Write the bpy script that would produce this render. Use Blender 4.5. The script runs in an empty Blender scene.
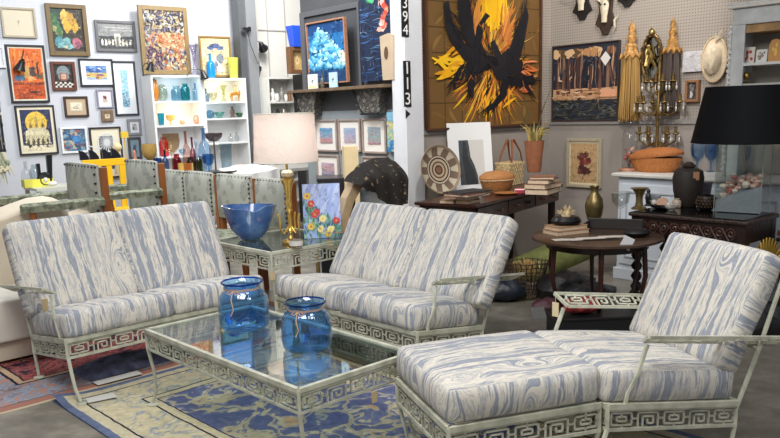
import bpy, math, random
from mathutils import Vector, Matrix
PI=math.pi
D=bpy.data; SC=bpy.context.scene; COL=SC.collection
random.seed(7)
# ------------------------------------------------------------ camera frame
FPX,CY,PITCH,ROLL,H=778.3,269.83,.2027,-.03,1.5167
TH,WA=.7517,.6919          # furniture axis, room axis
cp,sp=math.cos(PITCH),math.sin(PITCH); cr,sr=math.cos(ROLL),math.sin(ROLL)
FWD=Vector((0,cp,-sp)); UP0=Vector((0,sp,cp)); R0=Vector((1,0,0))
RT=cr*R0+sr*UP0; UPV=-sr*R0+cr*UP0
CAM=Vector((0,0,H))
AX=Vector((math.cos(WA),math.sin(WA),0)); BX=Vector((-math.sin(WA),math.cos(WA),0))
UX=Vector((math.cos(TH),math.sin(TH),0)); VX=Vector((-math.sin(TH),math.cos(TH),0))
def ray(x,y): return FWD+RT*((x-390)/FPX)-UPV*((y-CY)/FPX)
def Kz(x,y,z): d=ray(x,y); return CAM+d*((z-H)/d.z)
def Ka(x,y,a): d=ray(x,y); return CAM+d*(a/d.dot(AX))
def Kb(x,y,b): d=ray(x,y); return CAM+d*(b/d.dot(BX))
def mpp(P): return (P-CAM).dot(FWD)/FPX      # metres for one pixel at a point
def W(a,b,z=0): return AX*a+BX*b+Vector((0,0,z))
def F(u,v,z=0): return UX*u+VX*v+Vector((0,0,z))
cam=D.cameras.new('camera'); co=D.objects.new('camera',cam); COL.objects.link(co)
cam.sensor_width=36; cam.lens=36*FPX/780; cam.shift_y=(CY-219)/780; cam.clip_start=.05
m=Matrix((RT,UPV,-FWD)).transposed().to_4x4(); m.translation=CAM; co.matrix_world=m
SC.camera=co
SC.view_settings.view_transform='Standard'; SC.view_settings.look='None'; SC.view_settings.gamma=1; SC.view_settings.exposure=0.08
# ------------------------------------------------------------ materials
def s2l(c):
    return tuple((x/12.92 if x<=.04045 else ((x+.055)/1.055)**2.4) for x in c)
def hx(h): return s2l(tuple(int(h[i:i+2],16)/255 for i in (0,2,4)))
_m={}
def mat(col,rough=.6,metal=0,noise=0,ns=20,bump=0,bs=60,spec=.5,key=None,emit=0,stretch=None,coat=0):
    k=key or (col,rough,metal,noise,ns,bump,bs,emit,stretch,coat)
    if k in _m: return _m[k]
    m=D.materials.new('m_%d'%len(_m)); m.use_nodes=True; nt=m.node_tree; b=nt.nodes['Principled BSDF']
    c=hx(col) if isinstance(col,str) else col
    b.inputs['Base Color'].default_value=(*c,1); b.inputs['Roughness'].default_value=rough; b.inputs['Metallic'].default_value=metal
    b.inputs['Specular IOR Level'].default_value=spec
    if coat: b.inputs['Coat Weight'].default_value=coat
    if emit:
        b.inputs['Emission Color'].default_value=(*c,1); b.inputs['Emission Strength'].default_value=emit
    if noise or bump:
        tc=nt.nodes.new('ShaderNodeTexCoord'); src=tc.outputs['Object']
        if stretch:
            mp=nt.nodes.new('ShaderNodeMapping'); mp.inputs['Scale'].default_value=stretch; nt.links.new(src,mp.inputs[0]); src=mp.outputs[0]
        n=nt.nodes.new('ShaderNodeTexNoise'); n.inputs['Scale'].default_value=ns; n.inputs['Detail'].default_value=5; nt.links.new(src,n.inputs[0])
        if noise:
            r=nt.nodes.new('ShaderNodeValToRGB'); nt.links.new(n.outputs[0],r.inputs[0])
            r.color_ramp.elements[0].position=.3; r.color_ramp.elements[1].position=.7
            r.color_ramp.elements[0].color=(*[x*(1-noise) for x in c],1); r.color_ramp.elements[1].color=(*[min(1,x*(1+noise)) for x in c],1)
            nt.links.new(r.outputs[0],b.inputs['Base Color'])
        if bump:
            n2=nt.nodes.new('ShaderNodeTexNoise'); n2.inputs['Scale'].default_value=bs; n2.inputs['Detail'].default_value=3; nt.links.new(src,n2.inputs[0])
            bu=nt.nodes.new('ShaderNodeBump'); bu.inputs['Strength'].default_value=bump; bu.inputs['Distance'].default_value=.01
            nt.links.new(n2.outputs[0],bu.inputs['Height']); nt.links.new(bu.outputs[0],b.inputs['Normal'])
    _m[k]=m; return m
def glass(col,fac_boost=1.0,rough=.02,ior=1.5,key=None):
    k=('glass',col,ior,rough,fac_boost)
    if k in _m: return _m[k]
    m=D.materials.new('m_%d'%len(_m)); m.use_nodes=True; nt=m.node_tree; nt.nodes.remove(nt.nodes['Principled BSDF'])
    out=nt.nodes['Material Output']; t=nt.nodes.new('ShaderNodeBsdfTransparent'); g=nt.nodes.new('ShaderNodeBsdfGlossy'); mx=nt.nodes.new('ShaderNodeMixShader')
    c=hx(col) if isinstance(col,str) else col
    t.inputs[0].default_value=(*c,1); g.inputs['Roughness'].default_value=rough
    lw=nt.nodes.new('ShaderNodeLayerWeight'); lw.inputs[0].default_value=.5; f0=((ior-1)/(ior+1))**2
    p=nt.nodes.new('ShaderNodeMath'); p.operation='POWER'; p.inputs[1].default_value=4.2; nt.links.new(lw.outputs['Facing'],p.inputs[0])
    f=nt.nodes.new('ShaderNodeMath'); f.operation='MULTIPLY_ADD'; f.inputs[1].default_value=1-f0; f.inputs[2].default_value=f0; nt.links.new(p.outputs[0],f.inputs[0])
    nt.links.new(f.outputs[0],mx.inputs[0]); nt.links.new(t.outputs[0],mx.inputs[1]); nt.links.new(g.outputs[0],mx.inputs[2]); nt.links.new(mx.outputs[0],out.inputs[0])
    _m[k]=m; return m
class N:   # tiny node helper
    def __init__(s,m): s.m=m; m.use_nodes=True; s.nt=m.node_tree; s.b=s.nt.nodes['Principled BSDF']
    def new(s,t,**kw):
        n=s.nt.nodes.new(t)
        for k,v in kw.items(): setattr(n,k,v)
        return n
    def L(s,a,b): s.nt.links.new(a,b)
    def math(s,op,a,b=None,clamp=False):
        n=s.new('ShaderNodeMath',operation=op,use_clamp=clamp)
        for i,v in enumerate((a,b)):
            if v is None: continue
            if isinstance(v,(int,float)): n.inputs[i].default_value=v
            else: s.L(v,n.inputs[i])
        return n.outputs[0]
    def comb(s,x,y,z=0):
        n=s.new('ShaderNodeCombineXYZ')
        for i,v in enumerate((x,y,z)):
            if isinstance(v,(int,float)): n.inputs[i].default_value=v
            else: s.L(v,n.inputs[i])
        return n.outputs[0]
    def noise(s,vec,scale,detail=3,rough=.5):
        n=s.new('ShaderNodeTexNoise'); n.inputs['Scale'].default_value=scale; n.inputs['Detail'].default_value=detail; n.inputs['Roughness'].default_value=rough; s.L(vec,n.inputs[0]); return n.outputs[0]
    def voro(s,vec,scale,feature='F1'):
        n=s.new('ShaderNodeTexVoronoi',feature=feature); n.inputs['Scale'].default_value=scale; s.L(vec,n.inputs[0]); return n.outputs['Distance']
    def ramp(s,fac,stops,interp='LINEAR'):
        n=s.new('ShaderNodeValToRGB'); n.color_ramp.interpolation=interp; e=n.color_ramp.elements
        while len(e)<len(stops): e.new(.5)
        for i,(p,c) in enumerate(stops): e[i].position=p; e[i].color=(*(hx(c) if isinstance(c,str) else c),1)
        s.L(fac,n.inputs[0]); return n.outputs[0]
    def mix(s,f,a,b):
        n=s.new('ShaderNodeMix',data_type='RGBA')
        if isinstance(f,(int,float)): n.inputs[0].default_value=f
        else: s.L(f,n.inputs[0])
        for i,v in ((6,a),(7,b)):
            if isinstance(v,str): n.inputs[i].default_value=(*hx(v),1)
            else: s.L(v,n.inputs[i])
        return n.outputs[2]
    def sep(s,v):
        n=s.new('ShaderNodeSeparateXYZ'); s.L(v,n.inputs[0]); return n.outputs
def newmat(name): m=D.materials.new(name); return m,N(m)
# woodgrain moire cushion fabric (uses the cushion's own UVs in metres)
def fabric():
    m,n=newmat('moire_fabric'); uv=n.new('ShaderNodeUVMap').outputs[0]; u,v,_=n.sep(uv)
    w=n.noise(n.comb(n.math('MULTIPLY',u,2.6),n.math('MULTIPLY',v,2.2)),1.0,3)
    kv=n.voro(n.comb(n.math('MULTIPLY',u,5.2),n.math('MULTIPLY',v,2.1)),1.0)
    k=n.math('SUBTRACT',1.0,n.math('MULTIPLY',kv,2.3),True); k=n.math('MULTIPLY',n.math('MULTIPLY',k,k),.16)
    s=n.math('ADD',n.math('ADD',u,n.math('MULTIPLY',w,.06)),k)
    big=n.noise(n.comb(n.math('MULTIPLY',s,17),n.math('MULTIPLY',v,.55)),1.0,2.0,.5)
    fine=n.noise(n.comb(n.math('MULTIPLY',s,85),n.math('MULTIPLY',v,9)),1.0,5,.65)
    t=n.math('ADD',n.math('MULTIPLY',big,.76),n.math('MULTIPLY',fine,.44))
    c=n.ramp(t,[(0,'d2cdc2'),(.44,'cac6bd'),(.465,'9a9fa9'),(.53,'8e949f'),(.56,'a3a7ae'),(.578,'d2cdc2'),(.63,'d8d2c6'),(.645,'9da2ab'),(.665,'d1ccc1'),(.72,'999ea8')])
    n.L(c,n.b.inputs['Base Color']); n.b.inputs['Roughness'].default_value=.85; n.b.inputs['Specular IOR Level'].default_value=.15
    bu=n.new('ShaderNodeBump'); bu.inputs['Strength'].default_value=.25; bu.inputs['Distance'].default_value=.004; n.L(fine,bu.inputs['Height']); n.L(bu.outputs[0],n.b.inputs['Normal'])
    return m
FAB=fabric()
def iron():
    m,n=newmat('sage_iron'); tc=n.new('ShaderNodeTexCoord').outputs['Object']
    a=n.noise(tc,14,5); c=n.ramp(a,[(.3,'a3a594'),(.5,'bdbeab'),(.7,'cfcfbd')]); n.L(c,n.b.inputs['Base Color'])
    n.b.inputs['Roughness'].default_value=.45; return m
IRON=iron()
def pegboard(col,hole,name):
    m,n=newmat(name); tc=n.new('ShaderNodeTexCoord').outputs['Object']; x,y,z=n.sep(tc)
    fx=n.math('SUBTRACT',n.math('FRACT',n.math('DIVIDE',x,.0254)),.5); fz=n.math('SUBTRACT',n.math('FRACT',n.math('DIVIDE',z,.0254)),.5)
    d=n.math('ADD',n.math('MULTIPLY',fx,fx),n.math('MULTIPLY',fz,fz)); h=n.math('LESS_THAN',d,.034)
    g=n.ramp(n.noise(tc,1.5,3),[(.3,tuple(v*.93 for v in hx(col))),(.7,hx(col))])
    n.L(n.mix(h,g,hole),n.b.inputs['Base Color']); n.b.inputs['Roughness'].default_value=.6; return m
def concrete():
    m,n=newmat('concrete'); tc=n.new('ShaderNodeTexCoord').outputs['Object']
    a=n.noise(tc,1.3,6,.6); b=n.noise(tc,7,5,.6); t=n.math('ADD',n.math('MULTIPLY',a,.6),n.math('MULTIPLY',b,.4))
    n.L(n.ramp(t,[(.35,'5d5a52'),(.5,'7d786e'),(.62,'9c968a')]),n.b.inputs['Base Color']); n.b.inputs['Roughness'].default_value=.35; return m
# ------------------------------------------------------------ mesh builder
class MB:
    def __init__(s): s.v=[];s.f=[];s.mi=[];s.uv=None;s.cur=0;s.M=None
    def add(s,vs,fs,mi=None):
        o=len(s.v); s.v+=[tuple(s.M@Vector(p)) if s.M else tuple(p) for p in vs]; s.f+=[tuple(i+o for i in f) for f in fs]; s.mi+=[s.cur if mi is None else mi]*len(fs); return s
    def box(s,x0,x1,y0,y1,z0,z1,mi=None):
        return s.add([(x,y,z) for z in (z0,z1) for y in (y0,y1) for x in (x0,x1)],[(0,2,3,1),(4,5,7,6),(0,1,5,4),(2,6,7,3),(0,4,6,2),(1,3,7,5)],mi)
    def hexa(s,b,t,mi=None): # 4 bottom + 4 top points (ccw)
        return s.add(list(b)+list(t),[(3,2,1,0),(4,5,6,7),(0,1,5,4),(1,2,6,5),(2,3,7,6),(3,0,4,7)],mi)
    def lathe(s,prof,n=24,c=(0,0,0),mi=None,ridge=0,nr=0,sq=1,cap=True,twist=0):
        vs=[];fs=[]
        for j,(r,z) in enumerate(prof):
            for i in range(n):
                a=2*PI*i/n+twist*j; rr=r*(1+(ridge*math.cos(nr*a) if nr else 0))
                vs.append((c[0]+rr*math.cos(a),c[1]+rr*math.sin(a)*sq,c[2]+z))
        for j in range(len(prof)-1):
            for i in range(n):
                k=(i+1)%n; fs.append((j*n+i,j*n+k,(j+1)*n+k,(j+1)*n+i))
        if cap:
            if prof[0][0]>1e-5: fs.append(tuple(reversed(range(n))))
            if prof[-1][0]>1e-5: fs.append(tuple((len(prof)-1)*n+i for i in range(n)))
        return s.add(vs,fs,mi)
    def tube(s,pts,r,n=8,mi=None,closed=False):
        pts=[Vector(p) for p in pts]; k=len(pts); rs=r if isinstance(r,(list,tuple)) else [r]*k
        vs=[];fs=[];pu=None
        for i,p in enumerate(pts):
            if closed: t=(pts[(i+1)%k]-pts[i-1])
            else: t=(pts[min(i+1,k-1)]-pts[max(i-1,0)])
            if t.length<1e-9: t=Vector((0,0,1))
            t.normalize()
            if pu is None:
                u=t.orthogonal().normalized()
                if abs(t.z)<.9: u=t.cross(Vector((0,0,1))).normalized()
            else: u=(pu-t*pu.dot(t)).normalized()
            pu=u; w=t.cross(u)
            for j in range(n):
                a=2*PI*(j+.5)/n; vs.append(p+(u*math.cos(a)+w*math.sin(a))*rs[i])
        for i in range(k if closed else k-1):
            q=(i+1)%k
            for j in range(n):
                l=(j+1)%n; fs.append((i*n+j,i*n+l,q*n+l,q*n+j))
        if not closed: fs.append(tuple(reversed(range(n)))); fs.append(tuple((k-1)*n+j for j in range(n)))
        return s.add(vs,fs,mi)
    def bar(s,p,q,w,t=None,mi=None): # square bar
        return s.tube([p,q],w*.7071,4,mi)
    def prism(s,poly,y0,y1,mi=None): # polygon in xz extruded along y
        n=len(poly); vs=[(x,y0,z) for x,z in poly]+[(x,y1,z) for x,z in poly]
        fs=[tuple(range(n)),tuple(reversed(range(n,2*n)))]+[(i,i+n,(i+1)%n+n,(i+1)%n) for i in range(n)]
        return s.add(vs,fs,mi)
    def flat(s,poly,y,mi=None): # single face in xz facing -y
        a=sum(poly[i][0]*poly[(i+1)%len(poly)][1]-poly[(i+1)%len(poly)][0]*poly[i][1] for i in range(len(poly)))
        if a<0: poly=poly[::-1]
        return s.add([(x,y,z) for x,z in poly],[tuple(range(len(poly)))],mi)
    def ball(s,c,r,n=12,mi=None,sc=(1,1,1)):
        m_=n//2; vs=[(c[0],c[1],c[2]-r*sc[2])];fs=[]
        for j in range(1,m_):
            th=-PI/2+PI*j/m_
            for i in range(n):
                a=2*PI*i/n; vs.append((c[0]+r*sc[0]*math.cos(th)*math.cos(a),c[1]+r*sc[1]*math.cos(th)*math.sin(a),c[2]+r*sc[2]*math.sin(th)))
        vs.append((c[0],c[1],c[2]+r*sc[2]))
        for i in range(n): fs.append((0,1+(i+1)%n,1+i))
        for j in range(m_-2):
            for i in range(n):
                k=(i+1)%n; fs.append((1+j*n+i,1+j*n+k,1+(j+1)*n+k,1+(j+1)*n+i))
        o=1+(m_-2)*n
        for i in range(n): fs.append((o+i,o+(i+1)%n,len(vs)-1))
        return s.add(vs,fs,mi)
    def build(s,name,mats,parent=None,smooth=True,bevel=0,sub=0,loc=None,rz=None):
        me=D.meshes.new(name); me.from_pydata(s.v,[],s.f)
        if not isinstance(mats,(list,tuple)): mats=[mats]
        for m in mats: me.materials.append(m)
        me.polygons.foreach_set('material_index',s.mi)
        if s.uv:
            l=me.uv_layers.new(name='UVMap'); l.data.foreach_set('uv',[c for f in s.uv for p in f for c in p])
        me.update()
        if smooth: me.shade_smooth(); me.set_sharp_from_angle(angle=math.radians(38))
        o=D.objects.new(name,me); COL.objects.link(o)
        if parent: o.parent=parent
        if loc is not None: o.location=loc
        if rz is not None: o.rotation_euler=(0,0,rz)
        if bevel:
            b=o.modifiers.new('bevel','BEVEL'); b.width=bevel; b.segments=2; b.limit_method='ANGLE'
        if sub:
            b=o.modifiers.new('sub','SUBSURF'); b.levels=sub; b.render_levels=sub
        return o
def tag(o,label,cat,group=None,kind=None):
    if label: o['label']=label
    if cat: o['category']=cat
    if group: o['group']=group
    if kind: o['kind']=kind
    return o
def thing(name,label,cat,loc=(0,0,0),rz=0,group=None):
    o=D.objects.new(name,None); COL.objects.link(o); o.empty_display_size=.1
    o.location=loc; o.rotation_euler=(0,0,rz); return tag(o,label,cat,group)
def struct(mb,name,m,**k):
    o=mb.build(name,m,**k); o['kind']='structure'; return o
def copy_tree(o,parent=None):
    c=o.copy(); COL.objects.link(c)
    if parent: c.parent=parent
    for ch in [x for x in D.objects if x.parent==o]: copy_tree(ch,c)
    return c
RA=WA; RB=WA-PI/2     # rotation of things facing -b (on b walls) / facing -a (on a walls)
import bmesh
# ------------------------------------------------------------ greek key fretwork
def keystrip(mb,O,S,T,NN,L,h,th=.007,w=None):
    O=Vector(O);S=Vector(S).normalized();T=Vector(T).normalized();NN=Vector(NN).normalized()
    n=max(1,round(L/(1.75*h))); ul=L/n; w=w or h*.095
    def bar(s0,t0,s1,t1):
        a0,a1=min(s0,s1)-w/2,max(s0,s1)+w/2; b0,b1=min(t0,t1)-w/2,max(t0,t1)+w/2
        a0=max(0,a0);a1=min(L,a1);b0=max(0,b0);b1=min(h,b1)
        P=lambda s,t,k:O+S*s+T*t+NN*k
        mb.hexa([P(a0,b0,-th/2),P(a1,b0,-th/2),P(a1,b1,-th/2),P(a0,b1,-th/2)],[P(a0,b0,th/2),P(a1,b0,th/2),P(a1,b1,th/2),P(a0,b1,th/2)])
    def path(b,ps):
        for (p,q),(r,s) in zip(ps,ps[1:]): bar(b+p*ul,q*h,b+r*ul,s*h)
    for i in range(n):
        b=i*ul
        if i%2==0:
            path(b,[(.12,.17),(.12,.83),(.88,.83),(.88,.17),(.12,.17)])
            path(b,[(.32,.38),(.32,.62),(.68,.62),(.68,.38),(.32,.38)])
            path(b,[(.5,.83),(.5,1)]);path(b,[(.5,.17),(.5,0)]);path(b,[(.12,.5),(0,.5)]);path(b,[(.88,.5),(1,.5)])
            path(b,[(.5,.62),(.5,.83)])
        else:
            path(b,[(.12,.0),(.12,.83),(.88,.83),(.88,0)])
            path(b,[(.30,.0),(.30,.62),(.70,.62),(.70,.22),(.48,.22),(.48,.42)])
            path(b,[(.12,.5),(0,.5)]);path(b,[(.88,.5),(1,.5)])
# ------------------------------------------------------------ cushions
def cushion(name,parent,hxx,hy,hz,M,r=.04,puff=.02,sag=0,seed=0,nx=14,ny=14,nz=6,across='x',piping=False):
    rnd=random.Random(seed); ox,oy=rnd.uniform(-20,20),rnd.uniform(-20,20)
    bm=bmesh.new(); uvl=bm.loops.layers.uv.new('UVMap')
    def pos(a,b,c):
        x,y,z=a*hxx,b*hy,c*hz
        cx=max(-hxx+r,min(hxx-r,x)); cy_=max(-hy+r,min(hy-r,y)); cz=max(-hz+r*.9,min(hz-r*.9,z))
        d=Vector((x-cx,y-cy_,z-cz))
        rr=r
        if d.length>1e-9:
            d=d.normalized()*min(rr,d.length) if d.length>rr else d
        p=Vector((cx,cy_,cz))+d
        k=(1-a*a)*(1-b*b)
        p.z+=math.copysign(puff*k**.6,c) if abs(c)>.55 and k>0 else 0
        e=(1-c*c)*.012
        p.y+=b*e*(1-a**6); p.x+=a*e*(1-b**6)
        p.z+=.003*math.sin(a*7+seed)*math.cos(b*5+seed*2)
        return p
    def g(n): return [math.sin(PI/2*(-1+2*i/n))*.55+(-1+2*i/n)*.45 for i in range(n+1)]
    X,Y,Z=g(nx),g(ny),g(nz)
    def face(A,B,f,uvf,flip):
        vs=[[bm.verts.new(f(a,b)) for b in B] for a in A]; uvs=[[uvf(a,b) for b in B] for a in A]
        for i in range(len(A)-1):
            for j in range(len(B)-1):
                q=[(i,j),(i+1,j),(i+1,j+1),(i,j+1)]
                if flip: q.reverse()
                fc=bm.faces.new([vs[a][b] for a,b in q])
                for lp,(a,b) in zip(fc.loops,q): lp[uvl].uv=(uvs[a][b][0]+ox,uvs[a][b][1]+oy)
    def T(u,v): return (u,v) if across=='x' else (v,u)
    face(X,Y,lambda a,b:pos(a,b,1),lambda a,b:T(a*hxx,b*hy),False)
    face(X,Y,lambda a,b:pos(a,b,-1),lambda a,b:T(a*hxx,b*hy),True)
    # front/back: stripes stand upright along the boxing
    face(X,Z,lambda a,c:pos(a,-1,c),lambda a,c:(a*hxx,-hy-hz+c*hz),False)
    face(X,Z,lambda a,c:pos(a,1,c),lambda a,c:(a*hxx,hy+hz-c*hz),True)
    face(Y,Z,lambda b,c:pos(-1,b,c),lambda b,c:(b*hy+(0 if across=='y' else 3),-hxx+c*hz),True)
    face(Y,Z,lambda b,c:pos(1,b,c),lambda b,c:(b*hy+(0 if across=='y' else 3),hxx-c*hz),False)
    bmesh.ops.remove_doubles(bm,verts=bm.verts,dist=1e-5); bm.transform(M)
    me=D.meshes.new(name); bm.to_mesh(me); bm.free(); me.materials.append(FAB); me.shade_smooth()
    o=D.objects.new(name,me); COL.objects.link(o); o.parent=parent
    if piping:
        mb=MB(); mb.M=M
        for c in (-1,1):
            k=lambda t:.985
            pts=[]
            zz=c*(hz-r*.25)
            n=10
            for (sx,sy,a0) in ((1,1,0),(-1,1,1),(-1,-1,2),(1,-1,3)):
                for i in range(5):
                    a=PI/2*(a0+i/4); pts.append((sx*(hxx-r)+r*.93*math.cos(a),sy*(hy-r)+r*.93*math.sin(a),zz))
            # densify
            q=[]
            for i in range(len(pts)):
                p0,p1=Vector(pts[i]),Vector(pts[(i+1)%len(pts)]); m_=max(1,int((p1-p0).length/.06))
                for j in range(m_): q.append(p0.lerp(p1,j/m_))
            q=[Vector((p.x*(1+.0)*1,p.y,p.z)) for p in q]
            mb.tube(q,.0042,5,closed=True)
        mb.build('piping',mat('c9c8c6',.8),o)
    return o
# ------------------------------------------------------------ iron seats with cushions
def pad(mb,x,y): mb.lathe([(.0,0),(.03,0),(.031,.006),(.012,.012),(.0,.013)],14,(x,y,0))
def iron_seat(name,label,cat,O,rz,Wd,ncush,arms=(0,1),depth=.54,zf=.33,zb=.25,backh=.865,backy=.80,group=None,seed=0,backtop=None,bxl=0.0,bxr=0.0,armf=.13):
    t=thing(name,label,cat,O,rz,group)
    def zr(y): return zf+(zb-zf)*y/depth
    fr=MB()
    P=lambda x,y,dz=0:Vector((x,y,zr(y)+dz))
    # seat frame: top angle rail and lower rail
    for (p,q) in (((0,0),(Wd,0)),((Wd,0),(Wd,depth)),((0,depth),(Wd,depth)),((0,0),(0,depth))):
        fr.tube([P(*p,-.006),P(*q,-.006)],.0165,4)
        fr.tube([P(*p,-.022),P(*q,-.022)],.008,4)
        fr.tube([P(*p,-.105),P(*q,-.105)],.010,4)
    for i in range(1,6): fr.tube([P(Wd*i/6,0,-.012),P(Wd*i/6,depth,-.012)],.005,4)
    for x in (0,Wd):
        for y in (0,depth): fr.tube([P(x,y,0),P(x,y,-.108)],.0115,4)
    fr.build('seat_frame',IRON,t)
    for (o,s,L,nn) in (((0,0),(Wd,0),Wd,(0,-1,0)),((0,0),(0,depth),depth,(-1,0,0)),((Wd,0),(Wd,depth),depth,(1,0,0))):
        k=MB(); a=P(*o,-.100); b=P(*s,-.100); keystrip(k,a,b-a,(0,0,1),nn,(b-a).length,.078); k.build('greek_key_panel',IRON,t,smooth=False)
    for sx,x in ((-1,0),(1,Wd)):
        lg=MB(); z0=zf-.1; lg.tube([(x,0,z0),(x+sx*.002,-.03,z0*.62),(x+sx*.008,-.075,z0*.3),(x+sx*.012,-.15,.012)],[.011,.0105,.010,.009],6); pad(lg,x+sx*.012,-.15); lg.build('leg',IRON,t)
        lg=MB(); z0=zb-.1; lg.tube([(x,depth,z0),(x,depth-.012,z0*.5),(x+sx*.01,depth-.055,.012)],[.011,.010,.009],6); pad(lg,x+sx*.01,depth-.055); lg.build('leg',IRON,t)
    bf=MB()
    for x in (.0,Wd):
        bf.tube([P(x,depth,-.03),(x,depth+.10,zb+.22),(x,backy,backh-.03)],.0105,6)
    bf.tube([(0,backy,backh-.03),(Wd,backy,backh-.03)],.010,6); bf.tube([(0,depth+.1,zb+.22),(Wd,depth+.1,zb+.22)],.009,6)
    nb=int(Wd/.11)
    for i in range(1,nb): bf.tube([(Wd*i/nb,depth+.1,zb+.22),(Wd*i/nb,backy,backh-.03)],.005,5)
    bf.build('back_frame',IRON,t)
    for side in arms:
        x=0 if side==0 else Wd; sg=-1 if side==0 else 1
        ar=MB(); xo=x+sg*.045; xi=x-sg*.03
        ah=.02 if (len(arms)==2 and side==0) else 0; A0=Vector((xi+sg*.0,armf+.03,.565+ah*.5)); A1=Vector((xo,armf,.605+ah)); B0=Vector((xi,.86,.475+ah)); B1=Vector((xo,.88,.515+ah))
        for p,q in ((A0,A1),(A1,B1),(B1,B0),(B0,A0)): ar.tube([p,q],.0095,4)
        ar.build('armrest_frame',IRON,t)
        k=MB(); S=(B0-A0).normalized(); T=(A1-A0); T=(T-S*T.dot(S)).normalized(); hh=(A1-A0).length*.86
        keystrip(k,A0+T*.006,S,T,S.cross(T),(B0-A0).length,.082,.006); k.build('greek_key_panel',IRON,t,smooth=False)
        ps=MB(); ps.tube([(x,.08,zr(.08)),(x+sg*.004,.085,zr(.08)+.05),(x+sg*.003,.13,.44),(xi*.6+xo*.4,armf+.025,.56)],.0105,6); ps.build('arm_post',IRON,t)
    cw=Wd/ncush; tilt=math.atan2(zb-zf,depth)
    for i in range(ncush):
        hz=.071; hy=depth/2+.008
        M=Matrix.Translation((cw*(i+.5),depth/2-.008,zr(depth/2)+hz+.004))@Matrix.Rotation(tilt,4,'X')
        cushion('seat_cushion',t,cw/2-.004,hy,hz,M,r=.032,puff=.018,seed=seed+i)
    # back cushions: local z of cushion -> thickness, y -> height
    y0,z0=depth-.06,zr(depth)+.135; y1,z1=backy-.055,backh
    Lh=math.hypot(y1-y0,z1-z0); ang=math.atan2(z1-z0,y1-y0)
    for i in range(ncush):
        bw=(Wd+bxl+bxr)/ncush; c=Vector((-bxl+bw*(i+.5),(y0+y1)/2,(z0+z1)/2)); 
        M=Matrix.Translation(c)@Matrix.Rotation(ang,4,'X')
        cushion('back_cushion',t,bw/2-.003,Lh/2,.058,M,r=.027,puff=.024,seed=seed+10+i)
    return t
def tg(parent,loc,rz=0,w=.035,h=.06,col='cbb68a'):
    mb=MB(); mb.box(-w/2,w/2,-.001,.001,-h,0); mb.tube([(0,0,0),(0,0,.03)],.0012,4)
    return mb.build('price_tag',mat(col,.8),parent,smooth=False,loc=loc,rz=rz)
ls=iron_seat('loveseat','iron loveseat with woodgrain print cushions, standing left of the glass corner table','sofa',F(1.50,4.215,.006),TH,1.31,2,arms=(0,),backh=.90,backy=.78,bxl=.035,bxr=.02,group=None,seed=3)
rs=iron_seat('loveseat','wrought iron loveseat with woodgrain print cushions, between the glass corner table and armchair','sofa',F(2.86,4.165,.006),TH-PI/2,1.305,2,arms=(1,),backh=.86,backy=.82,seed=23,bxl=0.0,bxr=.075)
TC=math.radians(18.0)
Nn=Vector((.853,2.927,.008)); DC=Vector((math.cos(TC),math.sin(TC),0)); PC=Vector((-math.sin(TC),math.cos(TC),0))
ch=iron_seat('armchair','wrought iron armchair with woodgrain print cushions and two greek key arms, behind the ottoman','armchair',Nn+PC*.64,TC-PI/2,.64,1,arms=(0,1),depth=.635,backh=.865,backy=.86,seed=41,armf=.150)
tg(ls,(.03,.35,.50),0.3,.04,.075); tg(ch,(-.025,.145,.585),.5,.035,.07,'d8c9a2')
# ottoman
ot=thing('ottoman','square wrought iron ottoman with one thick woodgrain cushion, in front of the armchair','ottoman',Vector((.204,2.747,.008)),TC)
fr=MB(); OW,OD=.655,.60
for p,q in (((0,0),(OW,0)),((OW,0),(OW,OD)),((OW,OD),(0,OD)),((0,OD),(0,0))):
    for dz,r in ((.324,.0165),(.308,.008),(.215,.010)): fr.tube([(*p,dz),(*q,dz)],r,4)
for x in (0,OW):
    for y in (0,OD): fr.tube([(x,y,.33),(x,y,.21)],.0115,4)
for i in range(1,5): fr.tube([(OW*i/5,0,.315),(OW*i/5,OD,.315)],.005,4)
fr.build('seat_frame',IRON,ot)
for a,b,nn in (((0,0),(OW,0),(0,-1,0)),((0,0),(0,OD),(-1,0,0)),((OW,0),(OW,OD),(1,0,0)),((0,OD),(OW,OD),(0,1,0))):
    k=MB(); A_=Vector((*a,.222)); B_=Vector((*b,.222)); keystrip(k,A_,B_-A_,(0,0,1),nn,(B_-A_).length,.08); k.build('greek_key_panel',IRON,ot,smooth=False)
for x,sx in ((0,1),(OW,-1)):
    for y,sy in ((0,1),(OD,-1)):
        lg=MB(); lg.tube([(x,y,.215),(x+sx*.02,y+sy*.02,.12),(x+sx*.03,y+sy*.03,.05),(x+sx*.005,y+sy*.005,.01)],[.011,.010,.009,.009],6); pad(lg,x+sx*.005,y+sy*.005); lg.build('leg',IRON,ot)
cushion('seat_cushion',ot,OW/2+.004,OD/2+.004,.072,Matrix.Translation((OW/2,OD/2,.410)),r=.032,puff=.022,seed=77,across='y')
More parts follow.
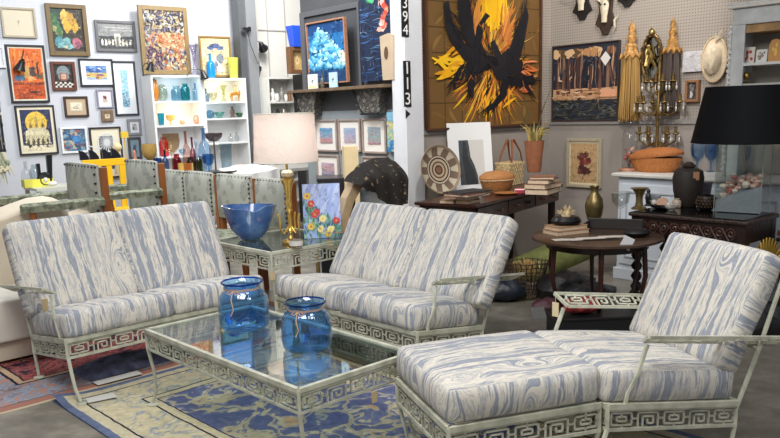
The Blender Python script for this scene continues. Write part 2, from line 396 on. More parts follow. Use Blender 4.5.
# ------------------------------------------------------------ iron and glass tables
TGL=glass('e9f1ee',ior=2.6,rough=.015)
def iron_table(name,label,_c,O,rz,L,Wd,ht,drop,splay=.0,inner=False):
    t=thing(name,label,'table',O+Vector((0,0,.0)),rz)
    fr=MB()
    for p,q in (((0,0),(L,0)),((L,0),(L,Wd)),((L,Wd),(0,Wd)),((0,Wd),(0,0))):
        fr.tube([(*p,ht-.007),(*q,ht-.007)],.0145,4); fr.tube([(*p,ht-.026),(*q,ht-.026)],.007,4); fr.tube([(*p,ht-drop),(*q,ht-drop)],.008,4)
    for x in (0,L):
        for y in (0,Wd): fr.tube([(x,y,ht-.005),(x,y,ht-drop-.003)],.010,4)
    fr.build('table_frame',IRON,t)
    for a,b,nn in (((0,0),(L,0),(0,-1,0)),((L,0),(L,Wd),(1,0,0)),((0,Wd),(L,Wd),(0,1,0)),((0,0),(0,Wd),(-1,0,0))):
        k=MB(); A_=Vector((*a,ht-drop+.006)); B_=Vector((*b,ht-drop+.006)); keystrip(k,A_,B_-A_,(0,0,1),nn,(B_-A_).length,drop-.032); k.build('greek_key_panel',IRON,t,smooth=False)
    for x,sx in ((0,1),(L,-1)):
        for y,sy in ((0,1),(Wd,-1)):
            z0=ht-drop; lg=MB(); lg.tube([(x,y,z0),(x+sx*.018,y+sy*.012,z0*.6),(x+sx*.02,y+sy*.012,z0*.25),(x+sx*.0,y-sy*.0,.012)],[.010,.009,.008,.008],6); pad(lg,x,y); lg.build('leg',IRON,t)
    g=MB(); g.box(.012,L-.012,.012,Wd-.012,ht-.012,ht-.004); g.build('glass_top',TGL,t,smooth=False)
    return t
# local x along +u, y along +v
cot=iron_table('coffee_table','low pale iron coffee table with greek key apron, on the blue and cream rug','coffee',F(1.752,2.435,.006),TH,.65,1.328,.42,.105)
cot['category']='coffee table'
sdt=iron_table('side_table','square iron and glass corner table between the two loveseats, under the brass lamp','side',F(2.94,4.31),TH,.76,.80,.60,.12)
tg(cot,(.40,-.008,.30),0,.03,.05); tg(sdt,(-.005,-.005,.47),-.8,.03,.06)
# ------------------------------------------------------------ floor, rugs
fl=MB(); fl.add([(-9,-2,0),(11,-2,0),(11,16,0),(-9,16,0)],[(0,1,2,3)]); struct(fl,'floor',concrete(),smooth=False)
def rugmat(name,hxx,hy,bands,field,b0):
    m,n=newmat(name); tc=n.new('ShaderNodeTexCoord').outputs['Object']; x,y,z=n.sep(tc)
    wob=n.math('MULTIPLY',n.math('SUBTRACT',n.noise(tc,9,2),.5),.02)
    d=n.math('MINIMUM',n.math('SUBTRACT',hxx,n.math('ABSOLUTE',x)),n.math('SUBTRACT',hy,n.math('ABSOLUTE',y))); d=n.math('ADD',d,wob)
    return m,n,tc,x,y,d
def rug_blue():
    m,n,tc,x,y,d=rugmat('oushak_rug',.95,1.43,None,None,0)
    # scrolling field
    w=n.noise(tc,3.2,3); v=n.new('ShaderNodeVectorMath',operation='ADD'); n.L(tc,v.inputs[0]); n.L(n.comb(n.math('MULTIPLY',w,.5),n.math('MULTIPLY',n.noise(tc,4.1,2),.4)),v.inputs[1]); wv=v.outputs[0]
    vo=n.voro(wv,5.2,'SMOOTH_F1'); fine=n.noise(tc,26,4,.7)
    med=n.noise(wv,6.5,3,.6)
    fld=n.ramp(n.math('ADD',med,n.math('MULTIPLY',fine,.12)),[(0,'59618a'),(.50,'656d94'),(.58,'787e9c'),(.605,'b0ada0'),(.62,'c9bfa6'),(.69,'bfb498'),(.72,'a98f78'),(.76,'5d6796')])
    ce=n.voro(wv,4.3,'DISTANCE_TO_EDGE'); vine=n.math('LESS_THAN',ce,.035); fld=n.mix(n.math('MULTIPLY',vine,.75),fld,'c2b896')
    mot=n.math('LESS_THAN',vo,.13); fld=n.mix(n.math('MULTIPLY',mot,.9),fld,'c9a884')
    bn=n.noise(wv,8.5,3,.6)
    brd=n.ramp(n.math('ADD',bn,n.math('MULTIPLY',fine,.12)),[(0,'b5ab8a'),(.50,'c9c0a0'),(.585,'bdb79c'),(.61,'8d97a4'),(.63,'a0a4a4'),(.65,'c6bc9a'),(.75,'cdc3a4')])
    bd2=n.ramp(d,[(0,'66728f'),(.04,'66728f'),(.041,'c6bea2'),(.10,'bdb493'),(.101,'3a3a44'),(.112,'3a3a44'),(.113,'c8bf9f')],'CONSTANT')
    inner=n.ramp(d,[(0,'c8bf9f'),(.345,'2f3140'),(.357,'c9c0a0'),(.405,'3a3d55'),(.415,'525f98')],'CONSTANT')
    c=n.mix(n.math('GREATER_THAN',d,.113),bd2,brd); c=n.mix(n.math('GREATER_THAN',d,.345),c,inner); c=n.mix(n.math('GREATER_THAN',d,.415),c,fld)
    ft=n.ramp(fine,[(.3,(.72,.72,.72)),(.7,(1.1,1.1,1.1))]); mm=n.new('ShaderNodeMix',data_type='RGBA',blend_type='MULTIPLY'); mm.inputs[0].default_value=1; n.L(c,mm.inputs[6]); n.L(ft,mm.inputs[7])
    n.L(mm.outputs[2],n.b.inputs['Base Color']); n.b.inputs['Roughness'].default_value=.95; n.b.inputs['Specular IOR Level'].default_value=.1; return m
def rug_red():
    m,n,tc,x,y,d=rugmat('persian_rug',1.3,1.7,None,None,0)
    w=n.noise(tc,5,3); v=n.new('ShaderNodeVectorMath',operation='ADD'); n.L(tc,v.inputs[0]); n.L(n.comb(n.math('MULTIPLY',w,.4),n.math('MULTIPLY',w,.3)),v.inputs[1]); wv=v.outputs[0]
    fine=n.noise(tc,30,4,.7); a=n.noise(wv,10,4,.65)
    fld=n.ramp(n.math('ADD',a,n.math('MULTIPLY',fine,.1)),[(0,'2d2836'),(.47,'342e3c'),(.53,'8d4a4a'),(.58,'b0625a'),(.62,'3a3448'),(.68,'98614f'),(.73,'c2a58c')])
    brd=n.ramp(n.math('ADD',a,n.math('MULTIPLY',fine,.1)),[(0,'a87868'),(.45,'b98a78'),(.51,'8a93a4'),(.57,'a3a9b4'),(.61,'6a7288'),(.66,'b08a7c'),(.75,'55526a')])
    b2=n.ramp(d,[(0,'c9bca0'),(.02,'a8786a'),(.09,'b08672'),(.095,'3f3a44'),(.105,'b98a72')],'CONSTANT')
    b3=n.ramp(d,[(0,'000000'),(.40,'34303a'),(.415,'bb9f84'),(.45,'2f2b36'),(.465,'342e3c')],'CONSTANT')
    c=n.mix(n.math('GREATER_THAN',d,.105),b2,brd); c=n.mix(n.math('GREATER_THAN',d,.40),c,b3); c=n.mix(n.math('GREATER_THAN',d,.465),c,fld)
    red=n.math('GREATER_THAN',y,.42); c=n.mix(n.math('MULTIPLY',red,.75),c,'b0403c')
    n.L(c,n.b.inputs['Base Color']); n.b.inputs['Roughness'].default_value=.95; n.b.inputs['Specular IOR Level'].default_value=.1; return m
def rug(name,label,hxx,hy,c,rz,m,z,th=.012,curl=None):
    mb=MB(); nx,ny=40,60
    def zf(x,y):
        q=th+.0015*math.sin(x*9+y*3)
        if curl:
            d=math.hypot((x-curl[0])/.12,(y-curl[1])/.10); q+=curl[2]*math.exp(-d*d)
        return q
    vs=[(-hxx+2*hxx*i/nx,-hy+2*hy*j/ny,zf(-hxx+2*hxx*i/nx,-hy+2*hy*j/ny)) for i in range(nx+1) for j in range(ny+1)]
    fs=[(i*(ny+1)+j,(i+1)*(ny+1)+j,(i+1)*(ny+1)+j+1,i*(ny+1)+j+1) for i in range(nx) for j in range(ny)]
    mb.add(vs,fs); mb.box(-hxx,hxx,-hy,hy,0,th*.6)
    o=mb.build(name,m,smooth=True); o.location=c+Vector((0,0,z)); o.rotation_euler=(0,0,rz); return o
o=rug('area_rug','cream bordered rug with a blue floral field, under the coffee table',.95,1.43,F(1.40+.95,4.245-1.43),TH,rug_blue(),.0,.008,curl=(-.95,1.43,.03)); tag(o,o.get('label') or 'cream bordered rug with a blue floral field, under the coffee table','rug')
o=rug('area_rug','x',1.3,1.7,F(1.05+1.3-.10,4.20+1.7+.06),TH,rug_red(),.0,.004); tag(o,'worn red and navy patterned rug under the left loveseat','rug')
# folded textile heap under the left loveseat
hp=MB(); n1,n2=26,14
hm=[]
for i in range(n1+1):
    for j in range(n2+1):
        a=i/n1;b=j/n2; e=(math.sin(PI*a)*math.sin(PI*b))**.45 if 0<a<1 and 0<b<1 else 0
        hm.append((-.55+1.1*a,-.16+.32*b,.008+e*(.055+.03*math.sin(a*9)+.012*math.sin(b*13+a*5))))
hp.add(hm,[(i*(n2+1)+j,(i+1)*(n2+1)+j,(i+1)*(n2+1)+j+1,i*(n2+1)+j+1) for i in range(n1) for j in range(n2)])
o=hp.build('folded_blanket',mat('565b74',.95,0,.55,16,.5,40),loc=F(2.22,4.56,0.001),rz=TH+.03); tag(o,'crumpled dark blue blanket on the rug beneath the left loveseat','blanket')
for px,py,w,h,r,lab in ((118,378,.27,.075,TH-.02,'long blank white card lying on the rug edge beneath the left loveseat'),(101,398,.15,.08,.55,'white card lying on the rug by the left loveseat foot')):
    P=Kz(px,py,.0165); mb=MB(); mb.box(-w/2,w/2,-h/2,h/2,0,.003); o=mb.build('paper_card',mat('cfcfca',.7),smooth=False,loc=P,rz=r); tag(o,lab,'card')
# ------------------------------------------------------------ room shell
BW=9.85; AW=6.32; B1=5.06; AS=4.45
GREY_PEG=pegboard('aaa198','5b544e','pegboard_grey'); WHITE_PEG=pegboard('c9ccd3','8b909c','pegboard_white')
def wallbox(name,a0,a1,b0,b1,z0,z1,m,rz):
    P=W((a0+a1)/2,(b0+b1)/2,z0); 
    if abs(rz-RA)<1e-6: dx,dy=(a1-a0)/2,(b1-b0)/2
    else: dx,dy=(b1-b0)/2,(a1-a0)/2
    mb=MB(); mb.box(-dx,dx,-dy,dy,0,z1-z0); return struct(mb,name,m,smooth=False,loc=P,rz=rz)
WH=4.2
wallbox('wall_left',-.5,5.70,BW,BW+.1,0,WH,WHITE_PEG,RA)
wallbox('wall_back',5.70,8.6,BW+.02,BW+.12,0,WH,mat('d8d6d0',.6,0,.04,2),RA)
wallbox('wall_right_upper',AW,AW+.1,-1.5,B1+.1,1.36,WH,GREY_PEG,RB)
wallbox('wall_right_lower',AW-.0,AW+.1,-1.5,B1+.1,0,1.36,mat('958e88',.6,0,.06,3),RB)
wallbox('wall_middle_upper',AS+.02,AW,B1,B1+.1,1.33,WH,GREY_PEG,RA)
wallbox('wall_middle_lower',AS+.02,AW,B1,B1+.1,0,1.33,mat('958e88',.6,0,.06,3),RA)
wallbox('trim_1',AS+.1,AW,B1-.018,B1,1.295,1.335,mat('8a8683',.6),RA)
wallbox('trim_2',AW-.02,AW,-1.5,B1-.02,1.325,1.365,mat('8f8b88',.6),RB)
wallbox('wall_partition_upper',AS,AS+.08,B1+.1,6.62,1.52,WH,mat('4a4a4d',.6,0,.08,4),RB)
wallbox('wall_partition_lower',AS,AS+.08,B1+.1,6.62,0,1.52,mat('8b9397',.6,0,.08,4),RB)
for i,a in enumerate((6.05,6.35,6.72)): wallbox('trim_%d'%(3+i),a,a+.015,BW+.012,BW+.02,0,WH,mat('a9a8a4',.6),RA)
wallbox('trim_6',5.9,8.5,BW+.005,BW+.02,2.66,2.675,mat('a9a8a4',.6),RA)
# steel column and downpipe between the walls
_q=lambda x,b: Kb(x,50,b).dot(AX)
wallbox('trim_7',_q(240.5,BW-.30),_q(247,BW-.30),BW-.30,BW-.12,0,WH,mat('5a5e62',.5,.2,.1,3),RA)
wallbox('trim_8',_q(248,BW-.34),_q(258,BW-.34),BW-.34,BW-.05,0,WH,mat('83868a',.55,.1,.08,3),RA)
# numbered post
pp=W(4.455,B1-.03,0)
mb=MB(); mb.box(-.095,.095,-.045,.13,0,WH); post=struct(mb,'trim_9',mat('d4d7dc',.5,0,.05,5),smooth=False,loc=pp,rz=RA)
def textmesh(body,size,name,m,parent,loc,rot,ext=.0008,sx=1):
    c=D.curves.new('txt','FONT'); c.body=body; c.size=size; c.align_x='CENTER'; c.align_y='CENTER'; c.extrude=ext
    o=D.objects.new('txt',c); COL.objects.link(o); bpy.context.view_layer.update()
    me=D.meshes.new_from_object(o.evaluated_get(bpy.context.evaluated_depsgraph_get())); D.objects.remove(o); 
    me.materials.clear(); me.materials.append(m); q=D.objects.new(name,me); COL.objects.link(q); q.parent=parent; q.location=loc; q.rotation_euler=rot; q.scale=(sx,1,1); return q
BLK=mat('17181a',.5); WHT=mat('e6e6e3',.6)
def zpost(y): return Kb(408,y,B1-.075).z
for x,ys,chars,lab in ((405,(-3,37),'394','black plate numbered 394 near the top of the white post'),(407.3,(61,107),'113','black plate numbered 113 on the white post below the first plate')):
    z1,z0=Kb(x,ys[0],B1-.077).z,Kb(x,ys[1],B1-.077).z; P=Kb(x,(ys[0]+ys[1])/2,B1-.0805)
    t=thing('number_plate',lab,'sign',P,RA); hh=(z1-z0)/2
    b=MB(); b.box(-.038,.038,-.002,.0045,-hh,hh); b.build('plate',BLK,t,smooth=False)
    for i,c_ in enumerate(chars): textmesh(c_,2*hh/3*1.12,'numeral',WHT,t,(0,-.0035,hh-2*hh*(i+.5)/3),(PI/2,0,0),sx=1.05)
P=Kb(407.6,114,B1-.0775); b=MB(); b.prism([(-.022,-.038),(.03,0),(-.022,.038)],-.002,.001); o=b.build('arrow_sign',BLK,loc=P,rz=RA,smooth=False); tag(o,'small black arrow pointing right, stuck on the white numbered post','sign')
# ------------------------------------------------------------ pictures
def wpic(name,lab,cat,px,plane,frame='3a2f28',fw=.025,fd=.03,mt=None,mw=0,art=None,lean=0,roll=0,group=None,bg='d8d2c4',glassy=False,metal=0,dab=260):
    """px=(x0,y0,x1,y1) : the frame's sides at mid height / mid width"""
    x0,y0,x1,y1=px; pl,val=plane; K=Kb if pl=='b' else Ka; rz=RA if pl=='b' else RB
    xm,ym=(x0+x1)/2,(y0+y1)/2
    Lp,Rp=K(x0,ym,val),K(x1,ym,val); Tp,Bp=K(xm,y0,val),K(xm,y1,val)
    w=(Rp-Lp).length; h=(Tp-Bp).length; base=K(xm,y1,val)
    t=thing(name,lab,cat,base,rz,group)
    if lean: t.rotation_euler=(-lean,0,rz)
    if roll: t.rotation_euler=(t.rotation_euler[0],roll,rz)
    if frame:
        f=MB(); 
        for (a,b,c,d) in ((-w/2,-w/2+fw,0,h),(w/2-fw,w/2,0,h),(-w/2+fw,w/2-fw,0,fw),(-w/2+fw,w/2-fw,h-fw,h)): f.box(a,b,-fd,0,c,d)
        f.build('frame',mat(frame,.45,metal,.12,30),t,smooth=False,bevel=min(.004,fw*.2))
    else: fw=0
    iw,ih=w-2*fw,h-2*fw; yy=-fd*.45 if frame else -fd
    if mt:
        m=MB(); m.box(-iw/2,iw/2,yy,0.0 if frame else 0,fw,h-fw); m.build('mat_board',mat(mt,.8),t,smooth=False)
        iw-=2*mw; ih-=2*mw; yy-=.002
    c=MB(); z0=h/2-ih/2; cols=[bg]
    c.box(-iw/2,iw/2,yy,min(0,yy+.004) if mt else 0,z0,z0+ih,0)
    if art:
        k=0
        for col,poly in dabs(list(art(random.Random(hash_(lab)))),random.Random(5),bg,dab):
            if col not in cols: cols.append(col)
            k+=1; yq=yy-.0004-.00004*k
            q=[(-iw/2+iw*min(1,max(0,p[0])),z0+ih*min(1,max(0,p[1]))) for p in poly]
            c.flat(q,yq,cols.index(col))
    c.build('picture',[mat(k,.55) for k in cols],t,smooth=False)
    return t,w,h
def shadec(c,f):
    v=[int(c[i:i+2],16) for i in (0,2,4)]
    if f>0: v=[x+(255-x)*f for x in v]
    else: v=[x*(1+f) for x in v]
    return '%02x%02x%02x'%tuple(int(x) for x in v)
def inside(p,poly):
    r=False;j=len(poly)-1
    for i in range(len(poly)):
        (xi,yi),(xj,yj)=poly[i],poly[j]
        if (yi>p[1])!=(yj>p[1]) and p[0]<(xj-xi)*(p[1]-yi)/((yj-yi) or 1e-9)+xi: r=not r
        j=i
    return r
def dabs(L,r,bg,n):
    if not n: return L
    out=list(L); 
    for _ in range(n):
        x,y=r.random(),r.random(); xs,ys=x+r.gauss(0,.022),y+r.gauss(0,.016); c=bg
        for col,poly in reversed(L):
            if inside((xs,ys),poly): c=col; break
        out.append((shadec(c,r.choice([-.22,-.1,.10,.22])),stroke(r,x,y,.075,.028,r.uniform(0,PI))))
    return out
def hash_(s):
    h=7
    for ch in s: h=(h*31+ord(ch))%1000003
    return h
def stroke(r,x,y,L,wd,ang):
    n=5; pts=[]
    up=[];dn=[]
    b=r.uniform(-.4,.4)
    for i in range(n+1):
        t=i/n; a=ang+b*(t-.5); cx=x+math.cos(a)*L*(t-.5); cy=y+math.sin(a)*L*(t-.5); w=wd*math.sin(PI*min(.95,max(.08,t)))*r.uniform(.7,1.1)
        up.append((cx-math.sin(a)*w/2,cy+math.cos(a)*w/2)); dn.append((cx+math.sin(a)*w/2,cy-math.cos(a)*w/2))
    return up+dn[::-1]
def strokes(zones):
    def f(r):
        for (x0,y0,x1,y1,cols,n,L,wd,ang,da) in zones:
            for _ in range(n):
                yield r.choice(cols),stroke(r,r.uniform(x0,x1),r.uniform(y0,y1),L*r.uniform(.6,1.3),wd*r.uniform(.6,1.3),ang+r.uniform(-da,da))
    return f
def ell(cx,cy,rx,ry,n=14,a0=0,a1=2*PI): return [(cx+rx*math.cos(a0+(a1-a0)*i/n),cy+ry*math.sin(a0+(a1-a0)*i/n)) for i in range(n+(0 if a1-a0>6.2 else 1))]
def rc(x0,y0,x1,y1): return [(x0,y0),(x1,y0),(x1,y1),(x0,y1)]
def blobby(r,cx,cy,rx,ry,n=14,j=.3): return [(cx+rx*math.cos(2*PI*i/n)*(1+r.uniform(-j,j)),cy+ry*math.sin(2*PI*i/n)*(1+r.uniform(-j,j))) for i in range(n)]
PB=('b',BW-.004)
def a_ship(r):
    yield 'b9b4a4',rc(.0,.0,1,.3)
    for x in (.25,.42,.6,.78): yield '6c6a62',[(x-.06,.3),(x+.05,.3),(x+.02,.78),(x-.02,.72)]
    yield '55534d',rc(.1,.25,.9,.33)
wpic('framed_print','small ship print with wide cream mat in a pale wood frame, highest at far left','picture',(3,8,37.5,38),PB,'a39a86',.025,.03,'cdc4ae',.17,a_ship,bg='d9d4c6')
def a_still(r):
    yield '2c3d3a',rc(0,.3,.4,1)
    for i in range(12): yield r.choice(['c9a03c','d9b35a','b58a35']),blobby(r,.5+r.uniform(-.1,.25),.72+r.uniform(-.15,.12),.11,.16)
    for i in range(8): yield r.choice(['3f6b46','2d4f3a','8a8f55']),blobby(r,.15+r.uniform(-.1,.1),.6+r.uniform(-.2,.3),.09,.15)
    for i in range(7): yield r.choice(['4e8a96','7db0b2','c9b68c']),blobby(r,.35+r.uniform(-.25,.2),.2+r.uniform(-.1,.1),.14,.07)
    yield 'b8697a',ell(.75,.2,.15,.13); yield '7a4a5c',ell(.8,.17,.08,.08)
wpic('framed_painting','still life of yellow and green bottles in a brown frame, upper left wall','painting',(50,5,90,56),PB,'6f5b3c',.05,.04,None,0,a_still,bg='3c3730',roll=0)
def a_photo(r):
    yield '45474a',rc(0,0,1,.5)
    for i in range(9): yield r.choice(['e3e0cf','c9c6b8']),blobby(r,.1+.1*i,.25,.035,.13)
    for y in (.72,.82): yield 'b9bab8',rc(.2,y,.98,y+.035)
    yield 'd5d2c4',rc(.45,.3,.62,.6); yield '77797b',rc(.5,.1,.57,.5)
wpic('framed_photograph','long black and white interior photograph in a grey frame, near the still life','picture',(97,21,137,52),PB,'66666a',.035,.03,None,0,a_photo,bg='8b8d8e')
def a_bird(r):
    pal=['4b4a60','6b6078','8d93a0','c07a52','b5643f','d8b07a','e0cfa8','3b3648','a9a9a4','915a45']
    for _ in range(420):
        x,y=r.random(),r.random()
        c=r.choice(['4b4a60','5b5468','a9aeb2','3b3648','2f2b3c','8b8a80']) if y>.62 else (r.choice(['c07a52','b5643f','d8906a','e0b58a']) if abs(y-.5)<.14 and x>.3 else r.choice(pal))
        if x<.4 and y<.4: c=r.choice(['3b3048','554058','6a5068'])
        yield c,stroke(r,x,y,.11,.04,r.uniform(0,PI))
wpic('framed_painting','large painting of orange and violet flowers in a gold frame, resting on the bookcase','painting',(143,7,191,74.5),('b',BW-.10),'84704c',.055,.04,None,0,a_bird,bg='b8a27c')
def a_woman(r):
    yield 'e0cfa0',rc(0,0,1,1)
    for _ in range(22): yield r.choice(['d9c795','c9b98c','e8dcb4','b9b39a']),stroke(r,r.random(),r.random(),.3,.08,r.uniform(0,PI))
    yield '5b6f9c',ell(.5,.74,.3,.08); yield '4a5c88',ell(.5,.79,.19,.07); yield 'd6b393',ell(.5,.62,.12,.11)
    for i in range(10): yield r.choice(['a9a58c','7f8795','c7a27c','e4dccb']),blobby(r,.55+r.uniform(-.15,.15),.28+r.uniform(-.2,.2),.14,.12)
wpic('framed_painting','portrait of a person in a wide blue hat, gold framed, on the bookcase','painting',(201,36.5,232,77),('b',BW-.10),'8c6f3e',.025,.03,None,0,a_woman,bg='e0cfa0')
def a_orange(r):
    yield 'd8641f',rc(0,.3,1,1)
    for _ in range(26): yield r.choice(['e07a2c','c9541a','ea8d3a']),stroke(r,r.random(),r.uniform(.5,1),.5,.07,1.45)
    yield '8e3a1c',rc(0,.28,1,.33); yield '4a6f8d',rc(.08,.36,.4,.47); yield 'c29a55',rc(.38,.42,.55,.66); yield '4a3a38',rc(.56,.45,.75,.63); yield '6a5a44',rc(.75,.4,.98,.5); yield 'e0a766',rc(.5,.36,.68,.44)
    yield '2e2a2c',rc(.8,.5,.86,.72)
    for _ in range(14): yield r.choice(['b5481c','a03c18','c95a24']),stroke(r,r.random(),r.uniform(.02,.25),.4,.06,0)
    yield '3a2420',stroke(r,.62,.14,.5,.05,.05)
wpic('framed_painting','orange abstract still life painting in a black frame on the left wall','painting',(11.5,45.5,50,102.5),PB,'23252b',.022,.035,'e2dcc8',.018,a_orange,bg='c9541a')
def a_juke(r):
    yield '7f8c90',ell(.5,.62,.36,.34); yield '8a4a3a',rc(.3,.3,.7,.62); yield 'c9a58c',rc(.36,.36,.64,.6); yield '3b3434',rc(.14,.24,.22,.6); yield '3b3434',rc(.78,.24,.86,.6)
    for i in range(8):
        for j in range(3):
            if (i+j)%2==0: yield 'e8e4d8',rc(i/8,j*.08,i/8+.125,j*.08+.08)
wpic('framed_print','jukebox picture with checkered floor in a reddish brown frame','picture',(52.5,62,77,90.5),PB,'5f3424',.035,.03,None,0,a_juke,bg='23201f')
def a_coast(r):
    yield '5a86c4',rc(0,.5,1,1); yield 'd6c178',rc(0,.15,1,.48)
    for _ in range(16): yield r.choice(['4a72b8','86a8d8','e3e6ea','35589c']),blobby(r,r.random(),r.uniform(.55,.95),.13,.08)
    for _ in range(12): yield r.choice(['d9b552','e4d9a8','b5653f','6f7fa8']),blobby(r,r.random(),r.uniform(.05,.45),.1,.05)
wpic('framed_watercolor','blue sky landscape watercolor with white mat in a black frame','picture',(80.5,59,114.5,86.5),PB,'23262d',.022,.03,'e6e8ec',.06,a_coast,bg='a8c0e0')
def a_waves(r):
    yield '9cc8dc',rc(0,.45,1,1)
    for i in range(40): yield r.choice(['6aa9c8','b4dce6','3f88b0','dcecf0','7fbccf']),stroke(r,r.random(),r.random(),.4,.03,r.uniform(-.2,.2))
    for i in range(24): yield r.choice(['2f6f9c','205a88','8fc4dc']),stroke(r,r.random(),r.uniform(0,.42),.35,.03,r.uniform(-.3,.3))
wpic('framed_print','tall narrow turquoise seascape print with white mat in a black frame beside the bookcase','picture',(115.5,61.5,139,115.5),PB,'2b2e34',.022,.03,'e2e6ea',.085,a_waves,bg='a9d2e0')
def a_cathedral(r):
    yield '2b3155',rc(0,0.0,1,1); yield 'e9c44c',ell(.5,.68,.36,.27,24); yield 'e6dcc0',rc(0,0,1,.13)
    yield 'd8cda8',rc(.1,.15,.9,.42); yield 'cfc6a2',rc(.2,.42,.8,.56)
    for x in (.18,.34,.5,.66,.82): yield '55503f',ell(x,.2,.045,.1); yield 'e3d9b8',ell(x,.44,.07,.06)
    for x,h in ((.3,.72),(.5,.86),(.7,.72)): yield 'b59a55',[(x-.06,.55),(x+.06,.55),(x+.045,h-.06),(x,h),(x-.045,h-.06)]; yield '6b5d3a',rc(x-.02,.56,x+.02,.64)
    for x in (.22,.78): yield '5a4a32',blobby(r,x,.1,.06,.03)
    for i in range(14): yield '8a8060',rc(.1+.058*i,.3,.115+.058*i,.36)
wpic('framed_print','yellow and navy domed cathedral print in a black frame, below the orange painting','picture',(20,105.5,59,154.5),PB,'23242c',.02,.03,'e4dcc2',.03,a_cathedral,bg='2b3155')
def a_sketch(r):
    yield 'e8e2cf',rc(.1,.1,.9,.9); yield '9a8f74',ell(.4,.4,.22,.15); yield 'cfc4a4',ell(.4,.42,.17,.1); yield '6f664f',rc(.55,.3,.58,.75); yield '8d8369',stroke(r,.5,.3,.6,.05,0)
wpic('framed_print','little sketch print with tan mat in a dark brown frame, above the blue abstract','picture',(65,96.5,89,117),PB,'3b2a24',.025,.03,'b59f83',.045,a_sketch,bg='d8cdb4')
def a_blue(r):
    for _ in range(70): yield r.choice(['3f6a94','5a8cb0','2d4a70','8ca8b8','a0584a','6f8a8c','c9b9a0','384f6c']),stroke(r,r.random(),r.random(),.35,.12,r.uniform(0,PI))
    for _ in range(12): yield r.choice(['2c6cae','4a8cc4']),blobby(r,.6+r.uniform(-.15,.15),.5+r.uniform(-.2,.2),.12,.1)
wpic('framed_painting','blue and rust abstract painting in a white frame, right of the cathedral print','painting',(62,127,88.5,153),PB,'dfe2e6',.025,.03,None,0,a_blue,bg='4c6f8c')
def a_small(cs):
    def f(r):
        for _ in range(12): yield r.choice(cs),blobby(r,r.uniform(.2,.8),r.uniform(.2,.8),.2,.18)
    return f
wpic('framed_print','tiny red and navy picture in a lilac grey frame, left of the turquoise seascape','picture',(97.5,89.5,113.5,108),PB,'8f8fa0',.018,.03,'d9d4dc',.055,a_small(['b8433f','2e3050','d9c9b8']),bg='c9b9b0')
wpic('framed_print','tiny square picture in a wide brown wooden frame, left of the turquoise seascape','picture',(101.5,110,113.5,121.5),PB,'75604a',.04,.03,'cfc3a8',.02,a_small(['4a3a30','8a7a60']),bg='d9cfb8')
wpic('framed_print','small grey engraving in a grey frame against the bookcase side','picture',(128,119,141.5,135),PB,'7f8288',.03,.03,'d0d2d4',.03,a_small(['55585c','8d8f92','b9b9b8']),bg='a9abac')
wpic('framed_print','small blue toned print in a dark frame, lowest beside the bookcase','picture',(129,137,142,159),PB,'3f4348',.03,.03,'7f8d98',.03,a_small(['3c5468','7fa0b4','2a333c']),bg='6f8c9c')
def a_dark(r):
    yield '25272c',rc(.1,.1,.9,.9)
    for _ in range(10): yield r.choice(['4a4d52','17181c','6a6a64']),blobby(r,r.random(),r.random(),.15,.12)
wpic('framed_print','dark picture with cream mat in a black frame, partly behind the yellow chair','picture',(93.5,127,125,178),PB,'2a2926',.022,.03,'d9d2bb',.09,a_dark,bg='2c2e33')
wpic('framed_print','red and white picture cut off by the far left edge of the view','picture',(-14,46,6,68),PB,'ccd0d6',.03,.03,'e2e2e6',.04,a_small(['a83a38','d8d8dc']),bg='c9a9a0')
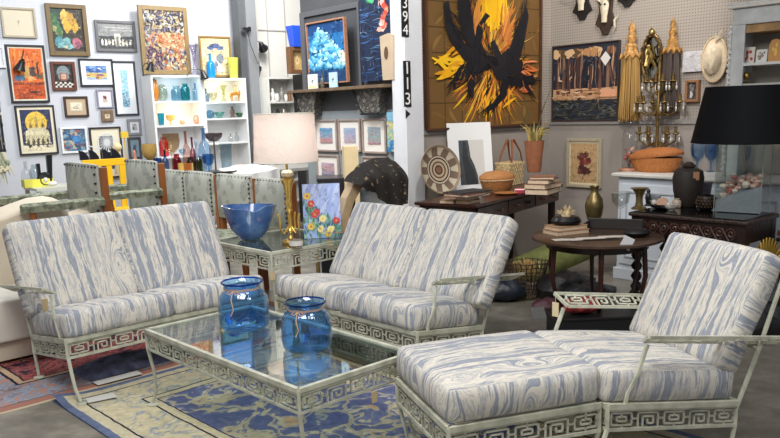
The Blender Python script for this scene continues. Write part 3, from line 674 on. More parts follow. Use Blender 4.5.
# ------------------------------------------------------------ middle wall: big painting
def a_big(r):
    for i in range(1,7): yield '4f3a1c',rc(i/7-.004,0,i/7+.004,1)
    for j in range(1,6): yield '4a3519',rc(0,j/6-.004,1,j/6+.004)
    for _ in range(60): yield r.choice(['7a5c2e','6a4e26','8a6a36','735428']),stroke(r,r.random(),r.random(),.12,.03,r.uniform(0,PI))
    c=(.52,.45)
    def burst(n,cols,r0,r1,a0,a1,wd):
        for _ in range(n):
            a=r.uniform(a0,a1); q=r.uniform(r0,r1); yield r.choice(cols),stroke(r,c[0]+math.cos(a)*q*.8,c[1]+math.sin(a)*q,.22*r.uniform(.7,1.3),wd*r.uniform(.5,1.2),a)
    yield from burst(90,['d87f2e','e0a02c','a8622c','f0b81e','c8703a'],.10,.40,0,2*PI,.018)
    yield from burst(260,['d87f2e','b8682c','a8622c','f0b81e','e8c45c','14141c'],.12,.40,0,2*PI,.006)
    for _ in range(42): yield r.choice(['f2b90c','f7c81a','e8a810']),stroke(r,.56+r.uniform(-.09,.1),.84+r.uniform(-.06,.1),.28,.04,1.5+r.uniform(-.35,.35))
    for _ in range(22): yield r.choice(['c87c38','b86a34','d8903c']),stroke(r,r.choice([.38,.66])+r.uniform(-.05,.06),.68+r.uniform(-.1,.12),.22,.025,1.3+r.uniform(-.3,.5))
    for _ in range(26): yield r.choice(['f0b010','f7c420','e09a18']),stroke(r,.17+r.uniform(-.08,.1),.43+r.uniform(-.09,.09),.15,.03,r.uniform(-.6,.8))
    for _ in range(20): yield r.choice(['f0b41c','e8982c']),stroke(r,.56+r.uniform(-.12,.14),.18+r.uniform(-.05,.06),.15,.022,1.2+r.uniform(-.7,.5))
    for _ in range(18): yield r.choice(['e08a5c','d8743c','c8602c']),stroke(r,.87+r.uniform(-.06,.05),.36+r.uniform(-.12,.1),.12,.02,r.uniform(-.5,.5))
    K='14141c'
    yield K,[(.26,1.0),(.32,.98),(.36,.75),(.40,.56),(.36,.5),(.28,.6),(.24,.8)]
    yield K,[(.13,.82),(.17,.84),(.2,.7),(.3,.56),(.36,.47),(.3,.44),(.2,.55),(.14,.66)]
    yield K,[(.37,.52),(.40,.68),(.48,.78),(.52,.76),(.45,.7),(.44,.58),(.5,.47),(.45,.42)]
    yield K,[(.28,.56),(.44,.5),(.56,.42),(.66,.37),(.78,.36),(.84,.4),(.82,.46),(.70,.46),(.60,.50),(.50,.44),(.4,.36),(.32,.42)]
    yield K,[(.52,.58),(.56,.6),(.62,.5),(.70,.55),(.78,.72),(.86,.84),(.88,.78),(.84,.6),(.8,.48),(.72,.4),(.6,.42)]
    yield K,[(.5,.45),(.64,.38),(.8,.34),(.93,.36),(.95,.3),(.84,.27),(.7,.28),(.58,.33)]
    yield K,[(.36,.45),(.38,.3),(.37,.2),(.33,.2),(.32,.32),(.31,.44)]
    yield K,[(.3,.44),(.24,.32),(.2,.26),(.19,.3),(.24,.4)]
    yield K,[(.7,.32),(.66,.2),(.56,.12),(.48,.09),(.5,.12),(.6,.2),(.62,.3)]
    yield K,[(.8,.3),(.9,.22),(.97,.17),(.9,.26),(.86,.31)]
    for _ in range(60):
        a=r.uniform(0,2*PI); yield K,stroke(r,.58+math.cos(a)*.24*r.uniform(.5,1.3),.38+math.sin(a)*.14*r.uniform(.5,1.3),.12,.010,a)
    for (x0,y0,x1,y1,ang) in ((.3,.98,.34,.6,1.4),(.15,.8,.34,.5,2.3),(.86,.85,.7,.45,1.1),(.45,.76,.42,.45,1.3),(.35,.44,.34,.22,1.5),(.3,.42,.2,.28,.9),(.66,.3,.5,.1,.7),(.7,.35,.95,.3,.1)):
        for _ in range(14):
            q=r.random(); yield K,stroke(r,x0+(x1-x0)*q+r.uniform(-.045,.045),y0+(y1-y0)*q+r.uniform(-.02,.02),.13,.012,ang+r.uniform(-.3,.3))
    for _ in range(8): yield r.choice(['d87f2e','b8642c']),stroke(r,.52+r.uniform(-.34,.36),.45+r.uniform(-.36,.3),.06,.005,r.uniform(0,PI))
wpic('canvas_painting','huge brown painting with a black and yellow splash above the writing desk','painting',(427.5,-22,542,128),('b',B1-.004),'4c2f1f',.022,.05,None,0,a_big,bg='71532a',dab=0)
def a_forest(r):
    yield '232a38',rc(0,.32,1,.86); yield 'c99c74',rc(0,.27,1,.42)
    for x in (.05,.14,.22,.36,.42,.56,.7,.82,.9): yield r.choice(['5a3c34','6e4a3c','8a6a54','4a3230']),[(x,.33),(x+.055,.33),(x+.045,.95),(x+.01,.95)]
    for i in range(14): yield r.choice(['b98a5c','8a5c3a','d9b48a','5c4a34','456048']),blobby(r,r.random(),.9,.07,.06)
    for i in range(260): yield r.choice(['2a2a28','45463e','5c5a4c','242a2a','3c4448','6f6c5c','1c1e20']),stroke(r,r.random(),r.uniform(.01,.27),.09,.014,r.uniform(-.35,.35))
    for i in range(40): yield r.choice(['6a4638','3a2824','8a6650','d0a888','22242e']),stroke(r,r.random(),r.uniform(.45,.85),.3,.012,1.57+r.uniform(-.05,.05))
    for i in range(26): yield r.choice(['b88a64','cba07c','a97a58','dcb898']),stroke(r,r.random(),r.uniform(.28,.42),.16,.03,r.uniform(-.1,.1))
    for i in range(16): yield '1c2230',stroke(r,.52+r.uniform(-.06,.08),r.uniform(.45,.8),.1,.03,1.4)
    yield 'd9a07c',rc(.75,.3,1,.4)
wpic('collage_picture','wide fabric collage of dark tree trunks over water, on the right pegboard wall','picture',(551.5,43.5,618,121),('a',AW-.004),'3b2d28',.012,.03,None,0,a_forest,bg='2c3340',dab=60)
P=Ka(605.5,58,AW-.037); b=MB(); b.prism([(-.055,0),(.0,-.07),(.055,0),(0,.06)],-.001,.001); o=b.build('price_card',mat('d9d9d6',.7),loc=P,rz=RB,smooth=False); tag(o,'white diamond shaped price card hanging over the tree collage','tag')
wpic('blank_canvas','small plain pale canvas on the right pegboard wall beside the straw hat','picture',(684,51,711,71.5),('a',AW-.004),None,0,.03,None,0,strokes([(0,0,1,1,['d4d2d6','c9c9d0','dcdad8'],14,.4,.12,0,.6)]),bg='cfcdd0')
wpic('framed_print','tiny dark picture in a chunky wooden frame under the pale canvas','picture',(687,80,700.5,102),('a',AW-.004),'8a6242',.022,.05,None,0,a_small(['d8d4cc','3a3638','8a8480']),bg='4c474a')
# leaning print on the floor ledge
def a_rooster(r):
    for i in range(26): yield r.choice(['6e2f28','4c2622','8a4038','5e302a']),blobby(r,.5+r.uniform(-.17,.17)*1.2,.5+r.uniform(-.25,.25),.09,.07)
    for i in range(6): yield '3a2420',stroke(r,.5+r.uniform(-.2,.2),.3+r.uniform(-.1,.1),.3,.02,r.uniform(.6,2.4))
t,w_,h_=wpic('framed_textile','tan picture of a dark red rooster in a pale beaded frame, low on right wall','picture',(567,138.5,601.5,187.5),('a',AW-.004),'a79d86',.028,.03,'d3c8a8',.02,a_rooster,bg='c2a074')
for i in range(13):
    for (x,z) in (((-.5+ (i+.5)/13)*(w_-.075),.038),((-.5+(i+.5)/13)*(w_-.075),h_-.038)):
        pass
bd=MB()
for i in range(18):
    zz=.04+(h_-.08)*i/17
    bd.ball((-w_/2+.038,-.016,zz),.008,6); bd.ball((w_/2-.038,-.016,zz),.008,6)
for i in range(1,13):
    xx=-w_/2+.038+(w_-.076)*i/13; bd.ball((xx,-.016,.038),.008,6); bd.ball((xx,-.016,h_-.038),.008,6)
bd.build('bead_trim',mat('e2d9bd',.6),t)
def reparent(o,t):
    M=Matrix.Translation(t.location)@t.rotation_euler.to_matrix().to_4x4(); o.parent=t; o.matrix_parent_inverse=M.inverted()
# ------------------------------------------------------------ small vessels
PR={
'vase':[(.55,0),(.62,.02),(.9,.25),(1,.45),(.85,.65),(.45,.8),(.38,.9),(.55,1),(.5,1),(.33,.9),(.4,.8),(.8,.64),(.94,.45),(.84,.26),(.5,.04),(0,.04)],
'bottle':[(.8,0),(.95,.03),(1,.1),(1,.5),(.85,.62),(.35,.72),(.3,.95),(.4,.97),(.4,1),(.25,1),(.22,.72),(0,.7)],
'tumbler':[(.72,0),(.75,.02),(1,1),(.93,1),(.68,.06),(0,.06)],
'goblet':[(.62,0),(.6,.03),(.14,.07),(.12,.36),(.35,.42),(.85,.55),(1,.8),(.95,1),(.9,1),(.92,.8),(.78,.57),(.3,.46),(0,.44)],
'bowl':[(.45,0),(.45,.08),(.7,.3),(.95,.7),(1,1),(.94,1),(.88,.7),(.62,.34),(0,.16)],
'jar':[(.7,0),(.9,.03),(1,.15),(1,.65),(.85,.8),(.6,.85),(.6,.95),(.66,1),(.58,1),(.54,.86),(.8,.78),(.94,.64),(.94,.16),(.8,.06),(0,.05)],
'compote':[(.5,0),(.45,.03),(.07,.06),(.06,.5),(.35,.54),(.85,.66),(1,.82),(.93,1),(.88,1),(.94,.82),(.8,.68),(.3,.57),(0,.56)],
'flare':[(.8,0),(.8,.05),(.42,.16),(.34,.4),(.4,.7),(.7,.93),(1,1),(.95,1),(.62,.92),(.32,.7),(0,.3)],
'ball':[(.35,0),(.75,.1),(.98,.35),(1,.5),(.93,.7),(.65,.92),(.3,1),(.28,.97),(.6,.9),(.88,.7),(.94,.5),(.92,.36),(.7,.14),(0,.06)],
'figure':[(.9,0),(1,.03),(.85,.08),(.5,.14),(.62,.3),(.8,.5),(.62,.68),(.35,.76),(.5,.86),(.42,.95),(.15,1),(0,1)],
'cylinder':[(1,0),(1,.02),(1,1),(.93,1),(.93,.05),(0,.05)],
}
def vessel(name,lab,cat,P,wpx,hpx,prof,m,group=None,n=20,nr=0,ridge=0,rz=0,sq=1,parts=None):
    k=mpp(P); R=wpx*k/2; Hh=hpx*k
    mb=MB(); mb.lathe([(r*R,z*Hh) for r,z in PR[prof]],n,nr=nr,ridge=ridge,sq=sq); o=mb.build(name,m,loc=P,rz=rz); tag(o,lab,cat,group); return o
G=lambda c,**k: glass(tuple(v**.30 for v in hx(c)),**k)
CER=lambda c,**k: mat(c,.25,0,.12,18,**k)
# ------------------------------------------------------------ partition wall: dark board, shelf, canvases
def onA(x,y,off=0): return Ka(x,y,AS-off)
tl,br=onA(305,8),onA(361,88)
b=MB(); 
z1,z0=onA(330,10).z+.02,onA(330,92).z; b0,b1=onA(363,50).dot(BX),onA(304,50).dot(BX); w=b1-b0
t=thing('display_board','dark grey framed board behind the cloud painting on the partition wall','board',W(AS-.002,(b0+b1)/2,z0),RB)
b.box(-w/2,w/2,-.012,0,0,z1-z0); b.build('panel',mat('46474b',.6,0,.05,5),t,smooth=False)
b=MB(); 
for q in ((-w/2,-w/2+.07,0,z1-z0),(w/2-.03,w/2,0,z1-z0),(-w/2+.07,w/2-.03,z1-z0-.05,z1-z0)): b.box(q[0],q[1],-.035,-.012,q[2],q[3])
b.build('frame',mat('55565a',.5),t,smooth=False,bevel=.004)
def a_cloud(r):
    yield '0f3f74',rc(0,0,1,1); yield '1d6aa5',rc(0,.2,1,.8); yield '2b86bd',rc(0,.3,.6,.7)
    cl=[(.1,.55,.10),(.2,.72,.13),(.34,.80,.12),(.3,.62,.14),(.45,.68,.12),(.58,.66,.11),(.5,.52,.13),(.66,.54,.12),(.78,.50,.11),(.18,.40,.13),(.36,.42,.13),(.56,.38,.12),(.72,.36,.12),(.88,.42,.11),(.92,.30,.11),(.28,.28,.12),(.08,.30,.10),(.5,.27,.11),(.74,.25,.1)]
    for cx,cy_,R_ in cl:
        pal=['256f9f','3a93c4','5aaed6','7cc2e0','9ed6e8','b9e0ea'] if cx<.8 else ['4a9cc0','86bccb','aecfd0','cfd9c8','e0dfc8','e9e2cc']
        for q in range(26):
            dx,dy=r.gauss(0,.5),r.gauss(0,.5); lv=int(max(0,min(5,2.6+1.6*dx+2.4*dy+r.uniform(-1,1))))
            yield pal[lv],blobby(r,cx+R_*dx*1.1,min(.93,max(.22,cy_+R_*dy*.8)),R_*r.uniform(.18,.5),R_*r.uniform(.12,.28),12,.3)
    yield '123a66',rc(0,.0,1,.2)
    for _ in range(20): yield r.choice(['1d5288','0f2f56','2c6ea4']),stroke(r,r.random(),r.uniform(.02,.18),.35,.012,0)
wpic('canvas_painting','painting of blue and white clouds over dark sea in a light wood frame','painting',(311.5,20,350,83.5),('a',AS-.10),'a5765a',.014,.035,None,0,a_cloud,bg='0f3f74',lean=-.03,dab=90)
def a_koi(r):
    yield '152440',rc(0,0,1,1)
    for i in range(60): yield r.choice(['1c3358','2a4a78','101c34','3c6296']),stroke(r,r.random(),r.random(),.45,.012,r.uniform(-.1,.1))
    for i in range(12): yield r.choice(['3f6a98','5a88b0','84a8c4']),stroke(r,r.uniform(0,.6),r.choice([.24,.36,.52,.66])+r.uniform(-.02,.02),.35,.006,0)
    for i in range(6): yield r.choice(['2f8a58','4aa870','1f6a48']),blobby(r,.33+r.uniform(-.1,.12),.93+r.uniform(-.05,.05),.12,.06)
    for i in range(12): yield r.choice(['e0643f','e98c6c','d9a39a','c94a34']),blobby(r,.78+.06*math.sin(i),.97-i*.03,.07,.03)
    for i in range(9): yield r.choice(['e8a08c','e3c0b8','d8604a']),blobby(r,.66+r.uniform(-.1,.12),.58+r.uniform(-.04,.04),.08,.025)
wpic('canvas_painting','tall dark blue painting of orange koi at the edge of the partition wall','painting',(363.5,-14,396,80.5),('a',AS-.03),None,0,.025,None,0,a_koi,bg='152440',dab=80)
# carved cream upright board with a dark oval knot, in front of the koi painting
P=onA(388,80,.09); k=mpp(P); b=MB()
b.prism([(-.055,0),(.085,0),(.10,.36),(.03,.38),(-.08,.36)],-.012,.012,0); b.flat(ell(0.0,.22,.028,.055),-.0125,1)
o=b.build('carved_board',[mat('b9a68c',.6,0,.1,8),mat('5b4230',.6)],loc=P,rz=RB,smooth=False); tag(o,'cream wooden board with a dark oval knot, on the shelf by the post','board')
# shelf with two iron corbels
sz=onA(350,87).z; b0,b1=onA(399,84).dot(BX),onA(300.5,84).dot(BX); w=b1-b0
t=thing('wall_shelf','narrow wooden shelf on black scrolled iron brackets below the cloud painting','shelf',W(AS-.002,(b0+b1)/2,sz-.03),RB)
b=MB(); b.box(-w/2,w/2,-.17,0,.0,.028); b.build('shelf_board',mat('6b5742',.6,0,.25,20),t,smooth=False,bevel=.003)
FIL=mat('55534f',.45,.4,.9,70,.9,60)
for x0,x1 in ((-w/2+.05,-w/2+.42),(w/2-.50,w/2-.10)):
    b=MB(); n=14; hh=.215
    pl=[(x0,0),(x1,0)]+[(x1-(x1-x0)*.18*math.sin(i/n*PI/2)-(x1-x0)*.0,-hh*i/n) for i in range(1,n+1)]+[(x0+(x1-x0)*.35-(x1-x0)*.35*math.cos(PI/2*(n-i)/n*1.0)*1.0,-hh*(.92)*(n-i)/n) for i in range(0,n)]
    b.prism(pl,-.10,-.0,0)
    bb_=b; r=random.Random(5); s=MB()
    for i in range(46):
        cx,cz=r.uniform(x0+.04,x1-.05),-r.uniform(.01,hh*.92); q=r.uniform(.008,.02)
        s.tube([(cx+q*math.cos(a*.9)*(1-a*.1),-.104,cz+q*math.sin(a*.9)*(1-a*.1)) for a in range(7)],.0028,4)
    s.mi=[1]*len(s.mi)
    b=MB(); b.tube([(x0,-.12,0),(x0+.02,-.11,-.08),(x0+.09,-.10,-hh*.85),(x0+.12,-.1,-hh)],.012,6); b.tube([(x0+.1,-.11,-hh),(x1-.06,-.11,-hh)],.010,6); bb_.add(s.v,s.f,1); bb_.add(b.v,b.f,2); bb_.build('iron_bracket',[FIL,mat('9c968a',.4,.3),BLK],t)
SP=lambda x: Ka(x,83,AS-.13)
for x,y,wp,hp,lab,c in ((313,83,13.5,14,'little pale canvas with a small bird, left on the wooden wall shelf','dcdcd0'),(333.5,82.5,11,14.5,'little pale blue canvas with a bird, right on the wooden wall shelf','b4cfe0')):
    P=Ka(x,y,AS-.15); P.z=sz; k=mpp(P); b=MB(); w2,h2=wp*k/2*1.2,hp*k; b.box(-w2,w2,-.006,.006,0,h2,0); b.flat([(-.02,h2*.5),(.005,h2*.45),(.02,h2*.62),(0,h2*.6)],-.0064,1); b.flat(rc(-.004,h2*.3,.001,h2*.5),-.0064,1)
    if c=='dcdcd0': b.flat(rc(-w2*.9,h2*.05,w2*.9,h2*.2),-.0064,2)
    o=b.build('mini_canvas',[mat(c,.7),mat('4a4a50',.7),mat('d9cf9a',.7)],loc=P,rz=RB,smooth=False); tag(o,lab,'painting')
P=Ka(322.5,82.5,AS-.14); P.z=sz; vessel('glass_bottle','narrow brown bottle between the two mini canvases on the wall shelf','bottle',P,4,14,'bottle',mat('5c5648',.3))
# framed prints below
def a_sun(cs):
    def f(r):
        for i in range(9):
            yield cs[min(len(cs)-1,i*len(cs)//9)],rc(0,1-(i+1)/9,1,1-i/9)
        for i in range(16): yield r.choice(cs),stroke(r,r.random(),r.random(),.5,.06,0)
    return f
for i,(px,cs,lab) in enumerate((((317,119.5,339,151.5),['5c96bd','7fa9c4','a8a9bd','c9a0a4','c98f88'],'framed sunset print over blue sky, left in the upper row on the partition'),
  ((340.5,119,362.5,151.5),['a3b4cc','a9b4d0','b5b0c8','c2b0c0','c9b0b4'],'pale lilac framed print, middle of the upper row on the partition'),
  ((364,118,388,153.5),['a5b3bd','a0aeb4','9fb0b0','b0a8ac','b98f94'],'grey green framed print, right in the upper row on the partition'),
  ((319,154.5,341,188),['c4a8b4','c9a5a8','b3a0b0','7f8fa8','6f8aa0'],'framed print with pink sky above blue hills, in the lower row on the partition'),
  ((364.5,156.5,388.5,190),['c9b5b0','c9b0b0','a9a0a8','98a0ac'],'framed print mostly behind the black shawl, lower right on the partition'))):
    wpic('framed_print',lab,'picture',px,('a',AS-.004),'9b8c84',.02,.025,'e2ddd5',.06,a_sun(cs),bg=cs[0])
wpic('canvas_painting','narrow bright blue and yellow canvas beside the white numbered post','painting',(389.5,112,397.5,152),('a',AS-.01),None,0,.02,None,0,a_sun(['8fc4de','d9d29a','b5cfae','4f9ccc','3f8cc4']),bg='5aa5d0')
# ------------------------------------------------------------ dark writing desk
DRK=mat('3a201a',.28,0,.35,12,.0,stretch=(1,1,1)); DRK2=mat('2a1815',.32,0,.3,14)
dz=.80; Pn=Kz(477,205,dz); Pr=Kz(563,184,dz); dv=(Pr-Pn); dv.z=0; DWd=dv.length; drz=math.atan2(dv.y,dv.x)
t=thing('writing_desk','dark reddish wooden desk with small drawers below the splash painting','desk',Vector((Pn.x,Pn.y,0)),drz)
DDp=.56
b=MB(); b.box(0,DWd,0,DDp,dz-.025,dz); b.build('desk_top',DRK,t,smooth=False,bevel=.006)
b=MB(); b.box(.03,DWd-.03,.03,DDp-.03,dz-.15,dz-.0255); b.build('apron',DRK2,t,smooth=False,bevel=.004)
nd=3; wd=(DWd-.08)/nd
for i in range(nd):
    d=MB(); d.box(.05+wd*i,.05+wd*i+wd-.02,.018,.03,dz-.14,dz-.035); do=d.build('drawer',DRK,t,smooth=False,bevel=.004)
    for f_ in (.28,.72):
        kx=.05+wd*i+(wd-.02)*f_; kb=MB(); 
        kb.M=Matrix.Translation((kx,.018,dz-.088))@Matrix.Rotation(PI/2,4,'X'); kb.lathe([(.006,0),(.006,.008),(.014,.014),(.016,.022),(.010,.028),(0,.029)],10); kb.build('knob',mat('6b5a48',.3,.8),do)
for x in (.07,DWd-.07):
    for y in (.08,DDp-.07):
        l=MB(); l.lathe([(.018,0),(.024,.03),(.02,.08),(.03,.3),(.022,.34),(.032,.4),(.034,dz-.15)],12,(x,y,0)); l.build('leg',DRK2,t)
# dark chest beneath the desk (deep shade there)
def desk(x,y): return Kz(x,y,dz)
# woven tray leaning on the wall
def woven():
    m,n=newmat('woven_tray'); tc=n.new('ShaderNodeTexCoord').outputs['Object']; x,y,z=n.sep(tc)
    r=n.math('SQRT',n.math('ADD',n.math('MULTIPLY',x,x),n.math('MULTIPLY',z,z))); a=n.math('ARCTAN2',z,x)
    star=n.math('ABSOLUTE',n.math('SINE',n.math('MULTIPLY',a,4.5)))
    rr=n.math('DIVIDE',r,.20)
    ring=n.ramp(rr,[(0,'7d5a44'),(.14,'3f2f28'),(.20,'b39b80'),(.30,'4c3a30'),(.36,'b8a68c'),(.46,'3b2e2a'),(.52,'bdb09a'),(.58,'58473c'),(.62,'b3a692')],'CONSTANT')
    pt=n.math('GREATER_THAN',n.math('ADD',star,n.math('MULTIPLY',rr,-1.0)),-.18)
    star_c=n.mix(pt,'b8ad98','6c5a4c'); c=n.mix(n.math('GREATER_THAN',rr,.62),ring,star_c); c=n.mix(n.math('GREATER_THAN',rr,.94),c,'8f7d66')
    wv=n.math('SINE',n.math('MULTIPLY',r,520)); c2=n.ramp(n.math('ADD',n.math('MULTIPLY',wv,.5),.5),[(0,(.7,.7,.7)),(1,(1.1,1.1,1.1))])
    mm=n.new('ShaderNodeMix',data_type='RGBA',blend_type='MULTIPLY'); mm.inputs[0].default_value=.6; n.L(c,mm.inputs[6]); n.L(c2,mm.inputs[7]); n.L(mm.outputs[2],n.b.inputs['Base Color']); n.b.inputs['Roughness'].default_value=.8; return m
P=desk(435,195); k=mpp(P); R=.5*49*k
b=MB(); b.M=Matrix.Rotation(PI/2,4,'X')
b.lathe([(0,.005),(R*.3,.004),(R*.7,.008),(R*.93,.03),(R,.045),(R*1.0,.05),(R*.97,.05),(R*.9,.036),(R*.68,.018),(0,.014)],40,cap=False)
o=b.build('woven_tray',woven()); o.rotation_euler=(-.20,0,RA-.12); o.location=P+Vector((.03,.05,R*.985)); tag(o,'round woven tray with a star pattern leaning by the white post','tray')
# white matted photo
P=desk(471,190); P+=Vector((.02,.06,0)); 
c1=Kz(449,187,dz)
t=thing('matted_print','black and white photo in a wide white mat leaning on the desk wall','picture',P+Vector((.0,.0,.0)),.3); t.rotation_euler=(-.14,0,.30)
k=mpp(P); w2,h2=23.5*k,66*k
b=MB(); b.box(-w2,w2,-.004,.004,0,h2); b.build('mat_board',mat('dcdedf',.7),t,smooth=False)
iw0,iw1,ih0,ih1=-w2*.52,w2*.62,h2*.07,h2*.74
b=MB(); W_=iw1-iw0;H_=ih1-ih0
b.flat(rc(iw0,ih0,iw1,ih1),-.0045,0)
q=lambda pts:[(iw0+W_*x,ih0+H_*y) for x,y in pts]
b.flat(q([(0,0),(.72,0),(.70,.2),(.60,.42),(.45,.62),(.42,.85),(.38,1),(0,1)]),-.0048,1); b.flat(q([(.22,0),(.68,0),(.60,.25),(.45,.45),(.35,.6),(.3,.9),(.2,1),(.12,.6)]),-.0051,2); b.flat(q([(.7,0),(1,0),(1,.12),(.72,.08)]),-.0054,3)
b.build('photograph',[mat('c8c6c2',.6),mat('3c4246',.6,0,.4,25),mat('23282c',.6,0,.4,20),mat('a9a7a2',.6)],t,smooth=False)
# books, papers, baskets on the desk
def pile(lab,x,y,dims,ang,cols,name='book',group=None,zt=dz,labs=None):
    P=Kz(x,y,zt); z=0
    for i,((w,d,h),a,c) in enumerate(zip(dims,ang,cols)):
        t=thing(name,labs[i],'book',P+Vector((0,0,z)),drz+a,group)
        b=MB(); b.box(-w/2,w/2,-d/2,d/2,0,.003);b.box(-w/2,w/2,-d/2,d/2,h-.003,h); b.box(-w/2,w/2,d/2-.004,d/2,.003,h-.003); b.build('cover',mat(c,.6,0,.15,20),t,smooth=False)
        b=MB(); b.box(-w/2+.004,w/2-.004,-d/2+.004,d/2-.004,.003,h-.003); b.build('pages',mat('cdb79c',.8,0,.15,80),t,smooth=False); z+=h+.0005
pile('',451,202.5,[(.16,.12,.028)],[.1],['8a6a58'],labs=['small tan book lying nearest the woven tray'])
pile('',468,203,[(.17,.12,.026),(.17,.12,.028),(.30,.2,.008),(.34,.22,.02),(.34,.2,.01)],[-.1,.12,-.15,-.05,-.25],['7d5c4c','a07a64','e0dcd4','6a3a34','1c1c20'],labs=['brown book at the bottom of the stack before the matted photo','tan book second from the bottom before the matted photo','white paper folder inside the stack before the matted photo','dark red book near the top before the matted photo','black folder topmost before the matted photo'])
# casserole shaped lidded basket
def wicker(name,lab,P,rx,h,col,lid=True,sq=.8,rz=0,col2=None,lidtilt=0):
    t=thing(name,lab,'basket',P,rz); m=mat(col,.7,0,.3,90,.8,120)
    b=MB(); b.lathe([(rx*.72,0),(rx*.86,h*.2),(rx*.97,h*.5),(rx,h*.62),(rx*.96,h*.62),(rx*.9,h*.4),(rx*.7,.02),(0,.02)],32,sq=sq,nr=32,ridge=.012); b.build('basket_body',m,t)
    if lid:
        b=MB(); b.lathe([(rx*1.04,0),(rx*1.05,h*.10),(rx*.98,h*.2),(rx*.7,h*.34),(rx*.3,h*.40),(0,h*.41)],32,sq=sq,nr=32,ridge=.01); o=b.build('lid',mat(col2 or col,.7,0,.3,90,.8,120),t,loc=(0,0,h*.625)); o.rotation_euler=(0,lidtilt,0)
    return t
P=desk(497,191.5); k=mpp(P); wicker('lidded_basket','oval brown wicker basket with a domed lid and pale stitched rim on the desk',P,20*k,20*k,'a5703f',rz=drz)
tt=[o for o in D.objects if o.name.startswith('lidded_basket')][0]
b=MB(); rr=20.4*k; b.tube([(rr*math.cos(a*PI/20),rr*.8*math.sin(a*PI/20),20*k*.62) for a in range(40)],.006,6,closed=True); b.build('stitched_rim',mat('d2bd94',.7,0,.3,120),tt)
P=desk(502,193.5)+Vector((.02,-.10,0)); k=mpp(P); b=MB(); b.lathe([(.0,0),(12*k*.7,0),(12*k,.018),(12*k*.93,.018),(0,.008)],24); o=b.build('shallow_dish',mat('9a6436',.5,0,.2,40),loc=P); tag(o,'shallow brown wooden dish in front of the lidded basket','dish')
# square basket with leather handles
P=desk(511,185)+BX*.02; k=mpp(P); t=thing('handle_basket','pale woven basket with brown leather handles behind the lidded basket','basket',P,drz)
wv=mat('c4ab7c',.8,0,.45,60,.9,80); w2=17*k; b=MB(); b.hexa([(-w2*.9,-w2*.4,0),(w2*.9,-w2*.4,0),(w2*.9,w2*.4,0),(-w2*.9,w2*.4,0)],[(-w2,-w2*.5,23*k),(w2,-w2*.5,23*k),(w2,w2*.5,23*k),(-w2,w2*.5,23*k)]); o=b.build('basket_body',wv,t,smooth=False,bevel=.01)
s=MB()
for i in range(12):
    for j in range(7):
        x=-w2*.93+w2*1.86*(i+.5)/12; z=23*k*(j+.5)/7; y=-w2*(.405+.1*(j+.5)/7)
        if (i+j)%2: s.box(x-w2*.07,x+w2*.07,y-.006,y,z-k*1.4,z+k*1.4)
s.build('weave_strips',mat('d6c196',.8,0,.3,60),o,smooth=False,bevel=.002)
LEA=mat('7d4a2a',.5,0,.25,20)
for yy,sx in ((-w2*.45,-1),(w2*.3,1)):
    b=MB(); b.tube([(-w2*.75,yy,20*k),(-w2*.55,yy*1.0,29*k),(-w2*.05+sx*.01,yy*.5,44*k),(w2*.1,yy*.5,44.5*k),(w2*.55,yy,32*k),(w2*.8,yy,21*k)],[.008,.008,.012,.012,.008,.008],6); b.build('handle',LEA,t)
# terracotta vase with dried stems, standing on books
bz=Kz(533,192,dz)
pile('',543,193,[(.32,.2,.045),(.30,.19,.04),(.28,.18,.035),(.22,.2,.02)],[.05,-.08,.1,.3],['2a2220','8a5f42','633c30','7d5640'],labs=['black book at the bottom of the pile under the terracotta vase','tan leather book, second from bottom under the terracotta vase','reddish brown book, third from bottom under the terracotta vase','thin brown wrap on top of the books under the terracotta vase'])
P=Kz(535,193,dz)+Vector((0,0,.1415)); P0=Kz(533,168,.9415); P=Kz(534,172,dz+.1425); k=mpp(P)
t=thing('terracotta_vase','tall flared terracotta vase holding dried grass, standing on stacked books','vase',P,0)
b=MB(); b.lathe([(6.5*k,0),(7*k,2*k),(8.5*k,18*k),(10*k,31*k),(9.2*k,31*k),(7.6*k,18*k),(0,4*k)],24); b.build('vase_body',mat('8f5a3c',.6,0,.15,20),t)
r=random.Random(3); b=MB()
for i in range(46):
    a=r.uniform(0,2*PI); l=r.uniform(9,22)*k; sp=r.uniform(4,15)*k; x0,y0=4*k*math.cos(a),4*k*math.sin(a)
    b.tube([(x0,y0,24*k),(x0+sp*.4*math.cos(a),y0+sp*.4*math.sin(a),31*k+l*.6),(x0+sp*math.cos(a),y0+sp*math.sin(a),31*k+l*r.uniform(.5,1))],[.003,.004,.001],4,r.choice([0,0,1,2]))
for dx,l in ((-20,38),(16,50),(-12,44),(20,24)):
    b.tube([(0,0,26*k),(dx*k*.5,0,31*k+l*k*.6),(dx*k,0,31*k+l*k)],[.003,.005,.001],4,3)
b.build('dried_grass',[mat('b59a4c',.8),mat('7a7a3c',.8),mat('d0b878',.8),mat('4f4a2c',.8)],t)
# american flag style striped cloth
P=desk(519,192)+Vector((.0,-.05,0)); k=mpp(P); b=MB()
for i in range(7): b.box(-.09+.026*i,-.09+.026*(i+1),-.045,.045,0,.03+.006*math.sin(i),i%2)
o=b.build('striped_cloth',[mat('a3324a',.8),mat('e3dcd8',.8)],loc=P,rz=drz+.5,smooth=False,bevel=.004); tag(o,'small folded red and white striped cloth in front of the books on the desk','cloth')
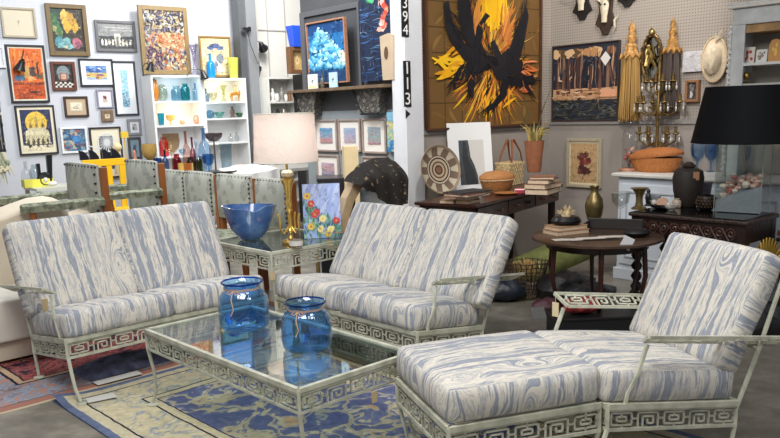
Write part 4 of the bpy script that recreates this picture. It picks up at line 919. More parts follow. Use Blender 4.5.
# things under the desk: olive bolster, wire basket, black bags
P=Kz(527,292,0.3); 
b=MB(); b.tube([Vector((0,0,.11)),Vector((.15,.02,.12)),Vector((.42,.06,.20)),Vector((.70,.1,.28)),Vector((.9,.12,.30))],[.10,.13,.14,.13,.08],16); o=b.build('green_bolster',mat('6c713f',.9,0,.25,12,.4,30)); o.location=Kz(515,286,0)+Vector((0,.15,.0)); o.rotation_euler=(0,0,.1); tag(o,'long olive green cushion lying beneath the round table','cushion')
P=Kz(528,288,.0)+AX*.25; P.z=0
t=thing('wire_basket','dark twig basket filled with straw beneath the desk beside the loveseat arm','basket',Kz(527,262,.30).xyz*1,0); t.location.z=0
m_=mpp(t.location); b=MB()
for j in range(9):
    z=.02+.035*j; R=.09+.009*j
    b.tube([(R*math.cos(a*PI/12)*1.05,R*.8*math.sin(a*PI/12),z+.004*math.sin(a*5+j)) for a in range(24)],.005,4,closed=True)
for a in range(24):
    b.tube([(.09*math.cos(a*PI/12),.072*math.sin(a*PI/12),.02),(.17*math.cos(a*PI/12+.1),.136*math.sin(a*PI/12+.1),.31)],.005,4)
b.build('basket_body',mat('4a382b',.7,0,.3,40),t)
b=MB(); r=random.Random(9)
for i in range(50): 
    a=r.uniform(0,6.28); q=r.uniform(0,.11); b.tube([(q*math.cos(a),q*math.sin(a)*.8,.2),(q*math.cos(a+.6)*1.1,q*math.sin(a+.6)*.9,.29+r.uniform(0,.03))],.005,4)
b.build('straw',mat('b5935c',.8),t)
r=random.Random(11)
for x,y,R,c,lab in ((566,302,.20,'17171a','black shiny bag beneath the round table'),(590,308,.17,'2c2f34','dark grey crumpled bag at right beneath the round table'),(505,300,.15,'1c2430','dark navy bundle on the floor behind the right loveseat arm'),(548,314,.10,'55303a','small dark red bundle beneath the left edge of the round table')):
    P=Kz(x,y,0); b=MB(); vs=[];n=18;mm=9
    b.ball((0,0,R*.55),R,18,sc=(1.25,.9,.62)); b.v=[(x_*(1+.12*math.sin(9*z_/R+5*x_/R)),y_*(1+.12*math.cos(8*x_/R)),max(0,z_*(1+.1*math.sin(7*x_/R+4*y_/R)))) for x_,y_,z_ in b.v]
    o=b.build('dark_bag',mat(c,.45,0,.3,20,.8,25),loc=P); tag(o,lab,'bag')
P=Kz(540,319,0); b=MB(); b.box(-.055,.055,-.003,.003,0,.09); o=b.build('price_card',mat('8c8c8a',.7),loc=P,rz=.5,smooth=False); o.rotation_euler=(-.5,0,.35); tag(o,'grey price card on the concrete floor left of the armchair','tag')
# ------------------------------------------------------------ round table
RZ=.64; RC=W(4.42,3.12,0); RR=.435
tbl_=t=thing('round_table','round dark wooden table with thin reddish legs beside the white buffet','table',RC,0)
b=MB(); b.lathe([(0,RZ-.03),(RR-.03,RZ-.03),(RR,RZ-.018),(RR,RZ-.004),(RR-.012,RZ),(0,RZ)],48,cap=False); b.build('table_top',mat('4a382e',.25,0,.3,10),t)
b=MB(); b.lathe([(RR*.74,RZ-.075),(RR*.78,RZ-.075),(RR*.78,RZ-.03),(RR*.74,RZ-.03)],40,cap=False); b.build('apron',DRK2,t)
b=MB(); b.lathe([(0,.15),(RR*.55,.15),(RR*.57,.165),(RR*.55,.175),(0,.175)],32,cap=False); b.build('lower_shelf',DRK2,t)
for i in range(6):
    a=i*PI/3+.35; c_,s_=math.cos(a),math.sin(a); l=MB()
    l.tube([(RR*.76*c_,RR*.76*s_,RZ-.03),(RR*.80*c_,RR*.80*s_,RZ*.62),(RR*.72*c_,RR*.72*s_,RZ*.35),(RR*.60*c_,RR*.60*s_,.17),(RR*.74*c_,RR*.74*s_,.0)],[.018,.016,.013,.015,.013],8); l.build('leg',mat('3a1d1a',.3,0,.3,12),t)
def rt(x,y): return Kz(x,y,RZ)
pz=[(.30,.20,.03),(.28,.19,.032)]
pile('',566,233,[(.27,.17,.03),(.25,.16,.028)],[-.55,-.5],['a88462','b58f6c'],zt=RZ,labs=['tan book on the round table, lower of two','tan book on the round table, upper of two under the spiky dish'])
P=rt(566,233)+Vector((0,0,.06)); t=thing('black_dish','black dish holding a spiky cream sea urchin shell, on the tan books','dish',P,0); b=MB(); b.lathe([(.06,0),(.10,.012),(.105,.03),(.085,.055),(.06,.06),(.0,.05)],20,sq=.8); b.build('dish_body',mat('121214',.3),t)
b=MB(); r=random.Random(4); b.ball((0,0,.065),.035,12)
for i in range(44):
    a=r.uniform(0,6.28);e=r.uniform(.15,1.5);d=Vector((math.cos(a)*math.cos(e),math.sin(a)*math.cos(e),math.sin(e))); b.tube([Vector((0,0,.065))+d*.02,Vector((0,0,.065))+d*r.uniform(.06,.08)],[.006,.001],4)
b.build('spiky_shell',mat('cdb98f',.7),t)
P=rt(594,221.5)+BX*-.0; k=mpp(P); o=vessel('brass_vase','tall aged brass vase with wide lip, on the round table','vase',rt(594,222),18.5,36,'vase',mat('7a6a45',.35,.8,.3,25),n=28)
P=rt(608,232); b=MB(); b.box(-.19,.19,-.008,.008,0,.075,0); b.box(-.19,-.175,-.2,.0,0,.06,0); o=b.build('open_case',mat('2a2624',.5,0,.2,20),loc=rt(615,229),rz=RB+.45,smooth=False,bevel=.004); tag(o,'low dark upright panel standing on the round table behind the papers','box')
b=MB(); r=random.Random(6)
for i in range(9): b.M=Matrix.Translation((-.2+.05*i,r.uniform(-.02,.02),.002*i))@Matrix.Rotation(r.uniform(-.3,.3),4,'Z'); b.box(-.04,.04,-.035,.035,0,.002)
o=b.build('paper_strip',mat('cfc6bb',.8,0,.2,60),loc=rt(590,239.5)+Vector((0,0,.001)),rz=-.02,smooth=False); tag(o,'row of loose pale papers along the front of the round table','paper')
P=rt(640,239); 
b=MB(); b.ball((0,0,.03),.065,12,sc=(1.4,.9,.5)); o=b.build('black_pouch',mat('101013',.5,0,.2,30),loc=rt(637,237)); o.location.z=RZ; tag(o,'small black pouch at the right edge of the round table','bag')
P=Ka(627,243.5,RC.dot(AX)-.46); b=MB(); b.box(-.035,.035,-.001,.001,-.04,.04); o=b.build('price_tag',mat('cfd0d2',.7),loc=CAM+(Kz(627,243,.58)-CAM)*.925,smooth=False); o.rotation_euler=(0,.45,-.1); reparent(o,tbl_)
P=Kz(632,231,RZ)
t=thing('glass_goblet','large engraved clear glass goblet standing behind the round table items','glass',rt(620,222),0); 
k=mpp(t.location); gk=G('d5d8d6',ior=1.6)
b=MB(); b.lathe([(6*k,0),(1*k,1*k),(.8*k,13*k),(3*k,14*k),(8*k,20*k),(9.5*k,30*k),(9.2*k,30*k),(7.6*k,20.5*k),(0,15*k)],24); b.build('glass_body',gk,t); b=MB(); b.tube([(9.5*k*math.cos(a*PI/14),9.5*k*math.sin(a*PI/14),30*k) for a in range(28)],.0022,4,closed=True); b.tube([(6*k*math.cos(a*PI/14),6*k*math.sin(a*PI/14),.003) for a in range(28)],.002,4,closed=True); b.build('rim',mat('b9bdb4',.2),t)
# ------------------------------------------------------------ white buffet
BU=mat('c6cdd6',.5,0,.05,4); BZ=.927; fa=5.816; b1_=3.93; b0_=1.0
t=thing('white_buffet','long white painted buffet cabinet against the right pegboard wall','cabinet',W(fa,b1_,0),RB)
Wb=b1_-b0_; dep=AW-fa-.03
b=MB(); b.box(0.02,Wb-.02,.02,dep,.09,BZ-.035); b.box(0,Wb,.0,dep,0,.10); b.build('body',BU,t,smooth=False,bevel=.006)
b=MB(); b.box(-.025,Wb+.02,-.03,dep,BZ-.03,BZ); b.build('top',mat('c3c1bc',.5,0,.08,6),t,smooth=False,bevel=.008)
nd=4; wd=(Wb-.10)/nd
for i in range(nd):
    x0=.05+wd*i; x1=x0+wd-.02
    d=MB(); d.box(x0,x1,.004,.02,.14,BZ-.09); o=d.build('door',BU,t,smooth=False,bevel=.004)
    d=MB(); 
    for q in ((x0+.06,x1-.06,.20,.215),(x0+.06,x1-.06,BZ-.165,BZ-.15),(x0+.06,x0+.075,.215,BZ-.165),(x1-.075,x1-.06,.215,BZ-.165)): d.box(q[0],q[1],-.006,.0035,q[2],q[3])
    d.build('door_molding',mat('a9aeb4',.5),o,smooth=False,bevel=.003)
    d=MB(); d.ball((x1-.03,-.018,.5),.016,10); d.tube([(x1-.03,-.01,.5),(x1-.03,.004,.5)],.006,6); d.build('knob',mat('3a3632',.4,.6),o)
bt=lambda x,y: Kz(x,y,BZ)
# big wicker casserole
P=bt(659,171)-AX*.06; k=mpp(P); wicker('lidded_basket','big orange brown wicker basket with its lid askew on the buffet',P,27*k,23*k,'b8743a',rz=RB,col2='a4622e',sq=.66,lidtilt=-.10)
# bell jar
P=bt(632,171)+BX*.03; k=mpp(P); t=thing('glass_dome','clear glass bell jar over pink dried flowers, at the left end of the buffet','jar',P,0)
b=MB(); b.lathe([(0,0),(9.5*k,0),(10*k,1*k),(9*k,3*k),(0,3*k)],24,cap=False); b.build('base',mat('a87458',.5,0,.2,20),t)
b=MB(); b.lathe([(7.5*k,3*k),(7.6*k,30*k),(6.5*k,38*k),(3.5*k,43*k),(1*k,45*k),(1.6*k,48*k),(0,49*k)],24,cap=False); b.build('dome',G('e2e6e6',ior=1.55),t)
b=MB(); r=random.Random(2)
for i in range(16):
    a=r.uniform(0,6.28);q=r.uniform(0,5)*k; z=r.uniform(8,22)*k; b.tube([(0,0,3*k),(q*math.cos(a)*.5,q*math.sin(a)*.5,z*.6),(q*math.cos(a),q*math.sin(a),z)],.0025,4,2); b.ball((q*math.cos(a),q*math.sin(a),z),r.uniform(1.2,2.2)*k,8,r.choice([0,0,1]))
b.build('dried_flowers',[mat('9c5a4c',.8),mat('c99a88',.8),mat('5c4a34',.8)],t)
P=bt(634,158); b=MB(); b.tube([(0,0,.05),(.01,.03,.16)],.0015,4); b.prism([(-.05,-.055),(.035,-.065),(.05,.05),(-.03,.06)],-.001,.001); o=b.build('price_tag',mat('d8dadc',.7),loc=Kb(634,141,P.dot(BX))+AX*-.08,smooth=False); o.rotation_euler=(0,-.3,RB+.7); reparent(o,t)
# white round vase, goblets
o=vessel('ribbed_vase','round cream ribbed vase on the buffet, left of the black lamp shade','vase',bt(688,168)+AX*.12,27,31,'vase',CER('c4bba9'),n=48,nr=24,ridge=.03)
BLG=G('7fa9d8',ior=1.5)
for i,(x,y,lab) in enumerate(((696.5,171,'blue glass goblet left on the buffet, beside the cream ribbed vase'),(710.5,172,'blue glass goblet right of its twin, nearest the shell lamp'),(730,172,'blue glass goblet seen through the shell lamp, left one'),(744,173,'blue glass goblet seen through the shell lamp, right one'))):
    vessel('glass_goblet',lab,'glass',bt(x,y),13.5,27,'goblet',BLG,'blue goblets on the buffet')
r=random.Random(8); P=bt(765,170); b=MB()
for i in range(46):
    a=r.uniform(0,6.28);q=r.uniform(0,.13); b.ball((q*math.cos(a),q*math.sin(a)*.6,.05+r.uniform(0,.07)),r.uniform(.012,.03),6)
o=b.build('dried_flowers',mat('c9beb0',.8,0,.15,30),loc=P); o.location.z=BZ-.02; tag(o,'loose mound of cream dried flowers on the buffet at the right edge','flowers')
# mirror above the buffet (bronze tinted) behind the goblets / wooden globe ball
P=bt(781,172); b=MB(); b.ball((0,0,.07),.07,16); o=b.build('wooden_ball',mat('5a3a2c',.5),loc=P); tag(o,'brown wooden ball on the buffet at the right edge of the view','ball')
# ------------------------------------------------------------ carved console with barley twist legs
CZ=.76; Pl=Kz(628,211,CZ); Pr_=Kz(748,221,CZ); dv=Pr_-Pl; dv.z=0; CW=dv.length; crz=math.atan2(dv.y,dv.x)
t=thing('carved_console','dark carved wooden console table with barley twist legs and black top','table',Vector((Pl.x,Pl.y,0)),crz)
BLW=mat('241713',.3,0,.35,16,.3,40); CD=.50
b=MB(); b.box(0,CW,0,CD,CZ-.035,CZ-.006); b.build('top_frame',mat('32211a',.35,0,.5,60,.9,70),t,smooth=False,bevel=.01)
b=MB(); b.box(.03,CW-.03,.02,CD-.02,CZ-.006,CZ); b.build('black_inset',mat('0c0c0e',.12),t,smooth=False,bevel=.002)
b=MB(); n=40; pl=[(.02,CZ-.036),(CW-.02,CZ-.036)]
for i in range(n+1):
    s=1-i/n; pl.append((.02+(CW-.04)*s,CZ-.15-.03*abs(math.sin(s*PI*3))-(.02 if .45<s<.55 else 0)+(.03*(abs(s-.5)*2)**4)))
b.prism(pl,.02,.045); b.box(.02,.045,.045,CD-.03,CZ-.16,CZ-.036); b.box(CW-.045,CW-.02,.045,CD-.03,CZ-.16,CZ-.036); ap=b.build('apron',BLW,t,smooth=False)
b=MB()
def spiral(cx,cz,R,d,turn=1.6,n=16):
    return [(cx+R*(1-i/n*.85)*math.cos(d*i/n*turn*2*PI)*d,.014,cz+R*(1-i/n*.85)*math.sin(i/n*turn*2*PI)) for i in range(n+1)]
ns=9
for i in range(ns):
    cx=.07+(CW-.14)*(i+.5)/ns; d=1 if i<ns/2 else -1
    b.tube(spiral(cx,CZ-.095,.036,d),[.006]*17,5); b.tube([(cx-d*.03,.014,CZ-.12),(cx+d*.01,.012,CZ-.145),(cx+d*.05,.014,CZ-.085),(cx+d*.06,.014,CZ-.06)],.006,5)
b.ball((CW/2,.014,CZ-.09),.024,10)
b.build('carving',mat('4a3329',.35,0,.3,40),ap)
for x in (.05,CW-.05):
    for y in (.055,CD-.05):
        l=MB(); 
        l.box(x-.033,x+.033,y-.033,y+.033,CZ-.20,CZ-.036); l.lathe([(.02,0),(.045,.02),(.05,.06),(.03,.09),(.04,.12)],14,(x,y,0)); l.lathe([(.03,CZ-.26),(.045,CZ-.24),(.042,CZ-.21),(.03,CZ-.20)],14,(x,y,0))
        vs=[];fs=[];N_=60;m_=12
        for j in range(N_+1):
            z=.12+(CZ-.38)*j/N_
            for i in range(m_):
                a=2*PI*i/m_; r_=.026+.013*math.cos(2*a-j/N_*2*PI*5); vs.append((x+r_*math.cos(a),y+r_*math.sin(a),z))
        for j in range(N_):
            for i in range(m_): fs.append((j*m_+i,j*m_+(i+1)%m_,(j+1)*m_+(i+1)%m_,(j+1)*m_+i))
        l.add(vs,fs); l.build('leg',BLW,t)
b=MB()
for y in (.055,CD-.05): b.tube([(.05,y,.11),(CW-.05,y,.11)],.016,8)
b.build('stretcher',BLW,t)
ct=lambda x,y: Kz(x,y,CZ+.001)
# shell lamp
P=ct(741,211.5); k=mpp(P); t=thing('shell_lamp','table lamp with black drum shade on a clear glass tank of shells','lamp',P,crz+.1)
hw,hd,hh=22*k,14*k,72*k
b=MB(); 
b.box(-hw,hw,-hd,-hd+.004,0,hh);b.box(-hw,hw,hd-.004,hd,0,hh);b.box(-hw,-hw+.004,-hd+.004,hd-.004,0,hh);b.box(hw-.004,hw,-hd+.004,hd-.004,0,hh)
b.cur=1
for x in (-hw,hw):
    for y in (-hd,hd): b.tube([(x,y,0),(x,y,hh)],.0025,4)
b.build('glass_tank',[G('dfe8e4',ior=1.45),mat('8fa39c',.2)],t)
b=MB(); x0,x1=-hw+.007,hw-.007; y0,y1=-hd+.007,hd-.007
b.hexa([(x0,y0,.004),(x1,y0,.004),(x1,y1,.004),(x0,y1,.004)],[(x0,y0,12*k),(x1,y0,27*k),(x1,y1,27*k),(x0,y1,12*k)]); b.build('sand',mat('8d9096',.9,0,.1,60),t,smooth=False)
b=MB(); r=random.Random(12)
for i in range(70):
    x=r.uniform(x0*.9,x1*.9); f=(x-x0)/(x1-x0); z=(14+15*f+r.uniform(0,16)*(1-abs(f-.4)*.8))*k; b.ball((x,r.uniform(y0*.75,y1*.75),z),r.uniform(1.8,4.6)*k,8,r.choice([0,0,0,1,2,2]),sc=(1,1,r.uniform(.5,1)))
b.build('shells',[mat('d0a89c',.6,0,.2,50),mat('b8685c',.6),mat('dccfc0',.6)],t)
b=MB(); b.tube([(0,0,hh*.55),(0,0,hh+.06)],.006,8); b.build('pole',mat('9c8a5c',.3,.8),t)
S0=Kb(745,142,P.dot(BX)); zs0=S0.z; zs1=Kb(745,86,P.dot(BX)).z
b=MB(); b.lathe([(54*k,zs0-P.z),(43*k,zs1-P.z),(42.5*k,zs1-P.z),(53.5*k,zs0-P.z)],48,(4*k,0,0),cap=False); b.lathe([(53.9*k,zs0-P.z),(54.4*k,zs0-P.z+.004),(53.6*k,zs0-P.z+.012)],48,(4*k,0,0),cap=False); b.tube([(-50*k,0,hh),(50*k,0,hh)],.002,4); b.build('lamp_shade',mat('07090e',.7,0,.1,20,spec=.15),t)
# console things
t=thing('dark_urn','matte dark brown urn with a tan paper tag on the carved console','vase',ct(687,206),0); k=mpp(t.location)
b=MB(); b.lathe([(9*k,0),(11*k,3*k),(14*k,16*k),(15*k,28*k),(13.5*k,35*k),(8*k,38*k),(7*k,38*k),(0,36*k)],28); b.build('urn_body',mat('2b2420',.6,0,.15,20),t)
b=MB(); b.ball((0,0,40*k),6*k,10,sc=(1,1,.7)); r=random.Random(3)
for i in range(12): a=i*.52; b.ball((5*k*math.cos(a),5*k*math.sin(a),40*k),1.9*k,6)
b.build('nut_lid',mat('3a2820',.5,0,.6,50),t)
b=MB(); b.box(-3*k,3*k,-.001,.001,0,8*k); o=b.build('paper_tag',mat('b98a68',.8),t,smooth=False,loc=(2*k,-14.6*k,27*k))
vessel('candle_holder','small grey cylindrical glass with silver band behind the beaded bowl','candle holder',ct(703.5,202),15,20,'tumbler',mat('6f6c74',.4,.3,.3,30))
t=thing('beaded_bowl','round black bowl covered with copper dots at the front of the console','bowl',ct(706,210),0); k=mpp(t.location)
b=MB(); b.lathe([(5*k,0),(8*k,2*k),(10*k,8*k),(8.5*k,14*k),(6.5*k,15*k),(7.5*k,13*k),(9*k,8*k),(0,2*k)],28); b.build('bowl_body',mat('16120f',.4),t)
b=MB()
for j,z in enumerate((4,7,10,13)):
    R_={4:8.9,7:9.9,10:9.6,13:8.6}[z]
    for i in range(18): a=2*PI*(i+.5*(j%2))/18; b.ball((R_*k*math.cos(a),R_*k*math.sin(a),z*k),.62*k,6)
b.build('copper_beads',mat('a5764c',.4,.5),t)
vessel('brass_vase','small flared brass vase at the left end of the carved console','vase',ct(639,209),19,21,'flare',mat('8a7a50',.35,.8,.25,25),n=28)
# tray with shells
t=thing('shell_dish','low black dish with a pink scallop shell standing behind small objects','dish',ct(662,209),crz); k=mpp(t.location)
b=MB(); b.lathe([(6*k,0),(12*k,2*k),(13*k,4.5*k),(12*k,4.5*k),(0,2*k)],24,sq=.7); b.build('dish_body',mat('171512',.3),t)
b=MB(); pl=[(-5*k,4*k)]+[(6.5*k*math.cos(a),5*k+6.5*k*math.sin(a)) for a in [PI-i*PI/12 for i in range(13)]]+[(5*k,4*k)]; b.prism(pl,-.004,.012,0); b.build('scallop_shell',mat('cba58c',.6,0,.2,50),t,smooth=False)
b=MB(); b.ball((-9*k,0,6*k),3*k,10,0); b.ball((8*k,-2*k,5*k),2.6*k,10,0); b.ball((-12*k,0,7*k),2.5*k,8,1); b.build('pebbles',[mat('c9c3b8',.5),mat('26262a',.4)],t)
r=random.Random(21)
for x,y,nm,lab,c,w_,h_ in ((676.5,207.5,'small_jar','small cream lidded pot on the console before the urn','b7a593',9,9),(671,210,'stone_shell','white fluted stone lying at the console front edge','bdb7ae',14,5),(655.5,206.5,'glass_dish','little clear glass cone shaped dish beside the scallop shell','8c949c',10,11),(648,206,'black_figurine','tiny black and white figurine behind the brass flared vase','2c2c30',8,17),(762,207,'black_figurine','tiny black cat shaped figurine right of the shell lamp','18181a',5,12)):
    vessel(nm,lab,nm.replace('_',' ').split()[-1],ct(x,y),w_,h_,'figure' if 'figurine' in nm else ('jar' if 'jar' in nm else 'bowl'),mat(c,.4,0,.2,40))
# gold fan chair ornament right
t=thing('gold_shell_fan','gilded ribbed shell ornament beside the right end of the console','ornament',Kz(768,300,0)*1.0,0)
Pf=Kb(768,262,W(5.1,2.25).dot(BX)); t.location=Pf; t.rotation_euler=(0,0,crz); k=mpp(Pf)
b=MB()
for i in range(11):
    a=.35+i*.24; b.tube([(0,0,0),(9*k*math.cos(a),-.01,13*k*math.sin(a)),(13*k*math.cos(a),0,25*k*math.sin(a))],[1.5*k,2.2*k,1.0*k],6)
b.build('ribs',mat('9a7c34',.35,.7),t)
t=thing('black_suitcase','low black suitcase on the floor behind and beneath the round table','suitcase',W(4.55,3.25,0),RB+.1)
b=MB(); b.box(.0,.32,-.12,.18,.0,.14); b.build('body',mat('0d0d0f',.5,0,.2,20),t,smooth=False,bevel=.01)

P0=Kz(556,347,0); P1=Kz(648,343,0); dv=P1-P0; t=thing('black_bench','long low black box on the floor behind the far armrest of the armchair','box',P0,math.atan2(dv.y,dv.x))
b=MB(); b.box(0,dv.length,.0,.26,0,.17); b.build('body',mat('0c0c0e',.5,0,.2,20),t,smooth=False,bevel=.008); b=MB(); b.box(-.01,dv.length+.01,-.01,.27,.17,.185); b.build('lid',mat('141416',.4),t,smooth=False,bevel=.003)
for x,y,R,c,lab in ((600,312,.10,'8c2c2e','dark red cloth bundle lying on the low black box'),(770,330,.22,'121316','black bag on the floor beyond the armchair back'),(752,318,.10,'1d1f24','dark grey bag beneath the carved console')):
    P=Kz(x,y,.186 if y==312 else 0)+(-AX*.25 if x==770 else Vector((0,0,0)))
    if y==312: P=P0+dv*.35+Vector((-dv.y,dv.x,0)).normalized()*.13; P.z=.186
    b=MB(); b.ball((0,0,R*.5),R,18,sc=(1.5,.9,.5)); b.v=[(x_*(1+.12*math.sin(9*z_/R+5*x_/R)),y_*(1+.12*math.cos(8*x_/R)),max(0,z_*(1+.15*math.sin(7*x_/R+4*y_/R)))) for x_,y_,z_ in b.v]
    o=b.build('cloth_bundle' if y==312 else 'dark_bag',mat(c,.6,0,.4,20,.8,25),loc=P,rz=.3); tag(o,lab,'cloth' if y==312 else 'bag')
# ------------------------------------------------------------ right wall hangings
def wA(x,y,off=.03): return Ka(x,y,AW-off)
BONE=mat('cfc4ad',.6,0,.15,30); DW=mat('1c1a1b',.5,0,.2,20)
for x,y0,y1,lab,dark in ((583,-8,20,'small horned skull on a black shield plaque, left of three','15'),(606,-2,35,'skull with curling horns on a brown carved plaque, middle of three','2'),(628,-16,7,'skull plaque cut off by the top edge of the view, right of three','3')):
    P=wA(x,y1,.0); k=mpp(P); t=thing('skull_plaque',lab,'trophy',P,RB); h=(y1-y0)*k
    b=MB(); w=10.5*k; b.prism([(-w*.3,0),(w*.3,0),(w*.6,h*.2),(w*1.1,h*.3),(w*.7,h*.6),(w*.8,h*.95),(0,h*.85),(-w*.8,h*.95),(-w*.7,h*.6),(-w*1.1,h*.3),(-w*.6,h*.2)],-.022,0); b.build('plaque',DW if dark!='2' else mat('3b2e26',.5,0,.3,30),t,smooth=False,bevel=.004)
    b=MB(); b.lathe([(0,0),(.3*w,.02*h),(.32*w,.2*h),(.5*w,.45*h),(.42*w,.62*h),(0,.66*h)],12,(0,-.035,h*.3),sq=.6)
    for s in (-1,1): b.tube([(s*.3*w,-.04,h*.85),(s*.8*w,-.06,h*.95),(s*1.0*w,-.08,h*1.12),(s*.7*w,-.1,h*1.25)],[.010,.009,.006,.002],6)
    b.build('skull',BONE,t)
    b=MB()
    for s in (-1,1): b.ball((s*.22*w,-.035-.25*w,h*.78),.11*w,8)
    b.build('eye_sockets',mat('2a2420',.9),t)
P=wA(613,33,.03); b=MB(); b.tube([(0,0,0),(.03,-.02,.05),(.025,-.02,.11),(.06,-.01,.15)],[.004,.010,.011,.003],8); o=b.build('bone_hook',BONE,loc=P,rz=RB); tag(o,'curved pale tusk hanging right of the middle skull plaque','horn')
def tassel(lab,x,ytop,yknob,ybot,wpx,ctop,chair,hook=True,n=150,split=.64):
    P=wA(x,ybot,.07); k=mpp(P); h=(ybot-ytop)*k; t=thing('hair_tassel',lab,'tassel',P,RB); w=wpx*k/2; zt=h*split
    b=MB(); b.lathe([(w*.66,zt-.02),(w*.72,zt),(w*.6,zt+.03),(w*.46,zt+.06),(w*.5,zt+.09),(w*.3,zt+.12),(w*.42,zt+.16),(w*.22,h*.88),(w*.3,h*.92),(w*.14,h*.96),(0,h)],16,sq=.8,nr=8,ridge=.06); b.build('tassel_head',mat(ctop,.6,.15,.5,40,.8,60),t)
    b=MB(); r=random.Random(int(x)); 
    for i in range(10): a=2*PI*i/10; b.tube([(w*.8*math.cos(a),w*.62*math.sin(a),zt+.03),(w*.95*math.cos(a+.3),w*.7*math.sin(a+.3),zt-.01),(w*.8*math.cos(a+.6),w*.62*math.sin(a+.6),zt+.02)],.008,5)
    b.build('cord_loops',mat(ctop,.6,.15,.5,40),t)
    b=MB()
    for i in range(n):
        a=r.uniform(0,2*PI); q=math.sqrt(r.random()); x0,y0=w*.7*q*math.cos(a),w*.55*q*math.sin(a); x1,y1=w*1.0*q*math.cos(a)+r.uniform(-.01,.01),min(.06,w*.7*q*math.sin(a)); b.tube([(x0,y0,zt),(x0*.5+x1*.5,y0*.5+y1*.5,zt*.5),(x1,y1,r.uniform(0,.07))],[.006,.006,.003],4,r.choice([0,0,1,2]))
    c=hx(chair); b.build('hair_strands',[mat(c,.6),mat(tuple(v*.7 for v in c),.6),mat(tuple(min(1,v*1.3) for v in c),.6)],t)
tassel('long golden horsehair tassel hanging right of the tree collage',629,24,0,122,25,'b88a4e','a98345')
tassel('dark brown horsehair tassel with a golden carved top, left of the pale canvas',669.5,20,0,114,21,'a5793c','4a3f3a',split=.64)
# oval brass mirror
P=wA(652,84,.03); k=mpp(P); t=thing('oval_mirror','small oval mirror in an ornate brass wreath frame between the two tassels','mirror',P,RB); hh=25*k
b=MB(); 
b.tube([(10.5*k*math.cos(a*PI/20),-.02,hh+22*k*math.sin(a*PI/20)) for a in range(40)],.017,8,closed=True)
for j in range(2): b.tube([((10.5+1.6*math.sin(a*.9+j*3))*k*math.cos(a*PI/30),-.03+.008*math.cos(a*.9),hh+(22+1.6*math.sin(a*.9+j*3))*k*math.sin(a*PI/30)) for a in range(60)],.007,5,closed=True)
b.build('frame',mat('6b5432',.35,.7,.3,40),t)
b=MB(); b.prism([(10*k*math.cos(-a*PI/14),hh+21.5*k*math.sin(-a*PI/14)) for a in range(28)],-.012,-.006); b.build('mirror_glass',mat('8a8880',.05,1),t)
b=MB(); b.ball((0,-.03,hh+24*k),.03,10); b.tube([(-.03,-.03,hh+24*k),(0,-.04,hh+29*k),(.03,-.03,hh+24*k)],.008,6)
r=random.Random(8)
for i in range(12): b.tube([(r.uniform(-5,5)*k,-.03,hh+r.uniform(-16,14)*k),(r.uniform(-6,6)*k,-.05,hh+r.uniform(-14,14)*k),(r.uniform(-7,7)*k,-.035,hh+r.uniform(-12,12)*k)],[.004,.012,.003],5)
b.build('leaf_ornament',mat('9a8450',.35,.7,.3,40),t)
# girandole: brass candelabra with crystals, standing on the buffet
P=Ka(657,140,AW-.14); P.z=BZ; k=mpp(P); t=thing('crystal_candelabra','tall brass candelabra hung with clear crystals, standing on the buffet behind the baskets','candelabra',P,RB)
GLD=mat('7c6438',.35,.6,.35,30); b=MB(); TH_=lambda y:(166-y)*k
b.lathe([(.07,0),(.075,.012),(.03,.03),(.014,.06),(.014,TH_(110)),(.028,TH_(104)),(.014,TH_(98)),(.012,TH_(60))],14); b.build('stem',GLD,t)
r=random.Random(17)
for lvl,(z,R,na,ph) in enumerate(((TH_(134),.17,6,.3),(TH_(104),.20,6,.0),(TH_(84),.13,4,.5))):
    for i in range(na):
        a=2*PI*i/na+ph; ca,sa=math.cos(a),math.sin(a)
        b=MB(); b.tube([(0,0,z-.03),(R*.5*ca,R*.5*sa*.42,z-.07),(R*ca,R*sa*.42,z-.02),(R*ca,R*sa*.42,z+.03)],.007,6); b.lathe([(.012,0),(.035,.012),(.03,.018),(.012,.02),(.013,.07),(0,.07)],10,(R*ca,R*sa*.42,z+.03)); o=b.build('arm',GLD,t)
        for j in range(3):
            aa=j*2*PI/3; q=(R*ca+.034*math.cos(aa),R*sa*.42+.034*math.sin(aa),z+.042)
            if i==0 and j==0 and lvl==0:
                c=MB(); c.ball((0,0,-.056),.014,8,sc=(.7,.5,1.8)); c.tube([(0,0,-.04),(0,0,0)],.0018,3); c.ball((0,0,-.022),.008,6); cd=c.build('crystal_drop',mat('b5b3aa',.08,0,0,spec=1,coat=1),o)
            else: cd=cd.copy(); COL.objects.link(cd); cd.parent=o
            cd.location=q
        if i%2==0:
            c=MB(); c.ball((R*.6*ca,R*.6*sa*.42,z+.0),.022,8,sc=(1,1,.4)); c.build('brass_leaf',GLD,o)
# straw hat
P=wA(714,79,.04); k=mpp(P); t=thing('straw_hat','round pale straw hat hanging on the pegboard beside the grey cabinet','hat',P,RB-.1)
b=MB(); b.M=Matrix.Translation((0,0,19*k))@Matrix.Rotation(PI/2,4,'X')@Matrix.Diagonal((.72,1.15,1,1)); b.lathe([(19*k,0),(19*k,.01),(13*k,.02),(12.5*k,.06),(9*k,.09),(0,.10)],36,cap=False); b.build('hat_body',mat('dccbb0',.8,0,.12,40,.4,80),t)
b=MB(); b.tube([(13.6*k*math.cos(a*PI/16),-.012,19*k+21.7*k*math.sin(a*PI/16)) for a in range(32)],.008,5,closed=True); b.build('brim_edge',mat('d9c29c',.8),t)
b=MB(); r=random.Random(5)
for i in range(9): b.tube([(2*k,-.03,36*k),(r.uniform(0,12)*k,-.02,r.uniform(42,50)*k)],[.006,.002],4)
b.build('feather',mat('c9bca6',.8),t)
